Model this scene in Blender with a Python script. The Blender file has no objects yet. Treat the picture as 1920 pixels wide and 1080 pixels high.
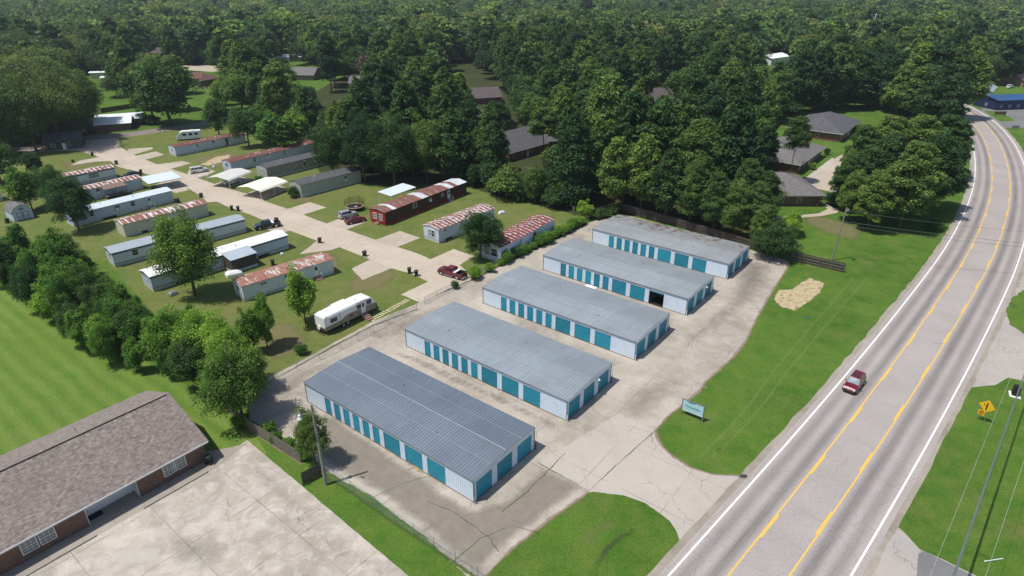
import bpy, math, random
import numpy as np
from mathutils import Vector, Matrix, noise
from mathutils.geometry import tessellate_polygon

random.seed(7)
RNG = np.random.default_rng(7)
SC = bpy.context.scene
COL = SC.collection
R = math.radians

# ---------------------------------------------------------------- camera model (from the photograph)
F_PX, PITCH, CAM_H = 1186.3, R(26.3118), 50.79
def G(px, py, z=0.0):
    """ground position (at height z) seen at a pixel of the 1920x1080 photograph"""
    X = (px-960)/F_PX; Y = (540-py)/F_PX
    d = (X, math.cos(PITCH)+Y*math.sin(PITCH), -math.sin(PITCH)+Y*math.cos(PITCH))
    k = (CAM_H-z)/(-d[2])
    return Vector((d[0]*k, d[1]*k, z))
def PX(x, y, z):
    z = z-CAM_H
    zc = y*math.cos(PITCH)-z*math.sin(PITCH); yc = y*math.sin(PITCH)+z*math.cos(PITCH)
    if zc < 1: return (-9999, -9999)
    return (960+F_PX*x/zc, 540-F_PX*yc/zc)

cam = bpy.data.cameras.new('camera'); cam.lens = F_PX/1920*36; cam.sensor_width = 36
cam.clip_start = 1; cam.clip_end = 9000
co = bpy.data.objects.new('camera', cam); COL.objects.link(co)
co.location = (0, 0, CAM_H); co.rotation_euler = (R(90)-PITCH, 0, 0)
SC.camera = co

# ---------------------------------------------------------------- light
SUN_EL, SH_DIR = R(66), R(20)             # shadows fall towards world angle 20 deg
to_sun = Vector((-math.cos(SH_DIR)*math.cos(SUN_EL), -math.sin(SH_DIR)*math.cos(SUN_EL), math.sin(SUN_EL)))
sl = bpy.data.lights.new('sun', 'SUN'); sl.energy = 4.4; sl.angle = R(0.55); sl.color = (1, .955, .88)
so = bpy.data.objects.new('sun', sl); COL.objects.link(so)
so.rotation_euler = to_sun.to_track_quat('Z', 'Y').to_euler()
w = bpy.data.worlds.new('World'); SC.world = w; w.use_nodes = True
nt = w.node_tree; bg = nt.nodes['Background']; bg.inputs[1].default_value = 0.112
sky = nt.nodes.new('ShaderNodeTexSky'); sky.sky_type = 'NISHITA'; sky.sun_disc = False
sky.sun_elevation = SUN_EL; sky.sun_rotation = math.atan2(to_sun.x, to_sun.y); sky.air_density = 1.0; sky.dust_density = 1.2
nt.links.new(sky.outputs[0], bg.inputs[0])
SC.view_settings.view_transform = 'Standard'; SC.view_settings.look = 'None'
SC.view_settings.exposure = 0.0; SC.view_settings.gamma = 1
SC.render.engine = 'CYCLES'
SC.cycles.use_denoising = True
SC.cycles.max_bounces = 6; SC.cycles.diffuse_bounces = 3; SC.cycles.glossy_bounces = 2
SC.cycles.transmission_bounces = 3; SC.cycles.transparent_max_bounces = 12; SC.cycles.volume_bounces = 0
SC.cycles.caustics_reflective = False; SC.cycles.caustics_refractive = False

# ---------------------------------------------------------------- air
def build_haze(dens):
    m = bpy.data.materials.new('haze_air'); m.use_nodes = True; t_ = m.node_tree; t_.nodes.clear()
    o_ = t_.nodes.new('ShaderNodeOutputMaterial'); v_ = t_.nodes.new('ShaderNodeVolumePrincipled'); v_.inputs['Color'].default_value = (.80, .88, 1.0, 1); v_.inputs['Density'].default_value = dens; v_.inputs['Anisotropy'].default_value = .3
    t_.links.new(v_.outputs[0], o_.inputs['Volume'])
    x, y0, y1, z0, z1 = 2600, -350, 3200, -1.5, 82
    me = bpy.data.meshes.new('haze'); me.from_pydata([(-x, y0, z0), (x, y0, z0), (x, y1, z0), (-x, y1, z0), (-x, y0, z1), (x, y0, z1), (x, y1, z1), (-x, y1, z1)], [], [(3, 2, 1, 0), (4, 5, 6, 7), (0, 1, 5, 4), (1, 2, 6, 5), (2, 3, 7, 6), (3, 0, 4, 7)])
    me.materials.append(m); ob = bpy.data.objects.new('haze', me); COL.objects.link(ob); ob['kind'] = 'stuff'
build_haze(.00014)
# ---------------------------------------------------------------- materials
class NT:
    def __init__(s, name):
        s.m = bpy.data.materials.new(name); s.m.use_nodes = True
        s.t = s.m.node_tree; s.b = s.t.nodes['Principled BSDF']
        s.tc = s.t.nodes.new('ShaderNodeTexCoord'); s.co = s.tc.outputs['Object']
    def n(s, ty, **k):
        x = s.t.nodes.new(ty)
        for a, v in k.items():
            if hasattr(x, a): setattr(x, a, v)
            else: x.inputs[a.replace('_', ' ')].default_value = v
        return x
    def l(s, a, b): s.t.links.new(a, b)
    def mapping(s, rot=0, scale=(1, 1, 1), src=None):
        m = s.n('ShaderNodeMapping'); m.inputs['Rotation'].default_value = (0, 0, rot); m.inputs['Scale'].default_value = scale
        s.l(src or s.co, m.inputs[0]); return m.outputs[0]
    def noise(s, scale, detail=4, rough=.6, src=None, dist=0):
        x = s.n('ShaderNodeTexNoise'); x.inputs['Scale'].default_value = scale; x.inputs['Detail'].default_value = detail
        x.inputs['Roughness'].default_value = rough; x.inputs['Distortion'].default_value = dist
        s.l(src or s.co, x.inputs['Vector']); return x.outputs['Fac']
    def ramp(s, fac, stops, interp='LINEAR'):
        x = s.n('ShaderNodeValToRGB'); x.color_ramp.interpolation = interp
        e = x.color_ramp.elements
        while len(e) < len(stops): e.new(.5)
        for i, (p, c) in enumerate(stops):
            e[i].position = p; e[i].color = (*c, 1) if len(c) == 3 else c
        s.l(fac, x.inputs[0]); return x.outputs[0]
    def g(s, fac, a, b): return s.ramp(fac, [(a, (0, 0, 0)), (b, (1, 1, 1))])
    def mix(s, f, a, b, mode='MIX'):
        x = s.n('ShaderNodeMix', data_type='RGBA', blend_type=mode)
        for i, v in ((0, f), (6, a), (7, b)):
            if hasattr(v, 'links'): s.l(v, x.inputs[i])
            elif i == 0: x.inputs[0].default_value = v
            else: x.inputs[i].default_value = (*v, 1)
        return x.outputs[2]
    def math(s, op, a, b=0.0, c=None):
        x = s.n('ShaderNodeMath', operation=op)
        for i, v in enumerate((a, b, c)):
            if v is None: continue
            if hasattr(v, 'links'): s.l(v, x.inputs[i])
            else: x.inputs[i].default_value = v
        return x.outputs[0]
    def bump(s, h, st=.3, d=.05):
        x = s.n('ShaderNodeBump'); x.inputs['Strength'].default_value = st; x.inputs['Distance'].default_value = d
        s.l(h, x.inputs['Height']); s.l(x.outputs[0], s.b.inputs['Normal'])
    def out(s, col, rough=.8, spec=.3, metal=0):
        if hasattr(col, 'links'): s.l(col, s.b.inputs['Base Color'])
        else: s.b.inputs['Base Color'].default_value = (*col, 1)
        s.b.inputs['Roughness'].default_value = rough; s.b.inputs['Specular IOR Level'].default_value = spec
        s.b.inputs['Metallic'].default_value = metal
        return s.m

def sc(c, k): return tuple(min(1, x*k) for x in c)
_cache = {}
def plain(name, c, rough=.7, spec=.3, metal=0, var=.18, scale=.8, dirt=.0):
    """a paint or plastic with soft wear in it"""
    key = (name, c)
    if key in _cache: return _cache[key]
    s = NT(name)
    f = s.g(s.noise(scale, 5, .65), .3, .7)
    col = s.mix(f, sc(c, 1-var), sc(c, 1+var*.6))
    if dirt:
        f2 = s.g(s.noise(scale*2.3, 6, .7), .52, .72)
        f2 = s.math('MULTIPLY', f2, dirt)
        col = s.mix(f2, col, (.16, .13, .10))
    _cache[key] = s.out(col, rough, spec, metal)
    return _cache[key]

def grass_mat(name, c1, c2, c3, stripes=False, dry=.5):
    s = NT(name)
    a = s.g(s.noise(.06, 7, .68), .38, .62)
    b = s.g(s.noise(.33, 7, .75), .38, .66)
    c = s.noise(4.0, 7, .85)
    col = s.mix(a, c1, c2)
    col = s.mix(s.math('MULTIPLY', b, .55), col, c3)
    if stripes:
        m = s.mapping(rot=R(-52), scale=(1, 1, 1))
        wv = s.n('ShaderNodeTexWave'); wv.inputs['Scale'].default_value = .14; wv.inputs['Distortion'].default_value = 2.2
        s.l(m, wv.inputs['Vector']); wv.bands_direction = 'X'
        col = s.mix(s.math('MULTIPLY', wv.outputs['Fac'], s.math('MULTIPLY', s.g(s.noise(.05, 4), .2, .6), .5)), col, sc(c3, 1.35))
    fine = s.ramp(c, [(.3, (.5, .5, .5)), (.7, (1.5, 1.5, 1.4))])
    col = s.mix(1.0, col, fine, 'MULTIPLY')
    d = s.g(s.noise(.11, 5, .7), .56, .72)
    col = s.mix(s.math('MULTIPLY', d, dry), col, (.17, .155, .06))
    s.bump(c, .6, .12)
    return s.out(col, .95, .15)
m_grass = grass_mat('roadside_grass', (.038, .108, .012), (.072, .155, .020), (.150, .190, .040), dry=.45)
m_mowed = grass_mat('mowed_grass', (.075, .160, .022), (.100, .180, .026), (.145, .195, .045), stripes=True, dry=.35)
m_park = grass_mat('park_grass', (.118, .148, .038), (.085, .138, .028), (.205, .190, .075), dry=.9)
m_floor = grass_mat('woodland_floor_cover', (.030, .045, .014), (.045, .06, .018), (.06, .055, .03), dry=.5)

def concrete(name, c, c_dark, c_light, joint=(6.0, 4.2), rot=R(-38), stain=.6, cracks=.7, jw=.035, warm=(.33, .27, .2)):
    s = NT(name)
    a = s.g(s.noise(.09, 6, .62, dist=.4), .36, .64)
    b = s.g(s.noise(.55, 7, .7, dist=.6), .45, .75)
    col = s.mix(a, c, c_dark)
    col = s.mix(s.math('MULTIPLY', b, stain), col, c_light)
    wf = s.g(s.noise(.28, 5, .6), .55, .75)
    col = s.mix(s.math('MULTIPLY', wf, .35), col, warm)
    fine = s.ramp(s.noise(9, 4, .7), [(.3, (.86, .86, .86)), (.7, (1.12, 1.12, 1.12))])
    col = s.mix(1.0, col, fine, 'MULTIPLY')
    # slab joints
    br = s.n('ShaderNodeTexBrick', offset=0.0); br.inputs['Scale'].default_value = 1
    br.inputs['Brick Width'].default_value = joint[0]; br.inputs['Row Height'].default_value = joint[1]
    br.inputs['Mortar Size'].default_value = jw; br.inputs['Mortar Smooth'].default_value = .3
    s.l(s.mapping(rot=-rot), br.inputs['Vector'])
    col = s.mix(s.math('MULTIPLY', s.math('MULTIPLY', br.outputs['Fac'], .8), s.g(s.noise(.25, 4), .35, .6)), col, (.13, .115, .09))
    # cracks
    nz = s.n('ShaderNodeTexNoise'); nz.inputs['Scale'].default_value = .7; nz.inputs['Detail'].default_value = 6; s.l(s.co, nz.inputs['Vector'])
    v = s.n('ShaderNodeVectorMath', operation='SCALE'); v.inputs['Scale'].default_value = 1.6; s.l(nz.outputs['Color'], v.inputs[0])
    ad = s.n('ShaderNodeVectorMath', operation='ADD'); s.l(s.co, ad.inputs[0]); s.l(v.outputs[0], ad.inputs[1])
    vo = s.n('ShaderNodeTexVoronoi', feature='DISTANCE_TO_EDGE'); vo.inputs['Scale'].default_value = .17; s.l(ad.outputs[0], vo.inputs['Vector'])
    cr = s.ramp(vo.outputs['Distance'], [(.0, (1, 1, 1)), (.007, (0, 0, 0))])
    cr = s.math('MULTIPLY', cr, s.g(s.noise(.13, 3), .42, .58))
    col = s.mix(s.math('MULTIPLY', cr, cracks), col, (.08, .075, .05))
    s.bump(s.noise(14, 3), .15, .02)
    return s.out(col, .88, .25)
m_lot = concrete('lot_concrete', (.44, .395, .335), (.285, .25, .21), (.50, .46, .405), stain=.6)
m_lotdark = concrete('stained_concrete', (.225, .20, .175), (.165, .15, .135), (.33, .295, .26), stain=.55, cracks=.9, warm=(.2, .16, .12))
m_apron = concrete('apron_concrete', (.455, .41, .36), (.40, .36, .315), (.50, .46, .41), joint=(9, 7), stain=.35)
m_yard = concrete('parking_concrete', (.47, .42, .36), (.28, .25, .215), (.62, .585, .53), joint=(7.6, 7.6), rot=R(51.5), stain=.8, jw=.045)
m_parkroad = concrete('park_road_concrete', (.50, .43, .345), (.44, .375, .30), (.56, .49, .40), joint=(6.5, 4.5), stain=.4, jw=.03, cracks=.8)
m_pad = concrete('pad_concrete', (.47, .405, .33), (.40, .34, .275), (.53, .47, .39), joint=(4.5, 4.5), rot=R(51.5), stain=.4, cracks=.9)
m_kerb = concrete('sidewalk_concrete', (.36, .325, .28), (.26, .235, .20), (.44, .41, .36), joint=(3, 30), rot=R(51.5), stain=.4, cracks=.2)
m_side = concrete('worn_asphalt', (.41, .37, .335), (.34, .315, .295), (.45, .42, .39), joint=(400, 400), stain=.4, cracks=.6)
m_street = concrete('street_asphalt', (.23, .20, .18), (.17, .155, .145), (.28, .25, .22), joint=(400, 400), stain=.4)
m_newtar = concrete('dark_asphalt', (.19, .19, .195), (.16, .16, .165), (.24, .235, .235), joint=(400, 400), stain=.4, cracks=.3)
m_gravel = concrete('gravel', (.34, .30, .25), (.24, .21, .17), (.42, .38, .33), joint=(400, 400), stain=.6, cracks=0)

def straw_mat():
    s = NT('dry_straw')
    f = s.g(s.noise(1.1, 7, .75, dist=.5), .3, .62)
    col = s.mix(f, (.26, .19, .10), (.56, .46, .29))
    gf = s.g(s.noise(.6, 6, .7), .60, .66)
    col = s.mix(gf, col, (.07, .11, .03))
    s.bump(s.noise(6, 5), .6, .1)
    return s.out(col, .95, .1)
m_straw = straw_mat()

def road_mat():
    s = NT('highway_concrete')
    uv = s.tc.outputs['UV']
    sp = s.n('ShaderNodeSeparateXYZ'); s.l(uv, sp.inputs[0]); u = sp.outputs[0]
    base = s.mix(s.g(s.noise(.12, 5), .35, .65), (.335, .30, .285), (.375, .34, .32))
    # worn dark wheel paths: UV x is metres from the left white line
    st = lambda c, wd: s.ramp(s.math('ABSOLUTE', s.math('DIVIDE', s.math('SUBTRACT', u, c), wd)), [(.25, (1, 1, 1)), (1.0, (0, 0, 0))])
    sm = s.mapping(scale=(6, .12, 1), src=uv)
    streak = s.g(s.noise(1, 6, .7, src=sm), .25, .7)
    tot = None
    for c, wd, k in ((1.05, .8, .62), (3.0, .8, .85), (9.2, .85, .9), (11.1, .8, .6)):
        t = s.math('MULTIPLY', st(c, wd), k)
        tot = t if tot is None else s.math('MAXIMUM', tot, t)
    tot = s.math('MULTIPLY', tot, s.math('ADD', s.math('MULTIPLY', streak, .55), .5))
    tot = s.math('MULTIPLY', tot, s.math('ADD', s.math('MULTIPLY', s.noise(.05, 3), .8), .55))
    col = s.mix(tot, base, (.150, .135, .135))
    col = s.mix(1.0, col, s.ramp(s.noise(3.2, 6, .8), [(.3, (.86, .86, .86)), (.7, (1.14, 1.14, 1.14))]), 'MULTIPLY')
    # slab joints across and thin cracks
    br = s.n('ShaderNodeTexBrick', offset=0.0); br.inputs['Scale'].default_value = 1
    br.inputs['Brick Width'].default_value = 400; br.inputs['Row Height'].default_value = 5.2; br.inputs['Mortar Size'].default_value = .02
    ns = s.n('ShaderNodeTexNoise'); ns.inputs['Scale'].default_value = .5; s.l(uv, ns.inputs['Vector'])
    v = s.n('ShaderNodeVectorMath', operation='SCALE'); v.inputs['Scale'].default_value = .9; s.l(ns.outputs['Color'], v.inputs[0])
    ad = s.n('ShaderNodeVectorMath', operation='ADD'); s.l(uv, ad.inputs[0]); s.l(v.outputs[0], ad.inputs[1]); s.l(ad.outputs[0], br.inputs['Vector'])
    col = s.mix(s.math('MULTIPLY', br.outputs['Fac'], .45), col, (.13, .12, .115))
    vo = s.n('ShaderNodeTexVoronoi', feature='DISTANCE_TO_EDGE'); vo.inputs['Scale'].default_value = .16; s.l(ad.outputs[0], vo.inputs['Vector'])
    cr = s.math('MULTIPLY', s.ramp(vo.outputs['Distance'], [(.0, (1, 1, 1)), (.006, (0, 0, 0))]), s.g(s.noise(.1, 2), .48, .6))
    col = s.mix(s.math('MULTIPLY', cr, .5), col, (.12, .11, .1))
    # patched spots
    pm = s.mapping(scale=(1, .35, 1), src=uv)
    pt = s.math('MULTIPLY', s.g(s.noise(1.3, 5, .7, src=pm), .70, .74), s.g(s.noise(.07, 2, src=uv), .5, .6))
    col = s.mix(s.math('MULTIPLY', pt, .7), col, (.17, .19, .21))
    col = s.mix(1.0, col, s.ramp(s.noise(11, 3, .7), [(.3, (.9, .9, .9)), (.7, (1.1, 1.1, 1.1))]), 'MULTIPLY')
    return s.out(col, .8, .3)
m_road = road_mat()
def paint_mat(name, c):
    s = NT(name)
    f = s.g(s.noise(1.6, 7, .75), .60, .72)
    return s.out(s.mix(s.math('MULTIPLY', f, .45), c, (.33, .3, .27)), .6, .3)
m_white_line = paint_mat('white_road_paint', (.83, .83, .80))
m_yellow_line = paint_mat('yellow_road_paint', (.74, .46, .085))

m_metalroof = None
def roof_metal(name, c, rust=0.0, rough=.42, streakc=(.55, .58, .6)):
    s = NT(name)
    big = s.g(s.noise(.16, 5, .6), .35, .66)
    m = s.mapping(scale=(3.0, .25, 1))
    st = s.g(s.noise(1, 5, .65, src=m), .35, .7)
    col = s.mix(big, c, sc(c, 1.28))
    col = s.mix(s.math('MULTIPLY', st, .35), col, sc(c, .72))
    sp = s.g(s.noise(2.2, 6, .75), .66, .74)
    col = s.mix(s.math('MULTIPLY', sp, .5), col, streakc)
    if rust:
        rf = s.g(s.noise(.33, 7, .72, dist=.5), .60-rust*.1, .68-rust*.08)
        gx = s.n('ShaderNodeSeparateXYZ'); s.l(s.co, gx.inputs[0])
        rf = s.math('MULTIPLY', rf, s.ramp(s.math('DIVIDE', gx.outputs[1], 11.0), [(.35, (0, 0, 0)), (.75, (1, 1, 1))]))
        col = s.mix(rf, col, (.23, .12, .075))
    return s.out(col, rough, .5, .35)
m_roofs = [roof_metal('zinc_roof_dark', (.20, .235, .28)), roof_metal('zinc_roof', (.33, .37, .40)),
           roof_metal('zinc_roof_worn', (.35, .385, .405)), roof_metal('zinc_roof_pale', (.37, .40, .42)),
           roof_metal('zinc_roof_rusted', (.38, .40, .41), rust=1.0)]
m_roofrib = [plain('darker_roof_rib', sc(c_, .80), .5, .4, .3) for c_ in ((.20, .25, .315), (.33, .37, .40), (.35, .385, .405), (.37, .40, .42), (.38, .40, .41))]  # roof tint taken darker so the rib lines stand out
m_ribs = plain('pale_lap_strip', (.34, .39, .44), .5, .4, .2)
m_stwall = plain('pale_blue_white_siding', (.66, .76, .87), .45, .4, 0, .06, .7, dirt=.22)
m_sttrim = plain('dark_weathered_trim', (.19, .20, .21), .6)
m_stpanel = plain('white_siding', (.70, .73, .76), .5, .4, 0, .06, .6, dirt=.15)
m_base = plain('rusty_base_strip', (.22, .15, .10), .9, .2, 0, .4, 1.5)
def teal():
    s = NT('teal_rolling_door')
    f = s.g(s.noise(.5, 5), .3, .7)
    col = s.mix(f, (.012, .215, .33), (.022, .29, .41))
    m = s.mapping(scale=(1, 1, 1)); 
    oi = s.n('ShaderNodeObjectInfo')
    rr = s.ramp(oi.outputs['Random'], [(0, (.75, .8, .8)), (1, (1.25, 1.2, 1.15))])
    col = s.mix(1.0, col, rr, 'MULTIPLY')
    d = s.g(s.noise(3, 6, .8), .66, .8)
    col = s.mix(s.math('MULTIPLY', d, .3), col, (.25, .33, .34))
    return s.out(col, .5, .4)
m_teal = teal()
m_dark = plain('painted_bay_shade', (.012, .012, .013), .9)  # near-black colour stands in for the shade inside the open bay

def rusty_roof(name, white=(.70, .70, .69), rust=(.24, .065, .04), period=1.22, amount=.5, patchy=1.0, blotch=.5, stretch=None):
    """painted sheet roof on a mobile home, the paint gone to rust between the seams"""
    s = NT(name)
    sp = s.n('ShaderNodeSeparateXYZ'); s.l(s.co, sp.inputs[0])
    x = s.math('FRACT', s.math('DIVIDE', sp.outputs[0], period))
    seam = s.ramp(x, [(0, (1, 1, 1)), (.10, (1, 1, 1)), (.2, (0, 0, 0)), (.86, (0, 0, 0)), (.95, (1, 1, 1))])
    n1 = s.noise(1.5, 6, .7, dist=.4) if not stretch else s.noise(1.0, 6, .7, src=s.mapping(scale=stretch))
    n2 = s.noise(.33, 3, .5)
    v = s.math('ADD', s.math('MULTIPLY', n1, 1.0), s.math('MULTIPLY', seam, .16*patchy))
    v = s.math('ADD', v, s.math('MULTIPLY', s.math('SUBTRACT', n2, .5), blotch))
    f = s.g(v, .5+.2*amount, .58+.2*amount)
    rc = s.mix(s.g(s.noise(2.3, 5), .3, .7), sc(rust, .75), sc(rust, 1.5))
    col = s.mix(f, rc, s.mix(s.g(s.noise(.8, 4), .4, .7), white, sc(white, .8)))
    return s.out(col, .7, .3)
m_rr = {
 'A': rusty_roof('rust_streaked_roof', (.56, .53, .51), (.27, .125, .095), .9, .18, .2, .6, stretch=(2.4, .45, 1)),
 'B': rusty_roof('banded_rust_roof', (.68, .66, .64), (.22, .10, .08), 1.25, .45, 1.5, .9, stretch=(1.6, .7, 1)),
 'C': rusty_roof('checkered_rust_roof', (.72, .71, .70), (.20, .085, .068), 1.1, .30, 1.3, .25),
 'D': rusty_roof('spotted_rust_roof', (.72, .72, .72), (.17, .05, .042), 1.2, .62, 1.2, .2),
 'E': rusty_roof('dark_red_rust_roof', (.60, .58, .57), (.15, .06, .05), 1.2, .85, .6, .8),
 'F': rusty_roof('mixed_rust_and_white_roof', (.52, .55, .58), (.19, .09, .07), 6.0, .56, 0.9, 1.6),
}
def patch_roof(name):
    s = NT(name); sp = s.n('ShaderNodeSeparateXYZ'); s.l(s.co, sp.inputs[0])
    W_, D_ = (1, 1, 1), (0, 0, 0)
    f = s.ramp(s.math('DIVIDE', sp.outputs[0], 30.0), [(0, D_), (.085, W_), (.125, D_), (.40, W_), (.475, D_), (.73, W_), (.79, D_), (.84, W_)], 'CONSTANT')
    st = s.noise(1, 6, .7, src=s.mapping(scale=(2.6, .4, 1)))
    rust = s.ramp(st, [(.3, (.12, .05, .04)), (.55, (.24, .11, .085)), (.72, (.46, .40, .38))])
    met = s.ramp(s.noise(.7, 5, .6), [(.3, (.42, .47, .52)), (.6, (.66, .68, .70))])
    return s.out(s.mix(f, rust, met), .6, .4)
def sheet_roof(name, c, patch=(.45, .45, .47), amt=.5):
    s = NT(name)
    f = s.math('MULTIPLY', s.g(s.noise(.35, 6, .7, dist=.4), .45, .7), amt)
    col = s.mix(f, c, patch)
    return s.out(col, .45, .4)
m_sheet = {'white': sheet_roof('white_coated_roof', (.80, .80, .80), (.52, .50, .52), .7), 'ltblue': sheet_roof('pale_blue_metal_roof', (.58, .66, .72), (.50, .58, .64), .5),
           'grey': sheet_roof('grey_metal_roof', (.34, .39, .43), (.29, .33, .37), .5), 'galv': sheet_roof('galvanised_roof', (.40, .47, .52), (.30, .35, .40), .6),
           'bright': sheet_roof('bright_metal_roof', (.78, .83, .86), (.60, .68, .74), .4), 'cream': sheet_roof('cream_metal_roof', (.80, .78, .66), (.70, .68, .58), .3),
           'brown': sheet_roof('brown_porch_roof', (.22, .15, .115), (.16, .11, .085), .5)}
def shingles(name, c, rot=0):
    s = NT(name)
    br = s.n('ShaderNodeTexBrick', offset=.5); br.inputs['Scale'].default_value = 1
    br.inputs['Brick Width'].default_value = .42; br.inputs['Row Height'].default_value = .2; br.inputs['Mortar Size'].default_value = .012
    br.inputs['Color1'].default_value = (*sc(c, .70), 1); br.inputs['Color2'].default_value = (*sc(c, 1.42), 1); br.inputs['Mortar'].default_value = (*sc(c, .45), 1)
    s.l(s.co, br.inputs['Vector'])
    m = s.mapping(scale=(3.4, 6.0, 1)); vo = s.n('ShaderNodeTexVoronoi'); vo.inputs['Scale'].default_value = 1.0; s.l(m, vo.inputs['Vector'])
    col = s.mix(.6, br.outputs['Color'], s.ramp(vo.outputs['Color'], [(0, sc(c, .45)), (.5, c), (1, sc(c, 1.7))]))
    col = s.mix(s.math('MULTIPLY', s.g(s.noise(.25, 5), .35, .7), .3), col, sc(c, .8))
    s.bump(br.outputs['Fac'], .25, .02)
    return s.out(col, .95, .15)
m_shbrown = shingles('grey_brown_shingles', (.225, .192, .175))
m_shgrey = shingles('dark_grey_shingles', (.105, .105, .115))
m_shslate = shingles('grey_shingles', (.17, .16, .165))
m_shold = shingles('weathered_shingles', (.115, .095, .10))
m_shred = shingles('brown_red_shingles', (.15, .08, .07))
def brick(name='brown_brick', c=(.13, .065, .045)):
    s = NT(name)
    br = s.n('ShaderNodeTexBrick', offset=.5); br.inputs['Scale'].default_value = 1
    br.inputs['Brick Width'].default_value = .24; br.inputs['Row Height'].default_value = .085; br.inputs['Mortar Size'].default_value = .011
    br.inputs['Color1'].default_value = (*sc(c, .6), 1); br.inputs['Color2'].default_value = (*sc(c, 1.6), 1); br.inputs['Mortar'].default_value = (.22, .19, .16, 1)
    sp = s.n('ShaderNodeSeparateXYZ'); s.l(s.co, sp.inputs[0]); cb = s.n('ShaderNodeCombineXYZ')
    s.l(s.math('ADD', sp.outputs[0], sp.outputs[1]), cb.inputs[0]); s.l(sp.outputs[2], cb.inputs[1]); s.l(cb.outputs[0], br.inputs['Vector'])
    return s.out(s.mix(s.math('MULTIPLY', s.g(s.noise(1.2, 5), .4, .7), .4), br.outputs['Color'], sc(c, 1.5)), .9, .2)
m_brick = brick(); m_redbrick = brick('red_brick', (.20, .075, .05)); m_tanbrick = brick('tan_brick', (.30, .20, .15))
m_glass = plain('window_glass', (.03, .04, .045), .08, .6, 0, .3, 2)
m_blind = plain('window_with_pale_blinds', (.22, .24, .25), .25, .5, 0, .3, 6)
m_wht = plain('white_paint', (.76, .77, .78), .5, .35, 0, .07, 1, dirt=.1)
m_black = plain('black_rubber', (.02, .02, .02), .8)
m_blackp = plain('black_plastic', (.025, .03, .03), .5)
m_binp = plain('dark_green_plastic', (.022, .035, .03), .5, .4, 0, .25)
m_galv = plain('galvanised_steel', (.38, .40, .42), .45, .5, .6)
m_wood = plain('weathered_wood', (.19, .165, .14), .9, .15, 0, .35, 2.2)
m_wooddark = plain('dark_weathered_wood', (.10, .085, .07), .9, .15, 0, .35, 2.2)
m_pole = plain('grey_weathered_pole', (.27, .25, .23), .9, .2, 0, .3, 1.5)
m_chrome = plain('chrome', (.62, .63, .65), .2, .6, .8)
m_lamp = plain('headlight_glass', (.75, .77, .8), .15, .7)
m_tail = plain('red_lamp_glass', (.35, .01, .01), .2, .6)
m_wire = plain('dark_cable', (.13, .16, .165), .7)
m_steps = plain('timber_steps', (.30, .19, .14), .9)
m_paver = plain('cream_paving_stone', (.60, .50, .36), .9, .2, 0, .2, 3)

def foliage(name, c, var=.5, hue=.0, transl=.36):
    s = NT(name)
    oi = s.n('ShaderNodeObjectInfo'); ge = s.n('ShaderNodeNewGeometry')
    at = s.n('ShaderNodeAttribute', attribute_name='tint')
    a = s.ramp(oi.outputs['Random'], [(0, sc((c[0]*.75, c[1]*.90, c[2]*1.2), .60)), (.35, sc(c, .85)), (.7, sc((c[0]*1.12, c[1], c[2]*.9), 1.12)), (1, sc((c[0]*1.35, c[1]*1.02, c[2]*.8), 1.5))])
    b = s.ramp(at.outputs['Fac'], [(0, (1-var*.5,)*3), (1, (1+var*.75, 1+var*.65, 1+var*.3))])
    a = s.mix(1.0, a, b, 'MULTIPLY')
    d = s.ramp(ge.outputs['Random Per Island'], [(0, (.72, .74, .76)), (1, (1.34, 1.30, 1.18))])
    a = s.mix(1.0, a, d, 'MULTIPLY')
    s.out(a, .62, .22)
    tr = s.n('ShaderNodeBsdfTranslucent'); s.l(s.mix(1.0, a, (1.25, 1.35, .7), 'MULTIPLY'), tr.inputs['Color'])
    mx = s.n('ShaderNodeMixShader'); mx.inputs[0].default_value = transl
    s.l(s.b.outputs[0], mx.inputs[1]); s.l(tr.outputs[0], mx.inputs[2])
    s.l(mx.outputs[0], s.t.nodes['Material Output'].inputs[0])
    return s.m
m_leaf = foliage('broad_leaves', (.095, .192, .050))
m_leafdark = foliage('dark_broad_leaves', (.066, .138, .045))
m_leafgrey = foliage('olive_oak_leaves', (.088, .145, .058))
m_leafbright = foliage('bright_young_leaves', (.110, .240, .045))
m_needle = foliage('pine_needles', (.078, .158, .052), transl=.26)
m_farleaf = foliage('far_leaves', (.108, .205, .066), var=.6)
m_bark = plain('grey_brown_bark', (.13, .105, .085), .95, .1, 0, .35, 3)
m_pinebark = plain('pine_bark', (.12, .085, .065), .95, .1, 0, .35, 3)

def clear_mat(name, c, alpha):
    s = NT(name); s.out(c, .6, .3)
    tr = s.n('ShaderNodeBsdfTransparent'); mx = s.n('ShaderNodeMixShader'); mx.inputs[0].default_value = alpha
    s.l(tr.outputs[0], mx.inputs[1]); s.l(s.b.outputs[0], mx.inputs[2]); s.l(mx.outputs[0], s.t.nodes['Material Output'].inputs[0])
    return s.m
m_chain = clear_mat('chain_link_wire', (.36, .38, .38), .20)
m_net = clear_mat('black_netting', (.02, .02, .02), .38)
def car_paint(name, c, metal=.2):
    s = NT(name); s.out(c, .32, .5, metal); s.b.inputs['Coat Weight'].default_value = .8; s.b.inputs['Coat Roughness'].default_value = .08
    return s.m
m_red = car_paint('dark_red_car_paint', (.14, .004, .016), .1); m_silver = car_paint('silver_car_paint', (.55, .57, .60), .4)
m_whitecar = car_paint('white_car_paint', (.72, .73, .74), 0); m_blackcar = car_paint('black_car_paint', (.012, .016, .026))
m_carglass = plain('car_glass', (.02, .03, .035), .05, .8, 0, .2, 2)
m_wscreen = plain('windscreen_painted_glint', (.28, .38, .42), .06, .9, 0, .6, 1.6)  # glass paled to paint a bright glint into its colour

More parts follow.
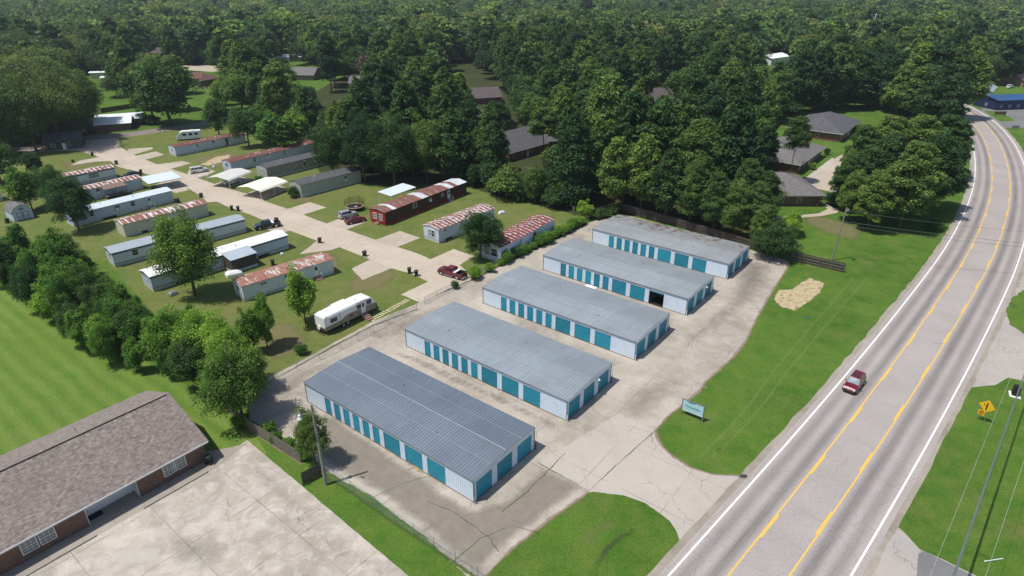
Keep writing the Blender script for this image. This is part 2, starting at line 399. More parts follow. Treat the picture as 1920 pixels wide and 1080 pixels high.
# ---------------------------------------------------------------- mesh builder
class MB:
    def __init__(s): s.v = []; s.f = []; s.m = []
    def add(s, vs, fs, m=0):
        o = len(s.v); s.v += [tuple(x) for x in vs]
        for f in fs: s.f.append(tuple(i+o for i in f)); s.m.append(m)
        return s
    def box(s, x0, x1, y0, y1, z0, z1, m=0):
        return s.add([(x0, y0, z0), (x1, y0, z0), (x1, y1, z0), (x0, y1, z0), (x0, y0, z1), (x1, y0, z1), (x1, y1, z1), (x0, y1, z1)],
                     [(3, 2, 1, 0), (4, 5, 6, 7), (0, 1, 5, 4), (1, 2, 6, 5), (2, 3, 7, 6), (3, 0, 4, 7)], m)
    def tube(s, a, b, r0, r1=None, n=8, m=0, cap=True):
        a = Vector(a); b = Vector(b); r1 = r0 if r1 is None else r1
        d = (b-a).normalized(); t = d.cross(Vector((0, 0, 1)))
        if t.length < 1e-3: t = Vector((1, 0, 0))
        t.normalize(); q = d.cross(t)
        vs = [a+(t*math.cos(2*math.pi*i/n)+q*math.sin(2*math.pi*i/n))*r0 for i in range(n)] + \
             [b+(t*math.cos(2*math.pi*i/n)+q*math.sin(2*math.pi*i/n))*r1 for i in range(n)]
        fs = [(i, (i+1) % n, n+(i+1) % n, n+i) for i in range(n)]
        if cap: fs += [tuple(range(n))[::-1], tuple(range(n, 2*n))]
        return s.add(vs, fs, m)
    def prism(s, prof, y0, y1, m=0, axis='y'):
        """closed (x,z) profile extruded along y (or (y,z) profile along x)"""
        n = len(prof)
        if axis == 'y': vs = [(p, y0, q) for p, q in prof]+[(p, y1, q) for p, q in prof]
        else: vs = [(y0, p, q) for p, q in prof]+[(y1, p, q) for p, q in prof]
        fs = [(i, (i+1) % n, n+(i+1) % n, n+i) for i in range(n)]+[tuple(range(n))[::-1], tuple(range(n, 2*n))]
        return s.add(vs, fs, m)
    def loft(s, secs, m=0):
        n = len(secs[0]); vs = [p for c in secs for p in c]; fs = []
        for k in range(len(secs)-1):
            for i in range(n): fs.append((k*n+i, k*n+(i+1) % n, (k+1)*n+(i+1) % n, (k+1)*n+i))
        fs += [tuple(range(n))[::-1], tuple(range((len(secs)-1)*n, len(secs)*n))]
        return s.add(vs, fs, m)
    def quad(s, a, b, c, d, m=0): return s.add([a, b, c, d], [(0, 1, 2, 3)], m)
    def slab(s, a, b, c, d, t, m=0):
        """quad given a thickness t along its normal"""
        P4 = [Vector(x) for x in (a, b, c, d)]
        n = (P4[1]-P4[0]).cross(P4[3]-P4[0]).normalized()*t
        return s.add(P4+[x+n for x in P4], [(3, 2, 1, 0), (4, 5, 6, 7), (0, 1, 5, 4), (1, 2, 6, 5), (2, 3, 7, 6), (3, 0, 4, 7)], m)
    def build(s, name, mats, parent=None, smooth=False, bevel=0, loc=None):
        me = bpy.data.meshes.new(name); me.from_pydata(s.v, [], s.f)
        if not isinstance(mats, (list, tuple)): mats = [mats]
        for x in mats: me.materials.append(x)
        if any(s.m): me.polygons.foreach_set('material_index', s.m)
        if smooth: me.polygons.foreach_set('use_smooth', [True]*len(me.polygons))
        me.validate(); me.update()
        import bmesh
        bm = bmesh.new(); bm.from_mesh(me); bmesh.ops.recalc_face_normals(bm, faces=bm.faces); bm.to_mesh(me); bm.free()
        o = bpy.data.objects.new(name, me); COL.objects.link(o)
        if parent: o.parent = parent
        if loc: o.location = loc
        if bevel:
            b = o.modifiers.new('bevel', 'BEVEL'); b.width = bevel; b.segments = 2; b.limit_method = 'ANGLE'; b.angle_limit = R(25)
        return o

def tag(o, label=None, cat=None, group=None, kind=None):
    if label: o['label'] = label
    if cat: o['category'] = cat
    if group: o['group'] = group
    if kind: o['kind'] = kind
    return o
def thing(name, label, cat, loc=(0, 0, 0), rz=0, group=None):
    o = bpy.data.objects.new(name, None); COL.objects.link(o); o.empty_display_size = .3
    o.location = loc; o.rotation_euler = (0, 0, rz); return tag(o, label, cat, group)
KIDS = {}
def copy_tree(src, parent=None, kids=None):
    c = src.copy(); COL.objects.link(c); c.parent = parent
    for ch in (kids if kids is not None else list(src.children)): copy_tree(ch, c)
    return c

# ---------------------------------------------------------------- ground sheets
def resample(pts, step, closed=True, jit=0.0, seed=0):
    out = []
    n = len(pts)
    for i in range(n if closed else n-1):
        a, b = pts[i], pts[(i+1) % n]; L = (b-a).length; k = max(1, int(L/step))
        for j in range(k): out.append(a.lerp(b, j/k))
    if not closed: out.append(pts[-1])
    if jit:
        out = [p+Vector((noise.noise(Vector((p.x*.9, p.y*.9, seed)))*jit+random.uniform(-.3, .3)*jit,
                         noise.noise(Vector((p.x*.9, p.y*.9, seed+9)))*jit+random.uniform(-.3, .3)*jit, 0)) for p in out]
    return out
def sheet_w(name, pts, z, mat, step=1.2, jit=0.0, label=None):
    P2 = resample([Vector((p[0], p[1], 0)) for p in pts], step, True, jit, len(name))
    tris = tessellate_polygon([P2])
    me = bpy.data.meshes.new(name); me.from_pydata([(p.x, p.y, z) for p in P2], [], [tuple(t) for t in tris]); me.materials.append(mat)
    me.update()
    if me.polygons and sum(p.normal.z for p in me.polygons) < 0: me.flip_normals()
    o = bpy.data.objects.new(name, me); COL.objects.link(o); tag(o, kind='structure')
    return o
def sheet(name, px, z, mat, jit=0.0, step=.8): return sheet_w(name, [G(*p) for p in px], z, mat, step, jit)

# base ground: one sheet to the horizon
g = MB(); g.quad((-2590, -340, 0), (2590, -340, 0), (2590, 3190, 0), (-2590, 3190, 0)); tag(g.build('ground', m_grass), kind='structure')
L1, L2, L3, L4, L5, L6 = .004, .008, .012, .016, .020, .024
sheet('mowed_field', [(-500, 440), (10, 470), (120, 610), (300, 690), (470, 800), (500, 850), (391, 880), (120, 1000), (-600, 1400)], L1, m_mowed, .0)
sheet('park_lawn', [(493, 729), (640, 652), (790, 574), (885, 528), (1105, 414), (1040, 392), (880, 354), (700, 352), (600, 325), (560, 280), (470, 232), (400, 224), (220, 262), (50, 290), (-120, 330), (-160, 480), (30, 470), (200, 490), (300, 600), (430, 690)], L1, m_park)
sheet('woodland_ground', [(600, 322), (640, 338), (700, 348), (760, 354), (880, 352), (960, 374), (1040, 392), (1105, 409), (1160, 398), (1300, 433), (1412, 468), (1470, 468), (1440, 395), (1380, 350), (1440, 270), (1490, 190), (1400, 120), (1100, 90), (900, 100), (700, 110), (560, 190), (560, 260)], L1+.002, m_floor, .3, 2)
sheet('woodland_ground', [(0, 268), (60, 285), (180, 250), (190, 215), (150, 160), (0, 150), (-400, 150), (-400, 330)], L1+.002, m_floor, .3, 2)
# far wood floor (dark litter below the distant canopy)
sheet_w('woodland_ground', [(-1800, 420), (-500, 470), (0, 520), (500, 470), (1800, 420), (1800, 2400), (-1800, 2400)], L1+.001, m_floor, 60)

LOT = [(885, 1090), (800, 1010), (700, 932), (622, 888), (560, 838), (470, 786), (462, 745), (493, 714), (600, 657), (700, 602), (790, 566), (850, 538), (885, 525), (960, 489), (1010, 466), (1060, 441), (1105, 417), (1165, 401), (1300, 436), (1412, 470), (1480, 490), (1475, 505), (1462, 525), (1440, 560), (1418, 600), (1400, 638), (1378, 667), (1345, 697), (1322, 718), (1310, 735), (1282, 757), (1250, 783), (1229, 808), (1233, 822), (1243, 838), (1262, 856), (1295, 876), (1335, 889), (1400, 893), (1400, 905), (1290, 1030), (1276, 1017), (1270, 998), (1255, 976), (1212, 944), (1170, 929), (1105, 922), (1030, 975), (960, 1030), (900, 1090)]
sheet('storage_lot', LOT, L2, m_lot, .18, .5)
0 and sheet('stained_lot_slab', [(622, 888), (560, 838), (530, 800), (600, 775), (640, 780), (885, 945), (935, 935), (1010, 868), (1104, 921), (1030, 975), (960, 1030), (900, 1090), (885, 1090), (800, 1010), (700, 932)], L3, m_lotdark, .12, .5)
sheet('entry_apron', [(1104, 921), (1010, 868), (1160, 775), (1229, 808), (1233, 822), (1243, 838), (1262, 856), (1295, 876), (1335, 889), (1400, 893), (1400, 905), (1290, 1030), (1276, 1017), (1270, 998), (1255, 976), (1212, 944), (1170, 929)], L3, m_apron, .0, .5)
for b in ([(1446, 557), (1455, 545), (1470, 545), (1480, 540), (1512, 521), (1552, 533), (1546, 545), (1526, 560), (1497, 580), (1462, 572)],):
    b = [(1436, 560), (1450, 538), (1474, 538), (1485, 530), (1512, 514), (1560, 530), (1552, 550), (1532, 568), (1499, 590), (1455, 580)]; STRAW = b
m_track = grass_mat('trodden_grass', (.075, .15, .03), (.10, .17, .038), (.15, .19, .06), dry=.6)
# pale wheel track in the lawn
for dx in (0, 26):
    pts = [(1235, 930-40), (1310+dx, 858), (1370+dx, 800), (1410+dx, 752), (1455+dx, 690), (1540+dx, 590), (1600+dx, 520)][1:]
    c = [G(*p) for p in pts]; L = []; Rr = []
    for i, p in enumerate(c):
        d = (c[min(i+1, len(c)-1)]-c[max(i-1, 0)]).normalized(); n = Vector((-d.y, d.x, 0))*.16
        L.append(p+n); Rr.append(p-n)
    sheet_w('wheel_track', L+Rr[::-1], L2+.0005+dx*.00001, m_track, .6, .12)

def soft_mat(name, c, c2, amt=.9, nscale=1.2, lo=.35, hi=.62, rough=.92):
    m = NT(name); m.out(m.mix(m.g(m.noise(nscale*1.7, 6, .7), .3, .7), c, c2), rough, .15)
    at = m.n('ShaderNodeAttribute', attribute_name='fade')
    k = m.math('ADD', m.math('MULTIPLY', at.outputs['Fac'], 1.15), m.math('SUBTRACT', m.noise(nscale, 7, .75, dist=.4), .75))
    k = m.math('MULTIPLY', m.g(k, lo-.25, hi), amt)
    tr = m.n('ShaderNodeBsdfTransparent'); mx = m.n('ShaderNodeMixShader'); m.l(k, mx.inputs[0]); m.l(tr.outputs[0], mx.inputs[1]); m.l(m.b.outputs[0], mx.inputs[2])
    m.l(mx.outputs[0], m.t.nodes['Material Output'].inputs[0]); return m.m
def pin(x, y, P_):
    c = False; n = len(P_)
    for i_ in range(n):
        x0, y0 = P_[i_]; x1, y1 = P_[(i_+1) % n]
        if (y0 > y) != (y1 > y) and x < (x1-x0)*(y-y0)/(y1-y0)+x0: c = not c
    return c
def soft_sheet(name, px, z, mat, fw=2.0, step=.8):
    P_ = [G(*p) for p in px]; Q = [(p.x, p.y) for p in P_]; x0, x1 = min(q[0] for q in Q), max(q[0] for q in Q); y0, y1 = min(q[1] for q in Q), max(q[1] for q in Q)
    nx, ny = int((x1-x0)/step)+2, int((y1-y0)/step)+2; vs = []; fd = []
    for j in range(ny):
        for i_ in range(nx):
            x, y = x0+i_*step, y0+j*step; vs.append((x, y, z))
            if not pin(x, y, Q): fd.append(0); continue
            dm = 9e9
            for k in range(len(Q)):
                ax, ay = Q[k]; bx, by = Q[(k+1) % len(Q)]; dx, dy = bx-ax, by-ay; t_ = max(0, min(1, ((x-ax)*dx+(y-ay)*dy)/(dx*dx+dy*dy+1e-9))); dm = min(dm, math.hypot(x-ax-t_*dx, y-ay-t_*dy))
            fd.append(min(1, dm/fw))
    fs = []
    for j in range(ny-1):
        for i_ in range(nx-1):
            q = (j*nx+i_, j*nx+i_+1, (j+1)*nx+i_+1, (j+1)*nx+i_)
            if max(fd[k] for k in q) > 0: fs.append(q)
    me = bpy.data.meshes.new(name); me.from_pydata(vs, [], fs); me.materials.append(mat); at = me.attributes.new('fade', 'FLOAT', 'POINT'); at.data.foreach_set('value', fd)
    o_ = bpy.data.objects.new(name, me); COL.objects.link(o_); tag(o_, kind='structure'); return o_
def ribbon(name, px, wd, z, mat, pts=None, closed=False):
    P_ = resample(pts or [G(*p) for p in px], .5, closed, .12, 3); vs = []; fd = []; fs = []; n = len(P_)
    for i_, p in enumerate(P_):
        d = (P_[min(i_+1, n-1)]-P_[max(i_-1, 0)]); d = d.normalized() if d.length > 1e-5 else Vector((1, 0, 0)); q = Vector((-d.y, d.x, 0)); ww = wd*(.6+.8*noise.noise(p*.35)+.3)
        for k, f in ((-1, 0), (0, .8), (1, 0)): v = p+q*ww*k*.5; vs.append((v.x, v.y, z)); fd.append(f)
    for i_ in range(n-1): fs += [(i_*3, i_*3+1, i_*3+4, i_*3+3), (i_*3+1, i_*3+2, i_*3+5, i_*3+4)]
    me = bpy.data.meshes.new(name); me.from_pydata(vs, [], fs); me.materials.append(mat); at = me.attributes.new('fade', 'FLOAT', 'POINT'); at.data.foreach_set('value', fd); me.update()
    if me.polygons[0].normal.z < 0: me.flip_normals()
    o_ = bpy.data.objects.new(name, me); COL.objects.link(o_); tag(o_, kind='structure'); return o_
ms_mud = soft_mat('mud_in_grass', (.045, .05, .025), (.09, .075, .045), .75, 1.0)
ms_dry = soft_mat('dry_worn_grass', (.20, .17, .085), (.26, .22, .12), .6, .8)
ms_dirt = soft_mat('bare_earth_edge', (.24, .18, .12), (.33, .26, .18), .8, 1.6)
ms_slab = soft_mat('grey_weathered_concrete', (.225, .20, .17), (.30, .265, .22), .78, .45)
ms_stain = soft_mat('dark_concrete_stain', (.17, .155, .135), (.22, .20, .175), .5, .8, .1, .75)
ms_stain2 = soft_mat('brown_concrete_stain', (.25, .20, .15), (.30, .245, .19), .45, .8, .1, .75)
ms_pale = soft_mat('scuffed_pale_concrete', (.60, .56, .50), (.66, .62, .56), .55, 1.4)
ms_weed = soft_mat('weeds', (.05, .09, .02), (.09, .14, .035), .85, 1.8)
ms_straw = soft_mat('dry_straw_patch', (.32, .24, .13), (.58, .48, .32), .97, 1.1, .98, .86)
ms_oil = soft_mat('blue_grey_patch', (.20, .22, .24), (.26, .27, .28), .6, 2.2)
for p_ in ([(1095, 1070), (1125, 1018), (1160, 992), (1200, 978), (1200, 1000), (1165, 1026), (1140, 1060), (1112, 1085)], [(1330, 868), (1338, 838), (1362, 824), (1372, 838), (1352, 858)], [(1805, 1014), (1845, 1030), (1890, 1050), (1870, 1062), (1825, 1048)]):
    soft_sheet('muddy_hollow', p_, L2+.002, ms_mud, 1.6, .4)
for p_ in ([(1500, 395), (1560, 405), (1640, 430), (1620, 460), (1540, 440), (1490, 415)], [(1390, 790), (1500, 690), (1560, 600), (1600, 620), (1480, 760), (1380, 850)], [(1720, 900), (1790, 800), (1830, 820), (1800, 900), (1720, 980)], [(1000, 1080), (1100, 960), (1200, 960), (1180, 1000), (1060, 1080)]):
    soft_sheet('dry_lawn', p_, L2+.001, ms_dry, 4, 1.0)
for p_ in ([(570, 480), (640, 470), (655, 500), (620, 520), (600, 500)], [(470, 425), (520, 432), (500, 450)], [(700, 470), (760, 515), (720, 545), (640, 560), (640, 530)], [(250, 465), (300, 470), (260, 520), (230, 500)], [(540, 350), (600, 368), (590, 385), (530, 380)], [(340, 300), (440, 280), (470, 300), (400, 320)], [(100, 300), (200, 305), (120, 325)], [(470, 590), (560, 600), (600, 640), (520, 690), (470, 660)], [(770, 455), (880, 490), (820, 500)], [(400, 375), (470, 395), (440, 410)]):
    soft_sheet('worn_park_grass', p_, L1+.001, ms_dry, 3.0, .8)
# lot stains
for p_, m_ in (([(560, 838), (520, 800), (590, 765), (640, 778), (885, 945), (945, 930), (1010, 862), (1110, 905), (1150, 860), (1240, 820), (1104, 921), (1030, 975), (960, 1030), (900, 1090), (885, 1090), (800, 1010), (700, 932), (622, 888)], ms_slab), ([(700, 652), (780, 660), (1060, 792), (1040, 830), (1010, 800), (860, 730)], ms_slab), ([(900, 575), (1190, 680), (1150, 705), (960, 640), (880, 600)], ms_stain2), ([(1020, 512), (1290, 596), (1270, 625), (1000, 545)], ms_stain2), ([(1380, 480), (1470, 495), (1440, 560), (1330, 640), (1270, 690), (1260, 640), (1350, 560)], ms_stain), ([(1160, 715), (1290, 690), (1330, 700), (1230, 800), (1130, 790)], ms_stain2), ([(500, 715), (600, 665), (640, 680), (560, 740), (520, 760)], ms_stain), ([(640, 640), (800, 570), (880, 560), (760, 640)], ms_stain2), ([(1040, 455), (1110, 425), (1110, 450), (1030, 480)], ms_stain2)):
    soft_sheet('weathered_concrete', p_, L3+.002, m_, 5.0 if m_ is not ms_slab else 2.5, .8)
for p_ in ([(463, 825), (560, 906), (647, 980), (560, 1000), (450, 900)], [(560, 960), (660, 985), (760, 1080), (620, 1080)], [(300, 1000), (420, 980), (460, 1080), (300, 1080)]):
    soft_sheet('weathered_concrete', p_, L3, ms_stain, 4.5, .8)
for p_ in ([(400, 905), (440, 885), (470, 900), (420, 925)], [(320, 960), (400, 930), (420, 950), (330, 985)], [(200, 1020), (330, 1010), (300, 1070), (180, 1070)], [(480, 960), (560, 950), (540, 990)]):
    soft_sheet('pale_scuffs', p_, L4, ms_pale, 1.5, .5)
for k in range(3):   # pale tyre arcs in front of the second and third buildings
    ribbon('tyre_scuff', [(1292+k*7-3, 640), (1279+k*9, 668), (1285+k*10, 700), (1312+k*6, 728)], .35, L4, ms_pale)
ribbon('tyre_scuff', [(1180, 728), (1220, 724), (1270, 728), (1310, 734)], .35, L4, ms_pale)
ribbon('bare_edge', LOT[20:39], .9, L4, ms_dirt)
ribbon('bare_edge', [(1105, 922), (1030, 975), (960, 1030), (900, 1090)], .7, L4, ms_dirt)
ribbon('weeds', [(613, 895), (659, 924), (698, 950), (740, 981), (896, 1084)], .9, L4, ms_weed)
ribbon('weeds', [(493, 724), (600, 663), (700, 610), (782, 580)], .8, L4, ms_weed)
ribbon('weeds', [(883, 527), (939, 497), (1000, 467), (1103, 417)], 1.6, L4, ms_weed)
for p_ in ([(700, 932), (760, 905), (850, 880)], [(830, 1080-10), (900, 1010), (960, 985), (1010, 1000)], [(1010, 868), (1104, 921)], [(1104, 921), (1160, 868), (1229, 808)], [(940, 960), (985, 925), (1060, 850)], [(800, 940), (850, 960), (920, 1010), (935, 1035)]):
    ribbon('cracks_with_weeds', p_, .22, L4+.001, ms_weed)
ribbon('bare_edge', [(567, 869), (500, 828), (450, 790)], .9, L2, ms_dirt)
# mobile-home park road, pads, street
ROAD = [(222, 259), (225, 275), (244, 287), (271, 299), (296, 308), (319, 316), (352, 327), (371, 334), (425, 353), (477, 367), (496, 377), (537, 391), (567, 402), (612, 419), (649, 430), (705, 450), (744, 463), (780, 474), (808, 486), (850, 467), (889, 480), (862, 497), (878, 512), (886, 526), (850, 540), (820, 553), (787, 567), (752, 552), (803, 528), (770, 513), (734, 503), (693, 486), (638, 464), (594, 451), (542, 432), (525, 424), (496, 414), (469, 402), (430, 389), (407, 378), (389, 379), (373, 365), (354, 354), (341, 344), (300, 332), (269, 325), (241, 317), (208, 302), (175, 291), (144, 282), (95, 283), (40, 289), (50, 279), (117, 264)]
sheet('park_road', ROAD, L2, m_parkroad, .12, .5)
for q in ([(235, 286), (242, 279), (287, 276), (285, 280), (250, 290)], [(252, 293), (292, 284), (308, 290), (271, 300)], [(296, 308), (342, 302), (358, 306), (319, 317)],
          [(352, 327), (371, 334), (396, 325), (404, 321), (390, 317), (352, 322)], [(537, 392), (581, 379), (612, 389), (567, 403)], [(612, 419), (634, 411), (690, 415), (649, 431)],
          [(703, 450), (750, 433), (788, 446), (742, 464)], [(697, 485), (659, 504), (680, 525), (734, 503)], [(638, 463), (620, 469), (561, 477), (594, 452)], [(544, 433), (520, 437), (488, 426), (500, 413)],
          [(241, 318), (222, 313), (208, 303), (235, 300)], [(424, 353), (402, 345), (450, 330), (476, 338)], [(477, 367), (466, 361), (520, 345), (540, 355), (492, 376)], [(208, 302), (180, 303), (132, 310), (150, 301), (190, 294)], [(354, 356), (330, 362), (290, 348), (310, 335), (341, 343)]):
    sheet('driveway_pad', q, L3, m_pad, .1, .5)
soft_sheet('dirt_patch', [(366, 310), (400, 293), (440, 287), (436, 300), (392, 313)], L3, ms_straw, 1.2, .6)
soft_sheet('straw_patch', STRAW, L2, ms_straw, 1.3, .4)
sheet('side_street', [(-200, 300), (50, 283), (117, 266), (219, 259), (225, 259), (300, 248), (362, 239), (430, 226), (425, 219), (362, 231), (250, 247), (150, 256), (50, 275), (-200, 290)], L4, m_street, .2, 2)
sheet('side_street', [(340, 123), (380, 121), (408, 125), (420, 130), (400, 135), (350, 131)], L3, m_pad, .2, 3)
sheet('apartment_drive', [(1500, 347), (1530, 319), (1578, 290), (1610, 300), (1640, 335), (1700, 350), (1810, 345), (1815, 352), (1700, 362), (1600, 362), (1560, 360)], L3, m_pad, .0, 2)
sheet('footpath', [(1440, 407), (1515, 402), (1535, 400), (1552, 392), (1542, 383), (1525, 374), (1530, 372), (1555, 386), (1574, 392), (1570, 399), (1540, 405), (1515, 407), (1440, 412)], L3, m_pad, .0, 1)
sheet('footpath', [(1497, 345), (1500, 341), (1560, 296), (1566, 298), (1504, 349)], L4, m_apron, 0, 2)

# brick-building car park
sheet('office_parking', [(463, 825), (560, 906), (647, 980), (768, 1082), (900, 1200), (300, 1400), (-300, 1400), (20, 1082), (205, 976), (290, 932), (383, 884)], L2, m_yard, .05, .6)

# highway
lw = [(1255, 1078), (1370, 949), (1440, 872), (1496, 810), (1576, 715), (1656, 620), (1720, 537), (1765, 480), (1802, 415), (1822, 367), (1829, 335), (1829, 295), (1822, 262), (1806, 235)]
pw = [G(*p) for p in lw]
d0 = (pw[0]-pw[1]).normalized(); pw = [pw[0]+d0*k for k in (45, 30, 15)]+pw
last = pw[-1]; ang = math.atan2((pw[-1]-pw[-3]).y, (pw[-1]-pw[-3]).x)
for k in range(12):
    ang += R(4.5) if k < 7 else 0; last = last+Vector((math.cos(ang), math.sin(ang), 0))*16; pw.append(last)
cl = resample(pw, 2.0, False)
for _ in range(60): cl = [cl[0]]+[(cl[i-1]+cl[i]*2+cl[i+1])/4 for i in range(1, len(cl)-1)]+[cl[-1]]
nrm = []
for i in range(len(cl)):
    d = (cl[min(i+1, len(cl)-1)]-cl[max(i-1, 0)]).normalized(); nrm.append(Vector((d.y, -d.x, 0)))
slen = [0]
for i in range(1, len(cl)): slen.append(slen[-1]+(cl[i]-cl[i-1]).length)
def strip(name, a, b, z, mat, i0=0, i1=None, uv=False, jit=0, kind='structure'):
    i1 = len(cl) if i1 is None else i1
    vs = []; fs = []
    cuts = [a+(b-a)*k/6 for k in range(7)] if uv else [a, b]
    for i in range(i0, i1):
        for j, c in enumerate(cuts):
            cc = c+(random.uniform(-jit, jit) if (jit and j in (0, len(cuts)-1)) else 0)
            p = cl[i]+nrm[i]*cc; vs.append((p.x, p.y, z))
    m = len(cuts)
    for i in range(i1-i0-1):
        for j in range(m-1): fs.append((i*m+j, i*m+j+1, (i+1)*m+j+1, (i+1)*m+j))
    me = bpy.data.meshes.new(name); me.from_pydata(vs, [], fs); me.materials.append(mat)
    if uv:
        ul = me.uv_layers.new(name='UVMap')
        for lp in me.loops:
            vi = lp.vertex_index; ul.data[lp.index].uv = (cuts[vi % m], slen[i0+vi//m])
    me.update()
    if sum(p.normal.z for p in me.polygons) < 0: me.flip_normals()
    o = bpy.data.objects.new(name, me); COL.objects.link(o); tag(o, kind=kind); return o
strip('road_shoulder', -1.45, 13.6, L4, m_gravel, jit=.16)
strip('highway', -.75, 13.0, L5, m_road, uv=True)
strip('white_edge_line', -.10, .10, L6, m_white_line)
strip('white_edge_line', 12.17, 12.37, L6, m_white_line)
strip('yellow_line', 3.92, 4.08, L6, m_yellow_line)
strip('yellow_line', 8.05, 8.21, L6, m_yellow_line)
i = 2
mk = MB()
while i < len(cl)-3:
    for a, b in ((4.09, 4.25), (7.88, 8.04)):
        j = i+(0 if a < 5 else 2)
        if j+2 >= len(cl): continue
        q = [cl[j]+nrm[j]*a, cl[j]+nrm[j]*b, cl[j+1]+nrm[j+1]*b, cl[j+1]+nrm[j+1]*a, cl[j+2]+nrm[j+2]*b, cl[j+2]+nrm[j+2]*a]
        mk.add([(p.x, p.y, L6+.001) for p in q], [(0, 1, 2, 3), (3, 2, 4, 5)])
    i += 6
tag(mk.build('yellow_lane_dashes', m_yellow_line), kind='structure')
# side road and gravel on the far side of the highway
sheet('side_road', [(1745, 830), (1800, 740), (1858, 640), (1895, 555), (1950, 440), (2100, 440), (2400, 640), (2300, 760), (1985, 740), (1925, 716), (1890, 708), (1866, 722), (1822, 726), (1808, 734), (1790, 775)], L3, m_side, .1, 1)
sheet('side_road', [(1580, 1110), (1650, 985), (1674, 980), (1700, 1004), (1725, 1030), (1770, 1050), (1850, 1090), (1850, 1300), (1580, 1300)], L3, m_side, .1, 1)
sheet('tarmac_drive', [(1722, 1038), (1734, 1034), (1770, 1052), (1850, 1092), (1800, 1160), (1715, 1120)], L4, m_newtar, .08, 1)
sheet('grass_island', [(1925, 540), (1898, 558), (1885, 585), (1894, 608), (1925, 630), (1990, 640), (1990, 545)], L5, m_grass, .3, .6)
sheet('forecourt', [(1838, 206), (1862, 222), (1882, 240), (1925, 240), (2100, 250), (2100, 190), (1880, 190), (1850, 198)], L3, m_newtar, 0, 2)
sheet('grass_island', [(1845, 208), (1872, 209), (1898, 222), (1900, 227), (1875, 228)], L5, m_grass, .2, 2)
# sidewalk in front of the brick office
A_EAVE = G(390.6, 826.7, 2.7)
UA = R(51.5); U = Vector((math.cos(UA), math.sin(UA), 0)); V = Vector((-math.sin(UA), math.cos(UA), 0))

# ---------------------------------------------------------------- storage buildings
SL, SW, SH_, SR = 29.19, 10.90, 3.12, .36
FR = [(-4.06, 50.70, -37.86), (6.92, 64.60, -38.05), (18.02, 78.77, -38.02), (28.90, 92.48, -38.3), (39.91, 106.42, -38.2)]
SMALL = [(3.97+1.83*k, 5.19+1.83*k) for k in range(6)]; LARGE = [(15.05, 17.85), (18.66, 21.5), (22.3, 25.05)]
ENDD = [(.40, 3.05), (3.95, 6.65), (7.62, 10.35)]
DZ0, DZ1 = .08, 2.58
def wall_run(mb, cuts, L, at, z0, z1, zt):
    """solid pieces of a wall between door openings, with thin standing ribs; at(u0,u1,z0,z1,depth0,depth1) adds a box"""
    x = 0
    for a, b in list(cuts)+[(L, L)]:
        if a > x:
            at(x, a, 0, zt, 0, .12, 0)
            k = x+.1
            while k < a-.05:
                at(k, k+.035, .12, zt-.05, -.025, 0, 0); k += .30
        if b > a: at(a, b, z1, zt, 0, .12, 0)
        x = b
st_labels = ['storage building closest to the street corner, darkest blue-grey roof', 'second storage building from the front, grey ribbed roof with a wall lamp on its end',
             'middle one of the five storage buildings, faded grey ribbed roof', 'fourth storage building with one rolling door open and dark inside',
             'storage building beside the pines, brown rust patches on its roof']
def door_mesh(wd):
    m = MB(); n = 16; hz = (DZ1-DZ0)/n
    for k in range(n):
        z = DZ0+k*hz; m.box(0, wd, 0, .03, z+.012, z+hz-.012); m.box(0, wd, .018, .03, z-.006 if k else z, z+.014)
    m.box(0, wd, .03, .05, DZ0, DZ1); m.box(wd/2-.08, wd/2+.08, -.05, .0, 1.02, 1.12); m.box(.04, .16, -.04, 0, .95, 1.1)
    return m
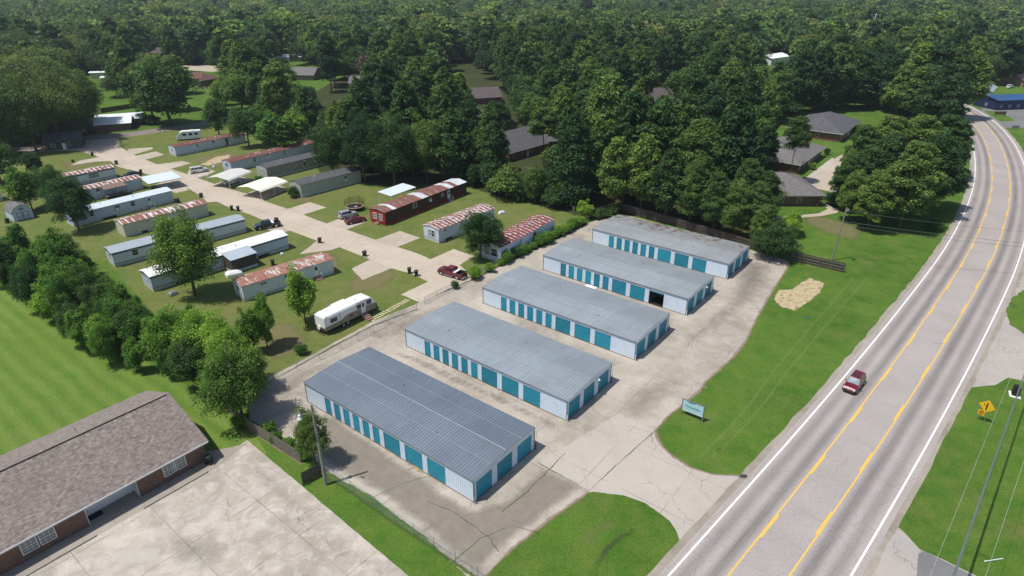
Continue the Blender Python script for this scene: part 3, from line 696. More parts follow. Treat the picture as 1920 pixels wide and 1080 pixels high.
def storage(i):
    x, y, a = FR[i]; a = R(a); ux = Vector((math.cos(a), math.sin(a), 0))
    o = Vector((x, y, 0))-ux*SL
    t = thing('storage_building', st_labels[i], 'storage building', (o.x, o.y, .008), a, 'storage buildings side by side on the concrete lot')
    m = MB()
    wall_run(m, SMALL+LARGE, SL, lambda u0, u1, z0, z1, d0, d1, k: m.box(u0, u1, d0, d1, z0, z1, k), DZ0, DZ1, SH_)
    wall_run(m, ENDD, SW, lambda u0, u1, z0, z1, d0, d1, k: m.box(SL-d1, SL-d0, max(u0, .12), min(u1, SW-.12), z0, z1, k), DZ0, DZ1, SH_)
    wall_run(m, [], SW, lambda u0, u1, z0, z1, d0, d1, k: m.box(d0, d1, max(u0, .12), min(u1, SW-.12), z0, z1, k), DZ0, DZ1, SH_)
    wall_run(m, SMALL+LARGE, SL, lambda u0, u1, z0, z1, d0, d1, k: m.box(u0, u1, SW-d1, SW-d0, z0, z1, k), DZ0, DZ1, SH_)
    for xx in (.125, SL-.125):   # gable triangles
        s = 1 if xx < 1 else -1
        m.prism([(0.12, SH_+.003), (SW-.12, SH_+.003), (SW/2, SH_+SR-.03)], xx-.1*s, xx, 0, axis='x')
    m.build('wall', m_stwall, t)
    b = MB(); b.box(-.03, SL+.03, -.03, -.0, .0, .10); b.box(SL, SL+.03, .0, SW, .0, .06); b.build('base_strip', m_base, t)
    tr = MB()
    for cx, cy in ((-.05, -.05), (SL-.05, -.05), (SL-.05, SW-.05)): tr.box(cx-.0, cx+.1, cy, cy+.1, .0, SH_+.02)
    tr.box(-.1, SL+.1, -.16, -.10, SH_-.07, SH_+.05); tr.build('corner_trim', m_sttrim, t)
    for e in (0, 1):   # pale rake trim on the gable ends
        fs = MB()
        x0 = -.12 if e == 0 else SL+.03
        fs.prism([(-.12, SH_-.13), (-.12, SH_+.03), (SW/2, SH_+SR+.03), (SW+.12, SH_+.03), (SW+.12, SH_-.13), (SW/2, SH_+SR-.13)], x0, x0+.09, 0, axis='x'); fs.build('rake_trim', m_stpanel, t)
        rf = MB(); e = .12
    for s in (0, 1):
        ya, yb = (-e, SW/2) if s == 0 else (SW+e, SW/2)
        za, zb = SH_+.0, SH_+SR
        rf.add([(-e, ya, za), (SL+e, ya, za), (SL+e, yb, zb), (-e, yb, zb), (-e, ya, za+.05), (SL+e, ya, za+.05), (SL+e, yb, zb+.05), (-e, yb, zb+.05)],
               [(0, 1, 2, 3), (4, 5, 6, 7), (0, 1, 5, 4), (1, 2, 6, 5), (3, 0, 4, 7)])
        k = .06
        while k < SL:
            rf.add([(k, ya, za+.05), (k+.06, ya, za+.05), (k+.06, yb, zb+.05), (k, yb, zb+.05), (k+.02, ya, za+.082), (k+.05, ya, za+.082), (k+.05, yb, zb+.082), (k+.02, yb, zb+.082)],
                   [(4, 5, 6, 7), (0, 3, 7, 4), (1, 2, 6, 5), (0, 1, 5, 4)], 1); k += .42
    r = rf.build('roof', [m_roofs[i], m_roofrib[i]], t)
    lp = MB()
    for yy, zz, wd in ((SW/2-.06, SH_+SR+.08, .12),) + ((SW*.26, SH_+SR*.52+.075, .05), (SW*.76, SH_+SR*.48+.075, .05)):
        lp.box(-.1, SL+.1, yy, yy+wd, zz, zz+.02)
    lp.build('ridge_cap', m_ribs, r)
    for k, (a0, b0) in enumerate(SMALL+LARGE):
        if i == 3 and k == 8:
            d = MB(); d.box(0, b0-a0, 0, .03, DZ1-.22, DZ1); q = d.build('rolling_door', m_teal, t, loc=(a0, .05, 0)); q['label'] = 'rolled-up teal door above the open bay'
            fl = MB(); fl.box(a0, b0, .15, 5.2, .012, .03); fl.box(a0-.6, b0+.6, 5.2, 5.28, .012, SH_-.05); fl.build('shaded_bay_lining', m_dark, t)
            bb = MB(); bb.box(a0+.3, a0+1.2, 3.2, 4.0, .03, .8); bb.box(a0+1.5, a0+2.2, 3.6, 4.4, .03, 1.1); bb.box(a0+.5, a0+1.0, 3.4, 3.8, .8, 1.2); bb.build('stored_boxes', m_sttrim, t)
            continue
        door_mesh(b0-a0).build('rolling_door', m_teal, t, loc=(a0, .06, 0))
    for a0, b0 in ENDD:
        q = door_mesh(b0-a0).build('rolling_door', m_teal, t); q.rotation_euler = (0, 0, R(90)); q.location = (SL-.06, a0, 0)
    for k in range(3):       # low posts at the corner nearest the drive
        pass
    p = MB(); p.tube((SL+.18, -.12, 0), (SL+.18, -.12, .95), .07, n=8); p.build('corner_post', m_wht if i else m_galv, t)
    p = MB(); p.tube((SL+.22, SW+.05, 0), (SL+.22, SW+.05, 1.15), .06, n=8); p.build('corner_post', m_black, t)
    if i in (1, 3):
        l = MB(); l.box(SL+.10, SL+.28, 6.95, 7.25, 2.62, 2.74); l.tube((SL+.28, 7.1, 2.70), (SL+.42, 7.1, 2.48), .10, .16, 8); l.build('wall_lamp', m_wht, t)
    if i in (0, 1):
        l = MB(); l.tube((SL+.30, SW-.3, 0), (SL+.45, SW+.0, 4.0), .02, .015, 6); l.build('whip_aerial', m_wire, t)
    for (vx, vy) in ((( 6, 3.2), (17, 7.5)) if i % 2 else ((11, 7.2), (21, 3.0))):
        vv = MB(); zz = SH_+SR*(min(vy, SW-vy)/(SW/2)); vv.tube((vx, vy, zz), (vx, vy, zz+.28), .06, n=8); vv.build('roof_vent', m_sttrim, r)
for i in range(5): storage(i)
# bleached board lying on the third roof's back edge / between buildings, straw by the first
o = G(1108, 538); m = MB(); m.box(-1.1, 1.1, -.45, .45, 0, .08); m.box(-.95, .95, -.3, .3, .08, .14); q = m.build('mattress', m_wht, loc=(o.x, o.y, .01)); q.rotation_euler = (0, 0, R(-38))
tag(q, 'white mattress lying on the concrete between the third and fourth storage buildings', 'mattress')
m = MB()
for k in range(160):
    a = random.uniform(0, 6.3); rr = abs(random.gauss(0, .55)); x, y = rr*1.7*math.cos(a), rr*.6*math.sin(a); t2 = random.uniform(0, 3.1); l = random.uniform(.1, .3)
    m.box(x, x+l*math.cos(t2)+.02, y, y+l*math.sin(t2)*.5+.02, .0, random.uniform(.02, .10))
o = G(782, 879); q = m.build('straw_heap', m_straw, loc=(o.x, o.y, .012)); q.rotation_euler = (0, 0, R(-38)); tag(q, kind='stuff')

# ---------------------------------------------------------------- window helper (frame with its pane)
def window(parent, x, z, wd, ht, side='f', off=0.0, pane=None, frame=None, mull=True, name='window'):
    """side f: on the local y=off face looking to -y; side e: on the x=off face looking to -x; r: x=off looking +x"""
    pane = pane or m_glass; frame = frame or m_wht
    def bx(m, a0, a1, z0, z1, d0, d1):
        if side == 'f': m.box(a0, a1, off-d1, off-d0, z0, z1)
        elif side == 'e': m.box(off-d1, off-d0, a0, a1, z0, z1)
        else: m.box(off+d0, off+d1, a0, a1, z0, z1)
    f = MB(); t = .07
    bx(f, x, x+t, z, z+ht, 0, .06); bx(f, x+wd-t, x+wd, z, z+ht, 0, .06); bx(f, x+t, x+wd-t, z, z+t, 0, .06); bx(f, x+t, x+wd-t, z+ht-t, z+ht, 0, .06)
    if mull: bx(f, x+t, x+wd-t, z+ht/2-.025, z+ht/2+.025, 0, .05)
    w_ = f.build(name, frame, parent)
    p = MB(); bx(p, x+t, x+wd-t, z+t, z+ht-t, 0, .025); p.build('pane', pane, w_)
    return w_
def gable_roof(m, L, W, z, rise, ov=.3, ove=.3, th=.12, mi=0):
    sl = rise/(W/2)
    for s in (0, 1):
        ya, yb = (-ov, W/2) if s == 0 else (W+ov, W/2); za = z-ov*sl; zb = z+rise
        m.add([(-ove, ya, za), (L+ove, ya, za), (L+ove, yb, zb), (-ove, yb, zb), (-ove, ya, za+th), (L+ove, ya, za+th), (L+ove, yb, zb+th), (-ove, yb, zb+th)],
              [(0, 1, 2, 3), (4, 5, 6, 7), (0, 1, 5, 4), (1, 2, 6, 5), (3, 0, 4, 7)], mi)
def hip_roof(m, L, W, z, rise, ov=.6, th=.12):
    x0, x1, y0, y1 = -ov, L+ov, -ov, W+ov; hw = (y1-y0)/2; ym = (y0+y1)/2
    v = [(x0, y0, z), (x1, y0, z), (x1, y1, z), (x0, y1, z), (x0+hw*.95, ym, z+rise), (x1-hw*.95, ym, z+rise)]
    m.add(v, [(0, 1, 5, 4), (1, 2, 5), (2, 3, 4, 5), (3, 0, 4), (0, 3, 2, 1)])
    m.box(x0+.02, x1-.02, y0+.02, y1-.02, z-.2, z-.004, 1)

# ---------------------------------------------------------------- mobile homes
m_walls = {'white': plain('white_home_siding', (.66, .70, .76), .6, .3, 0, .08, .6, dirt=.3), 'grey': plain('grey_green_siding', (.40, .42, .38), .6, .3, 0, .06, .6, dirt=.1),
           'tan': plain('taupe_siding', (.30, .285, .25), .6, .3, 0, .06, .6), 'cream': plain('cream_siding', (.60, .575, .47), .7, .3, 0, .1, .6, dirt=.3),
           'blue': plain('pale_blue_siding', (.52, .59, .72), .6, .3, 0, .08, .6, dirt=.25), 'redshaded': plain('shaded_red_siding', (.075, .038, .032), .7, .3, 0, .25, .8, dirt=.3), 'red': plain('barn_red_siding', (.30, .035, .022), .7, .3, 0, .2, .8, dirt=.2),  # first red: long wall's shade painted in as a darker brown
           'aqua': plain('pale_aqua_siding', (.58, .64, .76), .6, .3, 0, .08, .6, dirt=.3)}
m_band = plain('slate_blue_trim', (.13, .18, .22), .6); m_skirt = plain('pale_skirting', (.55, .57, .56), .7, .3, 0, .15, 1.2, dirt=.4)
GRP_H = 'mobile homes along the concrete park road'
def home(label, R_px, L, wd=4.3, h=2.95, roof=None, wall='white', end=None, band=None, skirt=None, wins=(), ewins=(), doors=(), ang=None, seams=1.22, rise=.42, C_px=None, gable=None, gap=(), name='mobile_home', R_w=None):
    Rw = R_w or G(*R_px)
    if C_px: Cw = G(*C_px); a = math.atan2((Rw-Cw).y, (Rw-Cw).x); L = (Rw-Cw).length
    else: a = UA if ang is None else R(ang); Cw = Rw-Vector((math.cos(a), math.sin(a), 0))*L
    t = thing(name, label, 'mobile home', (Cw.x, Cw.y, L1), a, GRP_H)
    wm = m_walls[wall]; em = m_walls[end] if end else wm; s0 = .62
    m = MB(); m.box(0, L, 0, wd, s0, h)
    for xx, q in ((0, 1), (L-.06, 1)): m.prism([(0, h+.002), (wd, h+.002), (wd/2, h+rise-.02)], xx, xx+.06, 1 if gable else 0, axis='x')
    k = .3
    while k < L-.1: m.box(k, k+.03, -.018, 0, s0, h); k += .41 if wall not in ('grey', 'tan') else 99
    if wall in ('grey', 'tan'):
        for zz in np.arange(s0+.2, h, .2): m.box(0, L, -.012, 0, zz, zz+.02); m.box(-.012, 0, 0, wd, zz, zz+.02)
    k = .2
    while k < wd: m.box(-.018, 0, k, k+.03, s0, h); k += .41
    m.build('wall', [wm, gable or wm], t)
    if end:
        e = MB(); e.box(-.03, -.02, .02, wd-.02, s0, h+.02); e.build('end_panel', em, t)
    if band:
        b = MB(); b.box(-.04, L+.04, -.045, -.02, h-.42, h-.02); b.box(-.04, -.02, -.02, wd, h-.42, h-.02); b.box(-.02, L+.02, -.035, -.02, s0+.05, s0+.16); b.build('trim_band', band, t)
    sk = MB(); x = .03
    for a0, b0 in list(gap)+[(L, L)]:
        sk.box(x, min(a0, L-.03), .05, .12, 0, s0-.005); x = b0
    sk.box(.05, .12, .12, wd-.05, 0, s0-.005); sk.box(L-.12, L-.05, .12, wd-.05, 0, s0-.005); sk.box(.12, L-.12, wd-.12, wd-.05, 0, s0-.005)
    sk.box(0, L, .0, .05, s0-.14, s0-.005)
    sk.build('skirting', skirt or m_skirt, t)
    r = MB(); gable_roof(r, L, wd, h+.005, rise, .14, .16, .07)
    k = seams
    while seams and k < L:
        for sgn in (0, 1):
            ya, yb = (-.15, wd/2) if sgn == 0 else (wd+.15, wd/2)
            r.add([(k-.04, ya, h+.055), (k+.04, ya, h+.055), (k+.04, yb, h+rise+.10), (k-.04, yb, h+rise+.10), (k-.02, ya, h+.10), (k+.02, ya, h+.10), (k+.02, yb, h+rise+.13), (k-.02, yb, h+rise+.13)], [(4, 5, 6, 7), (0, 3, 7, 4), (1, 2, 6, 5), (0, 1, 5, 4)])
        k += seams
    ro = r.build('roof', roof, t)
    for vx in (L*.3, L*.62):
        v = MB(); v.tube((vx, wd*.35, h+rise*.6), (vx, wd*.35, h+rise*.7+.3), .09, n=8); v.tube((vx, wd*.35, h+rise*.7+.3), (vx, wd*.35, h+rise*.7+.36), .14, n=8); v.build('roof_vent', m_wht if vx < L/2 else m_galv, ro)
    if len(wins) > 1:
        x_ = wins[1][0]; ac = MB(); ac.box(x_+.15, x_+.75, -.42, -.085, wins[1][1]-.02, wins[1][1]+.40); ac.build('air_conditioner', m_stpanel, t, bevel=.02)
    for (x, z, ww, hh, *pn) in wins: window(t, x, z, ww, hh, 'f', -.02, pane=pn[0] if pn else None)
    for (y, z, ww, hh, *pn) in ewins: window(t, y, z, ww, hh, 'e', -.032, pane=pn[0] if pn else None)
    for (x, kind) in doors:
        d = MB(); d.box(x, x+.92, -.07, -.02, s0+.06, s0+2.1); dd = d.build('door', m_wht if kind != 'wood' else m_wood, t)
        p = MB(); p.box(x+.2, x+.72, -.085, -.07, s0+1.2, s0+1.85); p.build('pane', m_glass, dd)
        s = MB()
        for q in range(3): s.box(x-.1, x+1.1, -.10-.3*(q+1), -.10-.3*q, 0, s0-.05-.19*q)
        st = s.build('steps', m_steps if kind != 'metal' else m_galv, t)
        hr = MB(); hr.tube((x+1.08, -.1, 0), (x+1.08, -.1, 1.5), .025, n=6); hr.tube((x+1.08, -.95, 0), (x+1.08, -.95, .95), .025, n=6); hr.tube((x+1.08, -.1, 1.5), (x+1.08, -.95, .95), .025, n=6); hr.build('handrail', m_wht, st)
    return t, L

W3 = [(2.2, 1.75, .8, .95), (6.2, 1.65, 1.1, 1.05), (12.5, 1.75, .8, .95)]
h1, _ = home('white mobile home with streaky rust-brown roof and timber steps, behind the travel trailer', (626.9, 513), 18.2, roof=m_rr['A'], wall='white', seams=.9, wins=[(3.1, 2.1, 1.3, .5), (7.5, 1.7, 1.0, 1.0)], ewins=[(1.5, 1.35, .9, 1.3)], doors=[(13.2, 'steps')], C_px=(459, 566), gap=[(13, 14.2)])
h2, _ = home('long white-roofed mobile home with slate band and a wooden shed built on its side', (542.5, 466), 0, C_px=(288.5, 547.5), roof=m_sheet['white'], wall='blue', band=m_band, seams=0, wins=[(8.5, 1.7, 1.0, 1.1), (14.2, 1.7, 1.2, .9)], ewins=[(1.4, 1.6, .3, .5)], gap=[(4, 9), (20, 22.5)])
h3, _ = home('grey-roofed mobile home with slate band under the eaves, next to the black pickup', (463, 435), 0, C_px=(216.7, 501.7), roof=m_sheet['grey'], wall='white', band=m_band, seams=0, wins=[(3.4, 1.4, 1.2, 1.25), (8.2, 1.6, 1.1, 1.2)], ewins=[(1.6, 1.6, .8, .9)])
h4, _ = home('cream mobile home with a red rusted roof crossed by pale bands', (392.7, 404), 0, C_px=(236.5, 445.4), roof=m_rr['B'], wall='cream', seams=1.25, wins=[(4.6, 2.2, .9, .4), (7.8, 1.5, .9, 1.3), (12.2, 1.9, .9, .8)], ewins=(), gap=[(3.4, 4.6)])
h5, _ = home('pale blue mobile home with smooth pale blue metal roof', (327, 379), 22.5, roof=m_sheet['ltblue'], wall='blue', seams=0, wins=[(3.5, 1.5, 1.1, 1.2), (9, 1.6, 1.2, 1.0), (12.5, 1.5, 1.1, 1.2)], doors=[(16.4, 'metal')], gap=[(6, 9)])
h6, _ = home('mobile home with ribbed red and white roof and a brown porch roof on its side', (269.8, 354), 21, roof=m_rr['C'], wall='blue', seams=1.1, wins=[(2, 1.6, .9, 1.1), (9.8, 1.5, 1.0, 1.2)], doors=[(14.2, 'steps')], band=None)
h7, _ = home('dark-trimmed white mobile home with speckled rust and white roof and wide side window', (219.8, 333), 20, roof=m_rr['C'], wall='white', band=m_band, seams=1.1, wins=[(13.2, 1.2, 2.6, 1.4, m_blind), (4.0, 1.4, 1.0, 1.2)])
r7 = G(219.8, 333)
h8, _ = home('white mobile home with rusty striped roof beside the garden shed', None, 20, R_w=r7-U*26.5+V*1.0, roof=m_rr['C'], wall='white', band=m_band, seams=1.2, wins=[(10.0, 1.4, 1.6, 1.2), (4, 1.4, 1, 1.2)])
h9, _ = home('white mobile home with plain dark red roof, alone on the lawn by the side street', (461.5, 267.7), 0, C_px=(331, 293.7), roof=m_rr['E'], wall='aqua', seams=1.2, wins=[(6.6, 1.7, .9, .95, m_blind), (12, 1.5, .9, 1.2)], ewins=[(1.5, 1.4, .9, 1.0)], doors=[(16.5, 'wood')], gable=m_wht)
h10, _ = home('long mobile home with spotted dark red roof and a white patch near its far end', (591, 285), 0, C_px=(435.4, 323.5), roof=m_rr['E'], wall='blue', seams=1.2, wins=[(7.2, 1.5, .9, 1.2), (12, 1.8, .8, .8, m_blind), (17.5, 1.5, .9, 1.2, m_blind)], ewins=[(1.4, 1.5, 1.5, 1.0)], gable=m_wht)
h11, _ = home('taupe manufactured home with grey shingle roof and an arched window', (600, 312), 19.5, ang=51.5, wd=5.2, h=3.2, roof=m_shgrey, wall='tan', end='grey', seams=0, rise=.7, wins=[(8.6, 1.6, .9, 1.3, m_blind), (15.2, 1.6, .9, 1.3, m_blind), (17.6, 1.6, .7, 1.2, m_blind), (18.5, 1.6, .7, 1.2, m_blind)], ewins=[(1.0, 1.3, .9, 1.3, m_blind), (2.3, 1.3, .9, 1.3, m_blind)], R_w=G(503, 336.5)+U*19.5)
aw = MB(); n = 10; aw.add([(11.4, -.03, 1.0), (12.9, -.03, 1.0)]+[(12.15+.75*math.cos(math.pi*k/n), -.03, 2.1+.75*math.sin(math.pi*k/n)) for k in range(n+1)]+[(11.4, -.1, 1.0), (12.9, -.1, 1.0)]+[(12.15+.75*math.cos(math.pi*k/n), -.1, 2.1+.75*math.sin(math.pi*k/n)) for k in range(n+1)], [tuple(range(13)), tuple(range(13, 26))]+[(i_, (i_+1) % 13, 13+(i_+1) % 13, 13+i_) for i_ in (0, 1)]+[(k, k+1, k+14, k+13) for k in range(2, 12)])
awo = aw.build('arched_window', m_wht, h11); q = MB(); q.box(11.6, 12.1, -.12, -.1, 1.2, 2.5); q.box(12.2, 12.7, -.12, -.1, 1.2, 2.5); q.build('pane', m_glass, awo)
h12, _ = home('grey-green manufactured home with dark shingle roof beside the cream carport', (678, 341), 0, C_px=(566.7, 371), wd=5.2, h=3.3, roof=m_shgrey, wall='grey', seams=0, rise=.75, wins=[(1.8, 1.9, .3, .5), (13, 1.5, .9, 1.4)], ewins=[(1.0, 1.8, .8, .9, m_blind)])
h13, _ = home('long red mobile home with patchwork rust and bare metal roof', (875, 363.6), 0, C_px=(723.4, 423.8), wd=4.9, h=3.15, roof=patch_roof('patchwork_metal_and_rust_roof'), wall='redshaded', end='red', seams=.6, skirt=m_walls['red'], wins=[(9.0, 1.6, 1.3, 1.2), (14.5, 1.8, .9, .8), (19, 1.8, .8, .8)], doors=[(21.3, 'metal')], ewins=[(.8, 1.1, 1.2, 1.4, m_blind), (2.6, 1.1, 1.2, 1.4, m_blind)])
h14, _ = home('white mobile home with checkered red and white roof, next to the long red home', (926.7, 415), 0, C_px=(823.4, 456.6), wd=4.6, h=3.1, roof=m_rr['C'], wall='aqua', seams=.95, gable=m_wht, wins=[(1.4, 2.1, 1.0, .7, m_blind), (6.5, 1.8, 1.0, 1.1, m_blind)], ewins=[(1.2, 1.1, 1.0, 1.5), (2.3, 1.1, .9, 1.5, m_blind)], gap=[(2, 4)])
h15, _ = home('white mobile home with red roof dotted white, just behind the chain-link fence', (1039, 437), 0, C_px=(939, 493), wd=4.8, h=3.2, roof=m_rr['D'], wall='aqua', seams=1.2, gable=m_wht, wins=[(1.5, 1.8, .8, .8, m_blind), (6.5, 1.6, .8, 1.2, m_blind)], ewins=[(.8, 1.0, 1.6, 1.7), (2.6, 1.0, 1.4, 1.7, m_blind)], doors=[(11.5, 'wood')])

def box_on(px, dims, mat, name, label, cat, ang=UA, z=0, kind=None, parts=None, grp=None):
    o = G(*px); m = MB(); m.box(0, dims[0], 0, dims[1], 0, dims[2]); q = m.build(name, mat, loc=(o.x, o.y, z+L1)); q.rotation_euler = (0, 0, ang); return tag(q, label, cat, grp)
# shed built on the side of the white-roofed home (a part of it)
def lean_to(t, x, L, D, h, roofm, wallm, posts=False, name='lean_to'):
    r = MB(); r.add([(x-.2, -D-.25, h), (x+L+.2, -D-.25, h), (x+L+.2, -.05, h+.55), (x-.2, -.05, h+.55), (x-.2, -D-.25, h+.06), (x+L+.2, -D-.25, h+.06), (x+L+.2, -.05, h+.61), (x-.2, -.05, h+.61)], [(0, 1, 2, 3), (4, 5, 6, 7), (0, 1, 5, 4), (1, 2, 6, 5), (2, 3, 7, 6), (3, 0, 4, 7)])
    ro = r.build(name+'_roof', roofm, t); m = MB()
    if posts:
        for k in (0, L/2, L): m.box(x+k-.05, x+k+.05, -D, -D+.1, 0, h)
        m.box(x, x+L, -D, -.1, .5, .6); m.box(x, x+L, -D, -D+.05, 1.3, 1.4)
        for k in np.arange(0, L, .25): m.box(x+k, x+k+.05, -D+.0, -D+.05, .6, 1.3)
    else:
        m.box(x, x+L, -D, -.1, .55, h-.01)
        for k in np.arange(.1, L, .33): m.box(x+k, x+k+.03, -D-.02, -D, .55, h-.02)
        for k in np.arange(.1, D-.2, .33): m.box(x-.02, x, -D+k, -D+k+.03, .55, h)
    m.build(name+'_wall', wallm, t)
    if not posts: s = MB(); s.box(x, x+L, -D, -D+.1, 0, .55); s.box(x, x+.1, -D+.1, -.1, 0, .55); s.build(name+'_base', m_skirt, t)
lean_to(h2, 13.2, 5.0, 3.3, 2.75, m_sheet['galv'], m_wooddark, name='shed')
lean_to(h6, 11.2, 5.0, 2.0, 2.55, m_sheet['brown'], m_wood, posts=True, name='porch')
# white lattice balustrade of the red home's porch end
p = MB()
for k in (0, 1.6): p.box(-.9, -.82, 1.0+k*1.5, 1.08+k*1.5, 0, 2.9)
for k in range(3): p.box(-.35-.3*k, -.05-.3*k, 1.9, 3.0, 0, .55-.18*k)
p.build('end_steps', m_steps, h13)
rdoor = MB(); rdoor.box(-.06, -.035, .5, 4.4, .65, 1.15); rdoor.build('end_panel', plain('bright_red_board', (.36, .03, .02), .7), h13)

# ---------------------------------------------------------------- carports
def carport(label, L_px, N_px, R_px, h, roofm, peak=.55, flat=False):
    """L: footing by the road, N: next corner, R: corner away along the length"""
    N = G(*N_px); Rr = G(*R_px); Lf = G(*L_px); a = math.atan2((Rr-N).y, (Rr-N).x); L = (Rr-N).length
    wd = abs((Lf-N).dot(Vector((-math.sin(a), math.cos(a), 0))))
    t = thing('carport', label, 'carport', (N.x, N.y, L2), a, 'metal carports beside the park road')
    prof = [(-.1, h-.35), (.25, h), (wd/2, h+peak), (wd-.25, h), (wd+.1, h-.35)] if not flat else [(-.1, h-.05), (wd*.5, h+.12), (wd+.1, h+.2)]
    top = [(y, z+.05) for y, z in prof]
    n = len(prof); r = MB()
    vs = [(x, y, z) for x in (-.2, L+.2) for y, z in prof+top[::-1]]; k = 2*n
    r.add(vs, [(i_, (i_+1) % k, k+(i_+1) % k, k+i_) for i_ in range(k)]+[tuple(range(k))[::-1], tuple(range(k, 2*k))])
    for x in np.arange(.4, L, .8):
        for j in range(n-1):
            a0, b0 = top[j], top[j+1]; r.add([(x-.03, a0[0], a0[1]), (x+.03, a0[0], a0[1]), (x+.03, b0[0], b0[1]), (x-.03, b0[0], b0[1]), (x, a0[0], a0[1]+.03), (x, b0[0], b0[1]+.03)], [(0, 4, 5, 3), (1, 4, 5, 2)])
    r.build('roof', roofm, t)
    for x in (0.1, L/2, L-.1):
        for y in (.1, wd-.1):
            p = MB(); p.box(x-.04, x+.04, y-.04, y+.04, 0, h-.25 if not flat else h); p.build('post', m_wht, t)
    f = MB(); f.box(0, L, .06, .14, h-.34, h-.26); f.box(0, L, wd-.14, wd-.06, h-.34, h-.26); f.build('eave_rail', m_galv, t)
m_canopy = sheet_roof('pale_blue_canopy', (.60, .68, .73), (.50, .58, .64), .5)
carport('grey-white carport sheltering a white car', (402, 346), (432, 355), (474, 338), 2.5, sheet_roof('grey_white_roof', (.60, .585, .555), (.50, .485, .45), .4))
carport('cream carport with nothing parked under it, beside the grey-green home', (465, 362), (491, 376), (541, 357), 2.5, m_sheet['cream'])
carport('flat bright white carport at the end of the pale blue home', (262, 352), (284, 362), (343, 350), 2.5, m_canopy, flat=True)
carport('pale metal canopy behind the red home', (716, 380), (735, 388), (780, 371), 2.8, m_canopy, flat=True)

# ---------------------------------------------------------------- brick office
A_ = A_EAVE; OV = .45; BL, BW, BH, BRISE = 46.0, 15.8-2*OV, 2.75, 3.05
Ao = Vector((A_.x, A_.y, 0))+V*OV-U*OV
Co = Ao-U*BL
t = thing('brick_office', 'long brown brick building with grey-brown shingle roof and a white recessed entrance', 'office building', (Co.x, Co.y, L1), UA)
def bx_(x): return BL-x            # distances measured back from the right end
P0, P1_ = bx_(12.55), bx_(7.6)       # recessed entrance
m = MB(); th = .25
m.box(0, P0, 0, th, 0, BH); m.box(P1_, BL, 0, th, 0, BH); m.box(P0, P1_, 0, th, BH-.15, BH)
m.box(0, th, th, BW, 0, BH); m.box(BL-th, BL, th, BW, 0, BH); m.box(th, BL-th, BW-th, BW, 0, BH)
for xx in (0, BL-.25): m.prism([(0, BH+.003), (BW, BH+.003), (BW/2, BH+BRISE-.05)], xx, xx+.25, 0, axis='x')
wl = m.build('wall', m_brick, t)
m = MB(); m.box(P0-.05, P0, -.02, 1.6, 0, BH-.02); m.box(P1_, P1_+.05, -.02, 1.6, 0, BH-.02); m.box(P0, P1_, 1.55, 1.62, 0, BH-.02); m.build('entrance_surround', m_wht, t)
m = MB(); m.box(P0+.25, P0+1.3, 1.48, 1.55, .05, 2.15); d = m.build('door', m_wht, t); m = MB(); m.tube((P0+1.18, 1.45, 1.05), (P0+1.18, 1.47, 1.05), .05, n=8); m.build('handle', m_chrome, d)
m = MB(); m.box(P0+.2, P0+1.5, .55, 1.35, .02, .05); m.build('door_mat', m_black, t)
window(t, P0+1.9, .9, 2.5, 1.1, 'f', 1.55, mull=False)
for x0 in (bx_(4.8), bx_(5.0)+1.35, bx_(18.3), bx_(18.3)+1.55, bx_(30), bx_(30)+1.5, bx_(40), bx_(40)+1.5):
    ww = window(t, x0, .75, 1.4, 1.5, 'f', 0, pane=m_blind)
    g_ = MB()
    for k in (1, 2): g_.box(x0+.07+1.26*k/3-.012, x0+.07+1.26*k/3+.012, -.045, -.03, .82, 2.18)
    for k in (1, 3): g_.box(x0+.07, x0+1.33, -.045, -.03, .82+1.36*k/4-.012, .82+1.36*k/4+.012)
    g_.build('glazing_bars', m_wht, ww)
r = MB(); gable_roof(r, BL, BW, BH+.01, BRISE, OV, OV, .12); ro = r.build('roof', m_shbrown, t)
rc = MB(); rc.box(-.3, BL+.1, BW/2-.22, BW/2-.16, BH+BRISE+.09, BH+BRISE+.16); rc.build('ridge_vent', m_black, ro)
gt = MB(); slp = BRISE/(BW/2); gt.box(-.4, BL+.4, -OV-.06, -OV-.0, BH-OV*slp-.04, BH-OV*slp+.14); gt.build('fascia', m_stpanel, t)
rk = MB()
for s_ in (1, -1):
    ya = -OV if s_ == 1 else BW+OV
    rk.add([(BL+OV+.003, ya, BH-OV*slp-.12), (BL+OV+.003, BW/2, BH+BRISE-.12), (BL+OV+.003, BW/2, BH+BRISE+.10), (BL+OV+.003, ya, BH-OV*slp+.10), (BL+OV+.05, ya, BH-OV*slp-.12), (BL+OV+.05, BW/2, BH+BRISE-.12), (BL+OV+.05, BW/2, BH+BRISE+.10), (BL+OV+.05, ya, BH-OV*slp+.10)], [(0, 1, 2, 3), (4, 5, 6, 7), (3, 2, 6, 7), (0, 1, 5, 4), (0, 3, 7, 4)])
rk.build('rake_trim', m_wood, t)
for xx, dy, rr, hh in ((BL-9, 2.6, .05, .4), (BL-20.5, 2.2, .05, .45), (BL-24.6, 1.8, .16, .35), (BL-25.2, 2.3, .07, .5), (BL-26.8, 1.9, .05, .35), (BL-28.5, 2.1, .05, .35), (BL-29.5, 2.9, .05, .35)):
    zz = BH+BRISE-dy*slp; v = MB(); v.tube((xx, BW/2+dy, zz), (xx, BW/2+dy, zz+hh+.1), rr, n=8); v.build('roof_vent', m_galv if rr > .1 else m_sttrim, ro)
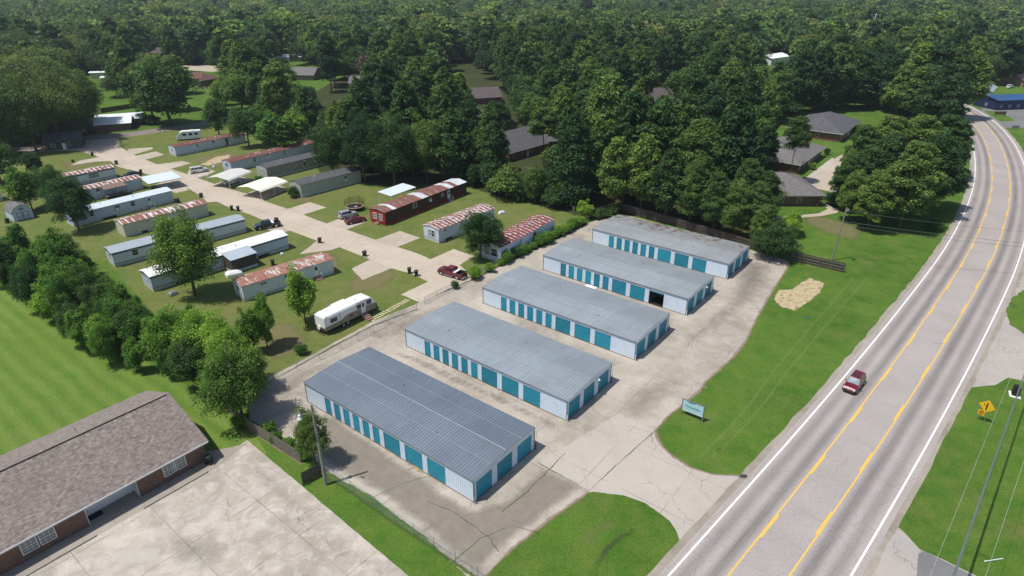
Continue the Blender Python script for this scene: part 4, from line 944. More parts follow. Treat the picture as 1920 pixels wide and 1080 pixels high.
# sidewalk along the office
def W(x, y): q = Co+U*x+V*y; return (q.x, q.y)
sheet_w('sidewalk', [W(-20, 1.5), W(BL+.5, 1.5), W(BL+2.9, -.2), W(BL+4.6, -1.0), W(BL+.3, -2.1), W(-20, -2.1)], L4, m_kerb, 1)
kb = MB(); kb.box(-20, P0-.2, -2.1, -1.95, .02, .15); kb.box(P1_-.5, BL-1, -2.1, -1.95, .02, .15); q = kb.build('kerb', m_kerb, loc=(Co.x, Co.y, 0)); q.rotation_euler = (0, 0, UA); tag(q, kind='structure')
sheet_w('porch_slab', [W(P0+.01, .02), W(P1_-.01, .02), W(P1_-.01, 1.54), W(P0+.01, 1.54)], L5, m_kerb, 5)

# ---------------------------------------------------------------- houses further off
def house(name, label, cat, corner, ang, L, wd, h, rise, roofm, wallm, kind='gable', ov=.5, wins=True, grp=None, rib=None):
    t = thing(name, label, cat, (corner.x, corner.y, L2), R(ang), grp)
    m = MB(); m.box(0, L, 0, wd, 0, h)
    if kind == 'gable':
        for xx in (0, L-.2): m.prism([(0, h+.003), (wd, h+.003), (wd/2, h+rise-.03)], xx, xx+.2, 0, axis='x')
    m.build('wall', wallm, t)
    r = MB()
    if kind == 'gable':
        gable_roof(r, L, wd, h+.01, rise, ov, ov, .12)
        if rib:
            for k in np.arange(0, L, rib): r.add([(k, -ov, h-ov*rise/(wd/2)+.13), (k+.08, -ov, h-ov*rise/(wd/2)+.13), (k+.08, wd/2, h+rise+.13), (k, wd/2, h+rise+.13), (k+.04, -ov, h-ov*rise/(wd/2)+.19), (k+.04, wd/2, h+rise+.19)], [(0, 4, 5, 3), (1, 4, 5, 2)])
    else: hip_roof(r, L, wd, h+.2, rise, ov)
    ro = r.build('roof', [roofm, m_wht], t)
    if wins:
        k = 1.5
        while k < L-1.6:
            window(t, k, .9, 1.1, 1.2, 'f', -.0, pane=m_glass); k += 4.2
        window(t, wd*.4, .9, 1.1, 1.2, 'e', 0)
        d = MB(); d.box(L*.45, L*.45+.95, -.05, 0, .02, 2.1); d.build('door', m_wht, t)
    return t, ro
def eave_house(px, ang, L, wd, h=2.8, ov=.6, near_is='right', **k):
    """px = the near eave corner seen in the photo (front-right or front-left)"""
    E = G(px[0], px[1], h); a = R(ang); u = Vector((math.cos(a), math.sin(a), 0)); v = Vector((-math.sin(a), math.cos(a), 0))
    E.z = 0
    c = E+v*ov-u*ov-u*L if near_is == 'right' else E+v*ov+u*ov
    return house(corner=c, ang=ang, L=L, wd=wd, h=h, ov=ov, **k)
APT = 'low brick apartment houses by the highway'
a1, r1 = eave_house((1581, 253), 52, 26, 17, near_is='left', name='apartment_house', label='brick apartment house farthest up the highway, dark grey hipped roof', cat='house', rise=3.6, roofm=m_shgrey, wallm=m_redbrick, kind='hip', ov=.9, grp=APT)
a2, r2 = eave_house((1502, 311), 52, 25, 17, near_is='left', name='apartment_house', label='brick apartment house with pale grey roof beside the concrete drive', cat='house', rise=3.6, roofm=m_shslate, wallm=m_brick, kind='hip', ov=.9, grp=APT)
a3, r3 = eave_house((1551, 368), 0, 24, 15, near_is='right', name='apartment_house', label='brick apartment house with grey roof corner above the footpath, half under the pines', cat='house', rise=3.4, roofm=m_shslate, wallm=m_brick, kind='hip', ov=1.0, grp=APT)
for rr_, L_, W_ in ((r1, 26, 17), (r2, 25, 17), (r3, 24, 15)):
    for k in range(9):
        x, y = random.uniform(3, L_-3), random.uniform(1, W_-1); zz = 3.0+3.4*min(y, W_-y, x, L_-x)/(W_/2)
        v = MB(); v.tube((x, y, zz-.2), (x, y, zz+.45), .07, n=6); v.build('roof_vent', m_sttrim, rr_)
ps = MB(); ps.box(23.0, 23.3, -.7, -.4, 0, 2.8); ps.build('porch_post', m_wooddark, a3)
FAR = 'dark-roofed buildings among the pines'
eave_house((944, 181), 20, 40, 13, near_is='right', name='long_house', label='long brown-roofed building among the pines, behind the tree crowns', cat='building', rise=3.2, roofm=m_shold, wallm=m_redbrick, grp=FAR)
eave_house((955, 288), 48, 18, 15, near_is='left', name='wood_house', label='building with dark grey shingle roof under a thin pine', cat='building', rise=4.2, roofm=m_shgrey, wallm=m_redbrick, grp=FAR)
eave_house((975, 232), 120, 14, 12, near_is='left', name='wood_house', label='building whose brown roof shows just left of a pine in the wood', cat='building', rise=3.5, roofm=m_shold, wallm=m_tanbrick, grp=FAR)
eave_house((1215, 190), 20, 18, 12, near_is='left', name='wood_house', label='dark grey roof peeping out between pines above the storage lot', cat='building', rise=4.0, roofm=m_shold, wallm=m_redbrick, grp=FAR)
eave_house((1090, 262), 12, 20, 12, near_is='right', name='wood_house', label='low grey roof under bushes to the right of the thin pine', cat='building', rise=2.5, roofm=m_shgrey, wallm=m_redbrick, grp=FAR)
H_ = 'houses on the far streets'
eave_house((378, 152), -25, 16, 11, near_is='right', name='bungalow', label='bungalow with brown-red hipped roof beside the long green lawn', cat='house', rise=3, roofm=m_shred, wallm=m_brick, kind='hip', grp=H_)
eave_house((312, 99), 10, 15, 10, near_is='right', name='bungalow', label='small brown-roofed house at the end of the far lawn', cat='house', rise=3, roofm=m_shold, wallm=m_brick, grp=H_)
eave_house((340, 103), 30, 14, 10, near_is='left', name='bungalow', label='grey-blue roofed house among trees at the far street', cat='house', rise=3, roofm=m_sheet['galv'], wallm=m_wht, grp=H_)
eave_house((515, 108), 10, 16, 10, near_is='left', name='bungalow', label='flat grey-roofed house with pale walls in the far trees', cat='house', rise=1.2, roofm=m_sheet['grey'], wallm=m_tanbrick, grp=H_)
eave_house((588, 141), -8, 22, 12, near_is='right', name='bungalow', label='house with pale grey shingle roof in the far clearing', cat='house', rise=3, roofm=m_shslate, wallm=m_tanbrick, grp=H_)
eave_house((652, 158), 5, 22, 12, near_is='left', name='bungalow', label='house with grey roof next to the bare tree', cat='house', rise=3, roofm=m_shslate, wallm=m_wht, grp=H_)
eave_house((1448, 110), 40, 22, 12, h=4, near_is='left', name='metal_hall', label='white-roofed metal hall in the far clearing', cat='hall', rise=1.5, roofm=m_sheet['bright'], wallm=m_wht, grp=H_, rib=1.0)
eave_house((1582, 118), 60, 20, 12, h=3.5, near_is='left', name='metal_hall', label='pale pinkish hall gable seen over the dark pines', cat='hall', rise=2, roofm=m_sheet['cream'], wallm=m_wht, grp=H_)
eave_house((850, 92), 20, 16, 10, near_is='left', name='bungalow', label='white-roofed house glimpsed between the middle pines', cat='house', rise=1.5, roofm=m_sheet['bright'], wallm=m_wht, grp=H_)
m_blue = plain('blue_metal', (.03, .10, .26), .4, .5, .2); m_bluewall = plain('blue_wall', (.015, .03, .10), .5)
eave_house((1873, 189), 10, 34, 12, h=4, near_is='left', name='shop', label='blue-roofed shop beyond the bend of the highway', cat='shop', rise=1.0, roofm=m_blue, wallm=m_bluewall, grp=H_)
eave_house((1835, 176), 55, 16, 9, near_is='left', name='metal_hall', label='light blue lean-to roof behind the blue shop', cat='hall', rise=1.0, roofm=m_sheet['ltblue'], wallm=m_bluewall, grp=H_)
eave_house((1862, 172), 50, 18, 14, h=4.5, near_is='left', name='barn', label='grey round-shouldered barn behind the blue shop', cat='barn', rise=3.5, roofm=m_sheet['grey'], wallm=m_stwall, grp=H_)
eave_house((1922, 152), 20, 18, 12, h=3, near_is='left', name='barn', label='hall with faded pink-red roof at the picture edge', cat='barn', rise=2.2, roofm=plain('pink_red_roof', (.36, .14, .17), .6), wallm=m_tanbrick, grp=H_)
# white-roofed house by the side street
u1, ur = eave_house((268, 221), 22, 15, 9, near_is='right', name='metal_roofed_house', label='dark-walled house with long bright metal roof beside the side street', cat='house', rise=1.2, roofm=m_sheet['bright'], wallm=m_wooddark, grp=None, rib=.9)
u2, _ = eave_house((246, 230), 22, 11, 9, h=2.6, near_is='right', name='metal_roofed_annex', label='brown annex with stepped bright metal roof in front of the dark-walled house', cat='annex', rise=1.5, roofm=m_sheet['bright'], wallm=plain('brown_boards', (.17, .12, .10), .8), grp=None, wins=False, rib=.9)
for px_, l_ in (((165, 137), 'small white trailer roof under the tall oaks'), ((186, 146), 'white trailer between the oak trunks'), ((276, 111), 'white flat roof at the end of the far lawn')):
    eave_house(px_, 15, 9, 4, h=3, near_is='left', name='trailer_home', label=l_, cat='trailer', rise=.4, roofm=m_sheet['bright'], wallm=m_wht, wins=False, grp=H_)
eave_house((78, 268), 25, 10, 7, h=2.8, near_is='left', name='wood_cabin', label='dark cabin with blue-grey wall in the shade of the oaks', cat='cabin', rise=2, roofm=m_shgrey, wallm=m_wooddark, grp=None)
# garden shed with gambrel roof
o = G(28, 416.7); t = thing('garden_shed', 'pale blue garden shed with grey barn roof and dark-trimmed double doors', 'shed', (o.x, o.y, L1), UA)
Ls, Ds = 3.9, 5.4; m = MB(); m.prism([(0, 0), (Ls, 0), (Ls, 2.1), (Ls-.75, 3.1), (Ls/2, 3.55), (.75, 3.1), (0, 2.1)], 0, Ds); m.build('wall', m_walls['blue'], t)
r = MB(); pr = [(-.18, 1.98), (.7, 3.16), (Ls/2, 3.64), (Ls-.7, 3.16), (Ls+.18, 1.98)]; tp = [(x, z+.07) for x, z in pr]
k = 10; vs = [(x, y, z) for y in (-.15, Ds+.15) for x, z in pr+tp[::-1]]; r.add(vs, [(i_, (i_+1) % k, k+(i_+1) % k, k+i_) for i_ in range(k)]+[tuple(range(k))[::-1], tuple(range(k, 2*k))]); r.build('roof', m_shslate, t)
for x in (.75, 1.97):
    d = MB(); d.box(x, x+1.18, -.06, 0, .1, 1.95); dd = d.build('door', m_walls['blue'], t); d = MB()
    d.box(x, x+.1, -.09, -.06, .1, 1.95); d.box(x+1.08, x+1.18, -.09, -.06, .1, 1.95)
    for z in (.1, .98, 1.85): d.box(x+.1, x+1.08, -.09, -.06, z, z+.1)
    d.slab((x+.1, -.065, .2), (x+.2, -.065, .2), (x+1.08, -.065, .98), (x+.98, -.065, .98), .02); d.slab((x+.98, -.065, .2), (x+1.08, -.065, .2), (x+.2, -.065, .98), (x+.1, -.065, .98), .02)
    d.build('door_trim', m_sttrim, dd)
m = MB(); m.box(1.5, 2.4, -.05, 0, 2.4, 2.9); m.build('loft_vent', m_sttrim, t)

# ---------------------------------------------------------------- vehicles (local +x is forward, origin on the ground at the middle)
def wheel(parent, x, y, r=.35, wd=.24, side=1):
    m = MB(); m.tube((x, y-wd/2, r), (x, y+wd/2, r), r, n=18); t_ = m.build('wheel', m_black, parent)
    m = MB(); yo = y+side*(wd/2); m.tube((x, yo-.01*side, r), (x, yo+.015*side, r), r*.62, n=14)
    for k in range(5):
        a = k*2*math.pi/5; m.tube((x, yo+.02*side, r), (x+r*.6*math.cos(a), yo+.02*side, r+r*.6*math.sin(a)), .035, n=4)
    m.build('rim', m_chrome, t_)
def bil(a, b, c, d, u, v): return Vector(a).lerp(Vector(b), u).lerp(Vector(d).lerp(Vector(c), u), v)
def car(label, px, heading, kind, paint, group=None, loc=None, rack=False, wind=None):
    D = dict(suv=(4.55, 1.82, 1.72, 1.02), sedan=(4.75, 1.82, 1.44, .93), van=(5.0, 1.95, 1.75, 1.05), pickup=(5.8, 1.98, 1.90, 1.22), sportpickup=(5.6, 1.95, 1.80, 1.12))[kind]
    L, Wd, H, zb = D; hw = Wd/2; pk = 'pickup' in kind
    o = loc or G(*px)
    t = thing({'suv': 'suv', 'sedan': 'sedan_car', 'van': 'minivan', 'pickup': 'pickup_truck', 'sportpickup': 'pickup_truck'}[kind], label, {'suv': 'suv', 'sedan': 'car', 'van': 'minivan', 'pickup': 'pickup', 'sportpickup': 'pickup'}[kind], (o.x, o.y, .026), heading, group)
    f = L/2
    prof = {'suv': [(-f, .5, .90), (-f+.08, .80, .97), (-f+.5, 1.0, 1), (0, zb, 1), (1.0, zb+.02, 1), (1.5, zb-.02, .98), (f-.25, zb-.12, .93), (f-.06, .72, .86), (f, .45, .80)],
            'sedan': [(-f, .5, .86), (-f+.08, .80, .92), (-f+.3, .95, .96), (-1.5, .97, 1), (0, zb, 1), (.9, zb, 1), (1.5, zb-.05, .98), (f-.3, zb-.2, .92), (f-.05, .60, .83), (f, .42, .76)],
            'van': [(-f, .5, .92), (-f+.06, .9, .97), (-f+.4, zb, 1), (0, zb, 1), (1.35, zb, 1), (1.9, zb-.08, .97), (f-.25, zb-.26, .9), (f-.05, .62, .82), (f, .42, .76)]}.get(kind,
            [(-f, .55, .95), (-f+.05, 1.0, .98), (-f+.2, zb, 1), (-.85, zb, 1), (0, zb, 1), (1.1, zb, 1), (1.6, zb+.02, .99), (f-.25, zb-.08, .95), (f-.06, .85, .90), (f, .5, .86)])
    secs = []
    for x, zt, wf in prof:
        w_ = hw*wf; z0 = .26 if abs(x) < f-.1 else .38
        half = [(0, z0), (w_*.86, z0), (w_*.985, z0+.16), (w_, (z0+zt)/2), (w_*.975, zt-.14), (w_*.90, zt), (0, zt+.035)]
        secs.append([(x, y, z) for y, z in half]+[(x, -y, z) for y, z in half[1:-1][::-1]])
    b = MB()
    if not pk: b.loft(secs)
    else:
        cut = 4; b.loft(secs[3:])
        bx0, bx1 = -f, -.86   # the open load bed
        b.box(bx0+.03, bx1, hw*.90, hw, .42, zb-.02); b.box(bx0+.03, bx1, -hw, -hw*.90, .42, zb-.02); b.box(bx0, bx0+.1, -hw*.9, hw*.9, .5, zb-.02); b.box(bx0+.1, bx1, -hw*.9, hw*.9, .5, .62)
    b.build('body', paint, t, smooth=False, bevel=.04)
    if pk:
        q = MB(); q.box(-f+.11, -.90, -hw*.885, hw*.885, .625, .66); q.box(-f+.11, -.9, hw*.80, hw*.885, .66, zb-.06); q.box(-f+.11, -.9, -hw*.885, -hw*.80, .66, zb-.06); q.build('load_bed', m_blackp, t)
    # greenhouse
    gx = {'suv': (-f+.10, 1.0, -f+.42, .38), 'sedan': (-1.85, 1.05, -.95, .30), 'van': (-f+.08, 1.55, -f+.3, .70), 'pickup': (-.86, 1.35, -.72, .75), 'sportpickup': (-.86, 1.35, -.70, .70)}[kind]
    yb, yt = hw*.90, hw*.72
    B4 = [(gx[0], yb, zb-.02), (gx[1], yb, zb-.02), (gx[1], -yb, zb-.02), (gx[0], -yb, zb-.02)]
    T4 = [(gx[2], yt, H-.05), (gx[3], yt, H-.05), (gx[3], -yt, H-.05), (gx[2], -yt, H-.05)]
    C4 = [(gx[2]+.12, yt*.85, H), (gx[3]-.1, yt*.85, H), (gx[3]-.1, -yt*.85, H), (gx[2]+.12, -yt*.85, H)]
    m = MB(); m.loft([B4, T4, C4]); m.build('roof', paint, t)
    def pane(nm, a, b_, c, d, u0, u1, v0, v1, mt):
        q = MB(); P4 = [bil(a, b_, c, d, u0, v0), bil(a, b_, c, d, u1, v0), bil(a, b_, c, d, u1, v1), bil(a, b_, c, d, u0, v1)]
        n = (P4[1]-P4[0]).cross(P4[3]-P4[0]).normalized(); cen = sum(P4, Vector())/4-Vector((0, 0, H*.6))
        if n.dot(Vector((cen.x, cen.y, .2))) < 0: n = -n
        P5 = [p_+n*.004 for p_ in P4]; P6 = [p_+n*.016 for p_ in P4]
        q.add(P5+P6, [(3, 2, 1, 0), (4, 5, 6, 7), (0, 1, 5, 4), (1, 2, 6, 5), (2, 3, 7, 6), (3, 0, 4, 7)]); return q.build(nm, mt, t)
    pane('windscreen', B4[2], B4[1], T4[1], T4[2], .06, .94, .06, .93, wind or m_carglass)
    pane('rear_window', B4[3], B4[0], T4[0], T4[3], .1, .9, .18, .9, m_carglass)
    cuts = {'suv': [(.03, .26), (.29, .55), (.58, .93)], 'sedan': [(.16, .48), (.51, .90)], 'van': [(.03, .30), (.33, .58), (.61, .93)]}.get(kind, [(.05, .46), (.50, .93)])
    for s_ in (0, 1):
        A, B_, C_, D_ = (B4[0], B4[1], T4[1], T4[0]) if s_ == 0 else (B4[3], B4[2], T4[2], T4[3])
        for u0, u1 in cuts: pane('side_window', A, B_, C_, D_, u0, u1, .14, .88, m_carglass)
    wb = L*.30
    wr = .36 if not pk else .42
    for x in (-wb-.05, wb+.12):
        for s_ in (-1, 1):
            wheel(t, x, s_*(hw-.11), wr, .24, s_)
            a = MB(); n = 14   # wheel arch lip
            for k in range(n):
                a0, a1 = math.pi*k/n, math.pi*(k+1)/n
                p = lambda rr, an, yy: (x+rr*math.cos(an), yy, wr+rr*math.sin(an))
                y0 = s_*(hw-.06); y1 = s_*(hw+.015)
                a.add([p(wr+.04, a0, y0), p(wr+.04, a1, y0), p(wr+.04, a1, y1), p(wr+.04, a0, y1), p(wr+.10, a0, y0), p(wr+.10, a1, y0), p(wr+.10, a1, y1), p(wr+.10, a0, y1)], [(0, 1, 2, 3), (3, 2, 6, 7), (4, 5, 6, 7)])
            a.build('wheel_arch', m_blackp, t)
    for s_ in (-1, 1):
        zl = .74 if not pk else .98; z_ = {'sedan': .64, 'van': .70}.get(kind, zl)
        m = MB(); y0, y1 = (hw*.60, hw*.84) if s_ > 0 else (-hw*.84, -hw*.60)
        m.add([(f-.13, y0, z_-.08), (f-.17, y1, z_-.08), (f-.20, y1, z_+.06), (f-.16, y0, z_+.06), (f+.0, y0, z_-.08), (f-.10, y1, z_-.08), (f-.12, y1, z_+.05), (f-.02, y0, z_+.05)], [(0, 1, 2, 3), (4, 5, 6, 7), (0, 1, 5, 4), (2, 3, 7, 6), (1, 2, 6, 5), (3, 0, 4, 7)])
        m.build('headlight', m_lamp, t)
        m = MB(); y0, y1 = (hw*.66, hw*.90) if s_ > 0 else (-hw*.90, -hw*.66); m.box(-f-.015, -f+.12, y0, y1, .72, .98 if kind != 'sedan' else .88); m.build('tail_light', m_tail, t)
        m = MB(); y0, y1 = (hw*.95, hw*1.16) if s_ > 0 else (-hw*1.16, -hw*.95); m.box(gx[1]-.34, gx[1]-.16, y0, y1, zb+.0, zb+.15); m.build('wing_mirror', paint if kind != 'van' else m_blackp, t, bevel=.02)
    m = MB(); zz = .62 if not pk else .82; m.box(f-.06, f+.02, -hw*.5, hw*.5, zz-.03, zz+.12); gr = m.build('grille', m_blackp, t)
    m = MB(); m.box(f+.02, f+.035, -hw*.5, hw*.5, zz+.03, zz+.07); m.box(f+.02, f+.045, -.07, .07, zz-.0, zz+.10); m.build('grille_bar', m_chrome, gr)
    m = MB(); m.box(f-.12, f+.05, -hw*.80, hw*.80, .30, .48); m.build('front_bumper', m_blackp if kind in ('suv',) else paint, t, bevel=.03)
    m = MB(); m.box(-f-.06, -f+.1, -hw*.82, hw*.82, .34, .54); m.build('rear_bumper', m_chrome if pk else paint, t, bevel=.03)
    if kind in ('suv', 'van'):
        for s_ in (-1, 1):
            m = MB(); m.tube((gx[2]+.25, s_*yt*.86, H+.05), (gx[3]-.2, s_*yt*.86, H+.05), .022, n=6); m.box(gx[2]+.25, gx[2]+.31, s_*yt*.86-.02, s_*yt*.86+.02, H-.04, H+.05); m.box(gx[3]-.26, gx[3]-.2, s_*yt*.86-.02, s_*yt*.86+.02, H-.04, H+.05); m.build('roof_rail', m_chrome, t)
    if rack:
        m = MB(); m.box(-.42, -.02, -yt*.7, yt*.7, H+.002, H+.02); m.build('sunroof', m_carglass, t)
    if pk:
        m = MB(); m.box(-1.42, -.90, -hw*.92, hw*.92, zb+.0, zb+.10); m.build('tool_box', m_wht, t)
        for s_ in (-1, 1):
            m = MB(); y0, y1 = (hw*.96, hw*1.06) if s_ > 0 else (-hw*1.06, -hw*.96); m.box(-.8, 1.25, y0, y1, .30, .37); m.build('side_step', m_chrome, t)
    return t
def hd(a, b, z=0): d = G(*b, z)-G(*a, z); return math.atan2(d.y, d.x)
# heading of the highway where the red car drives
pc = G(1604, 727); ii = min(range(len(cl)), key=lambda k: (cl[k]-pc).length); dr = (cl[ii]-cl[ii+1]).normalized(); pcar = cl[ii]+nrm[ii]*1.75; pcar = pcar+dr*((pc-pcar).dot(dr))
rs = car('dark red suv driving towards the viewer in the edge lane of the highway', None, math.atan2(dr.y, dr.x), 'suv', m_red, loc=pcar, rack=True, wind=m_wscreen)
car('dark red crew-cab pickup with a white tool box, parked at the chain-link fence', (848, 517), hd((862, 525), (827, 515)), 'pickup', m_red)
car('silver-white suv parked beside the dark red sedan', (653, 407), hd((632, 411), (672, 401)), 'suv', m_silver)
car('dark red sedan parked between the silver suv and the red home', (667, 417), hd((645, 421), (690, 411)), 'sedan', m_red)
car('white minivan parked across from the carports', (374, 323), hd((352, 326), (395, 319)), 'van', m_whitecar)
car('white car parked under the grey-white carport', (434, 345), hd((452, 340), (416, 348)), 'suv', m_whitecar)
car('black pickup parked at the end of the white-roofed home', (502, 427), hd((522, 423), (482, 430)), 'sportpickup', m_blackcar)
car('black car standing behind the porch of the ribbed-roof home', (248, 331), hd((268, 327), (228, 335)), 'sedan', m_blackcar)
car('blue car parked in front of the blue shop', (1855, 201), R(200), 'sedan', car_paint('blue_car_paint', (.03, .06, .2)))
car('silver pickup parked beside the blue shop', (1868, 198), R(100), 'pickup', m_silver)
car('white car outside the pink-roofed hall', (1893, 165), R(30), 'suv', m_whitecar)
car('small white car parked by the house next to the bare tree', (671, 164), R(20), 'sedan', m_whitecar)

# travel trailer
o = G(612, 630); L_ = (G(708, 583)-o).length; a = hd((612, 630), (708, 583))
t = thing('travel_trailer', 'long white and beige travel trailer with timber steps, on the grass by the chain-link fence', 'travel trailer', (o.x, o.y, L1), a)
TL, TW = L_*.98, 2.5
body = [(.0, .75), (.0, 3.0), (.18, 3.2), (TL-2.2, 3.2), (TL-.9, 3.05), (TL-.25, 2.45), (TL, 1.6), (TL-.1, .75)]
m = MB(); m.prism(body, 0, TW); m.build('body', m_wht, t, bevel=.04)
m = MB(); m.prism([(-.012, .74), (-.012, 1.45), (TL*.3, 1.45), (TL*.42, 1.95), (TL*.52, 2.0), (TL*.70, 1.9), (TL*.86, 1.9), (TL-.03, 1.75), (TL-.09, .74)], -.012, 0); m.box(-.012, 0, 0, TW, .74, 1.25)
m.build('lower_panel', plain('beige_panel', (.27, .235, .18), .5), t)
m = MB(); m.box(-.03, -.013, -.0, TW, .72, 1.15); m.build('tail_panel', plain('brown_panel', (.09, .06, .05), .5), t)
m = MB(); m.box(.3, TL-2.2, .08, TW-.08, 3.21, 3.24); rf = m.build('roof', plain('white_rubber_roof', (.84, .84, .83), .6), t)
for x, y, s_ in ((1.6, 1.3, .2), (4.6, 1.2, .22), (7.0, 1.1, .35), (7.2, 1.7, .25)): m = MB(); m.box(x-s_, x+s_, y-.2, y+.2, 3.24, 3.33); m.build('roof_vent', m_stpanel, rf, bevel=.02)
m = MB(); m.box(TL*.30, TL*.62, TW+.0, TW+.9, 1.0, 2.9); m.build('slide_out', m_wht, t); 
for x, z, ww, hh in ((1.1, 1.75, 1.3, .75), (TL*.62, 2.0, .85, .75), (TL*.80+.15, 2.0, 1.0, .8), (TL*.47, 1.25, .65, .5)):
    q = MB(); q.box(x, x+ww, -.035, -.013, z, z+hh); q.build('window', m_carglass, t, bevel=.01)
m = MB(); m.box(TL*.70, TL*.70+.85, -.045, -.013, .95, 2.85); d = m.build('door', m_wht, t); m = MB(); m.box(TL*.70+.2, TL*.70+.65, -.055, -.045, 2.0, 2.7); m.build('pane', m_carglass, d)
m = MB(); m.tube((.6, -.07, 3.02), (TL*.60, -.07, 3.0), .07, n=8); m.build('awning_roll', m_stpanel, t)
m = MB(); m.box(TL*.285, TL*.285+.05, -.04, -.013, .8, 3.0); m.build('awning_arm', m_sttrim, t)
for k, x in enumerate((TL*.34, TL*.34+.92)):
    for y, s_ in ((.18, -1), (TW-.18, 1)): wheel(t, x, y, .36, .26, s_)
m = MB(); m.tube((-.22, TW*.6, 1.05), (-.02, TW*.6, 1.05), .36, n=18); m.build('spare_wheel_cover', m_wht, t)
m = MB(); m.box(-.35, -.25, .2, TW-.2, .42, .52); m.box(-.25, .5, .6, .7, .42, .55); m.box(-.25, .5, TW-.7, TW-.6, .42, .55); m.box(.5, TL-.5, .3, .4, .5, .74); m.box(.5, TL-.5, TW-.4, TW-.3, .5, .74); m.build('chassis', m_black, t)
m = MB(); m.tube((TL-.3, .7, .6), (TL+1.2, TW/2, .55), .05, n=6); m.tube((TL-.3, TW-.7, .6), (TL+1.2, TW/2, .55), .05, n=6); m.tube((TL+.9, TW/2, 0), (TL+.9, TW/2, .9), .04, n=6); m.build('drawbar', m_black, t)
m = MB(); m.box(TL+.15, TL+.8, .75, 1.6, .35, 1.05); m.build('covered_gas_bottles', plain('dark_blue_cover', (.02, .04, .13), .7), t)
st = thing('timber_steps', 'timber steps leading up to the travel trailer door', 'steps', (o.x, o.y, L1), a)
m = MB()
for k in range(4): m.box(TL*.70-.1, TL*.70+1.0, -.45-.38*k, -.09-.38*k, 0, .78-.19*k)
m.build('treads', m_steps, st); m = MB(); m.tube((TL*.70-.1, -.3, 0), (TL*.70-.1, -.3, 1.6), .03, n=6); m.build('rail', m_wht, st)
# paving stones from the steps to the gate
m = MB(); pa, pb = G(697, 600), G(763, 563); dd = (pb-pa).normalized(); nn = Vector((-dd.y, dd.x, 0)); n = 17
for k in range(n):
    for s_ in (-.28, .28):
        c = pa.lerp(pb, k/(n-1))+nn*(s_+random.uniform(-.07, .07))+dd*random.uniform(-.06, .06); m.box(c.x-.19, c.x+.19, c.y-.15, c.y+.15, .004, .03)
tag(m.build('stepping_stones', m_paver), kind='structure')

# motor coach behind the red-roofed home
o = G(352, 262); t = thing('motorhome', 'small white motorhome with green-tinted windscreen parked behind the dark red roof', 'motorhome', (o.x, o.y, L1), R(205))
m = MB(); m.prism([(-4.5, .5), (-4.5, 3.0), (1.2, 3.1), (2.0, 2.7), (3.2, 1.5), (3.4, .5)], -1.15, 1.15); m.build('body', m_wht, t, bevel=.05)
m = MB(); m.slab((2.08, -1.0, 2.62), (2.08, 1.0, 2.62), (3.12, 1.0, 1.60), (3.12, -1.0, 1.60), .03); m.slab((3.12, -1.0, 1.60), (3.12, 1.0, 1.60), (2.08, 1.0, 2.62), (2.08, -1.0, 2.62), .03); m.build('windscreen', plain('green_tinted_glass', (.12, .28, .25), .1, .8), t)
for x in (-3.6, -1.8, .1):
    for s_ in (-1, 1): m = MB(); y0, y1 = (1.15, 1.17) if s_ > 0 else (-1.17, -1.15); m.box(x, x+1.2, y0, y1, 1.6, 2.4); m.build('side_window', m_carglass, t)
m = MB(); m.box(-2.4, -1.6, -.4, .4, 3.06, 3.3); m.build('roof_unit', m_wht, t)
for x in (-2.9, 2.2):
    for s_ in (-1, 1): wheel(t, x, s_*1.05, .4, .25, s_)

# ---------------------------------------------------------------- wheeled bins
def make_bin(label, loc, rz=0, tilt=0):
    t = thing('wheeled_bin', label, 'bin', (loc.x, loc.y, L2+.012), rz, 'wheeled bins put out along the park road')
    if tilt: t.rotation_euler = (tilt, 0, rz); t.location.z = .35
    b = MB(); b.loft([[(-.26, -.24, .06), (.26, -.24, .06), (.26, .24, .06), (-.26, .24, .06)], [(-.36, -.34, 1.0), (.36, -.34, 1.0), (.36, .36, 1.0), (-.36, .36, 1.0)]]); b.box(-.38, .38, -.36, .38, .95, 1.0); b.build('body', m_binp, t, bevel=.03)
    l = MB(); l.loft([[(-.40, -.39, 1.005), (.40, -.39, 1.005), (.40, .42, 1.005), (-.40, .42, 1.005)], [(-.30, -.30, 1.12), (.30, -.30, 1.12), (.30, .33, 1.12), (-.30, .33, 1.12)]]); l.build('lid', m_binp, t, bevel=.02)
    for s_ in (-1, 1): w_ = MB(); w_.tube((s_*.27-.04*s_, .30, .14), (s_*.36, .30, .14), .14, n=12); w_.build('wheel', m_black, t)
    h = MB(); h.tube((-.3, .46, .97), (.3, .46, .97), .025, n=6); h.build('handle', m_blackp, t)
    return t
bins = [((768, 512), 'dark green wheeled bin on the grass corner opposite the red pickup, one of two'), ((781, 517), 'dark green wheeled bin nearer the red pickup, one of two'), ((684, 480), 'wheeled bin alone at the pad corner across from the checkered-roof home'),
        ((600, 455), 'wheeled bin alone on the drive of the white-roofed home'), ((435, 394), 'wheeled bin behind the grey roof, further from the road centre'), ((447, 395), 'wheeled bin behind the grey roof, nearer the road centre'),
        ((519, 417), 'wheeled bin standing behind the black pickup'), ((378, 370), 'wheeled bin at the kerb beyond the rusty banded roof'), ((334, 380), 'wheeled bin by the end wall of the pale blue home'),
        ((265, 325), 'wheeled bin next to the black car behind the ribbed-roof home'), ((219, 308), 'wheeled bin at the end of the speckled-roof home'), ((174, 292), 'wheeled bin alone at the wide mouth of the park road'),
        ((15, 418), 'black bin standing beside the pale blue garden shed'), ((394, 868), 'dark green wheeled bin at the end wall of the brick office'), ((512, 497), 'bin beside the wooden shed of the white-roofed home')]
for p, l in bins: make_bin(l, G(*p), random.uniform(2.6, 3.6))
bt = make_bin('wheeled bin lying on its side on the grass', G(137, 303), .6, R(88))
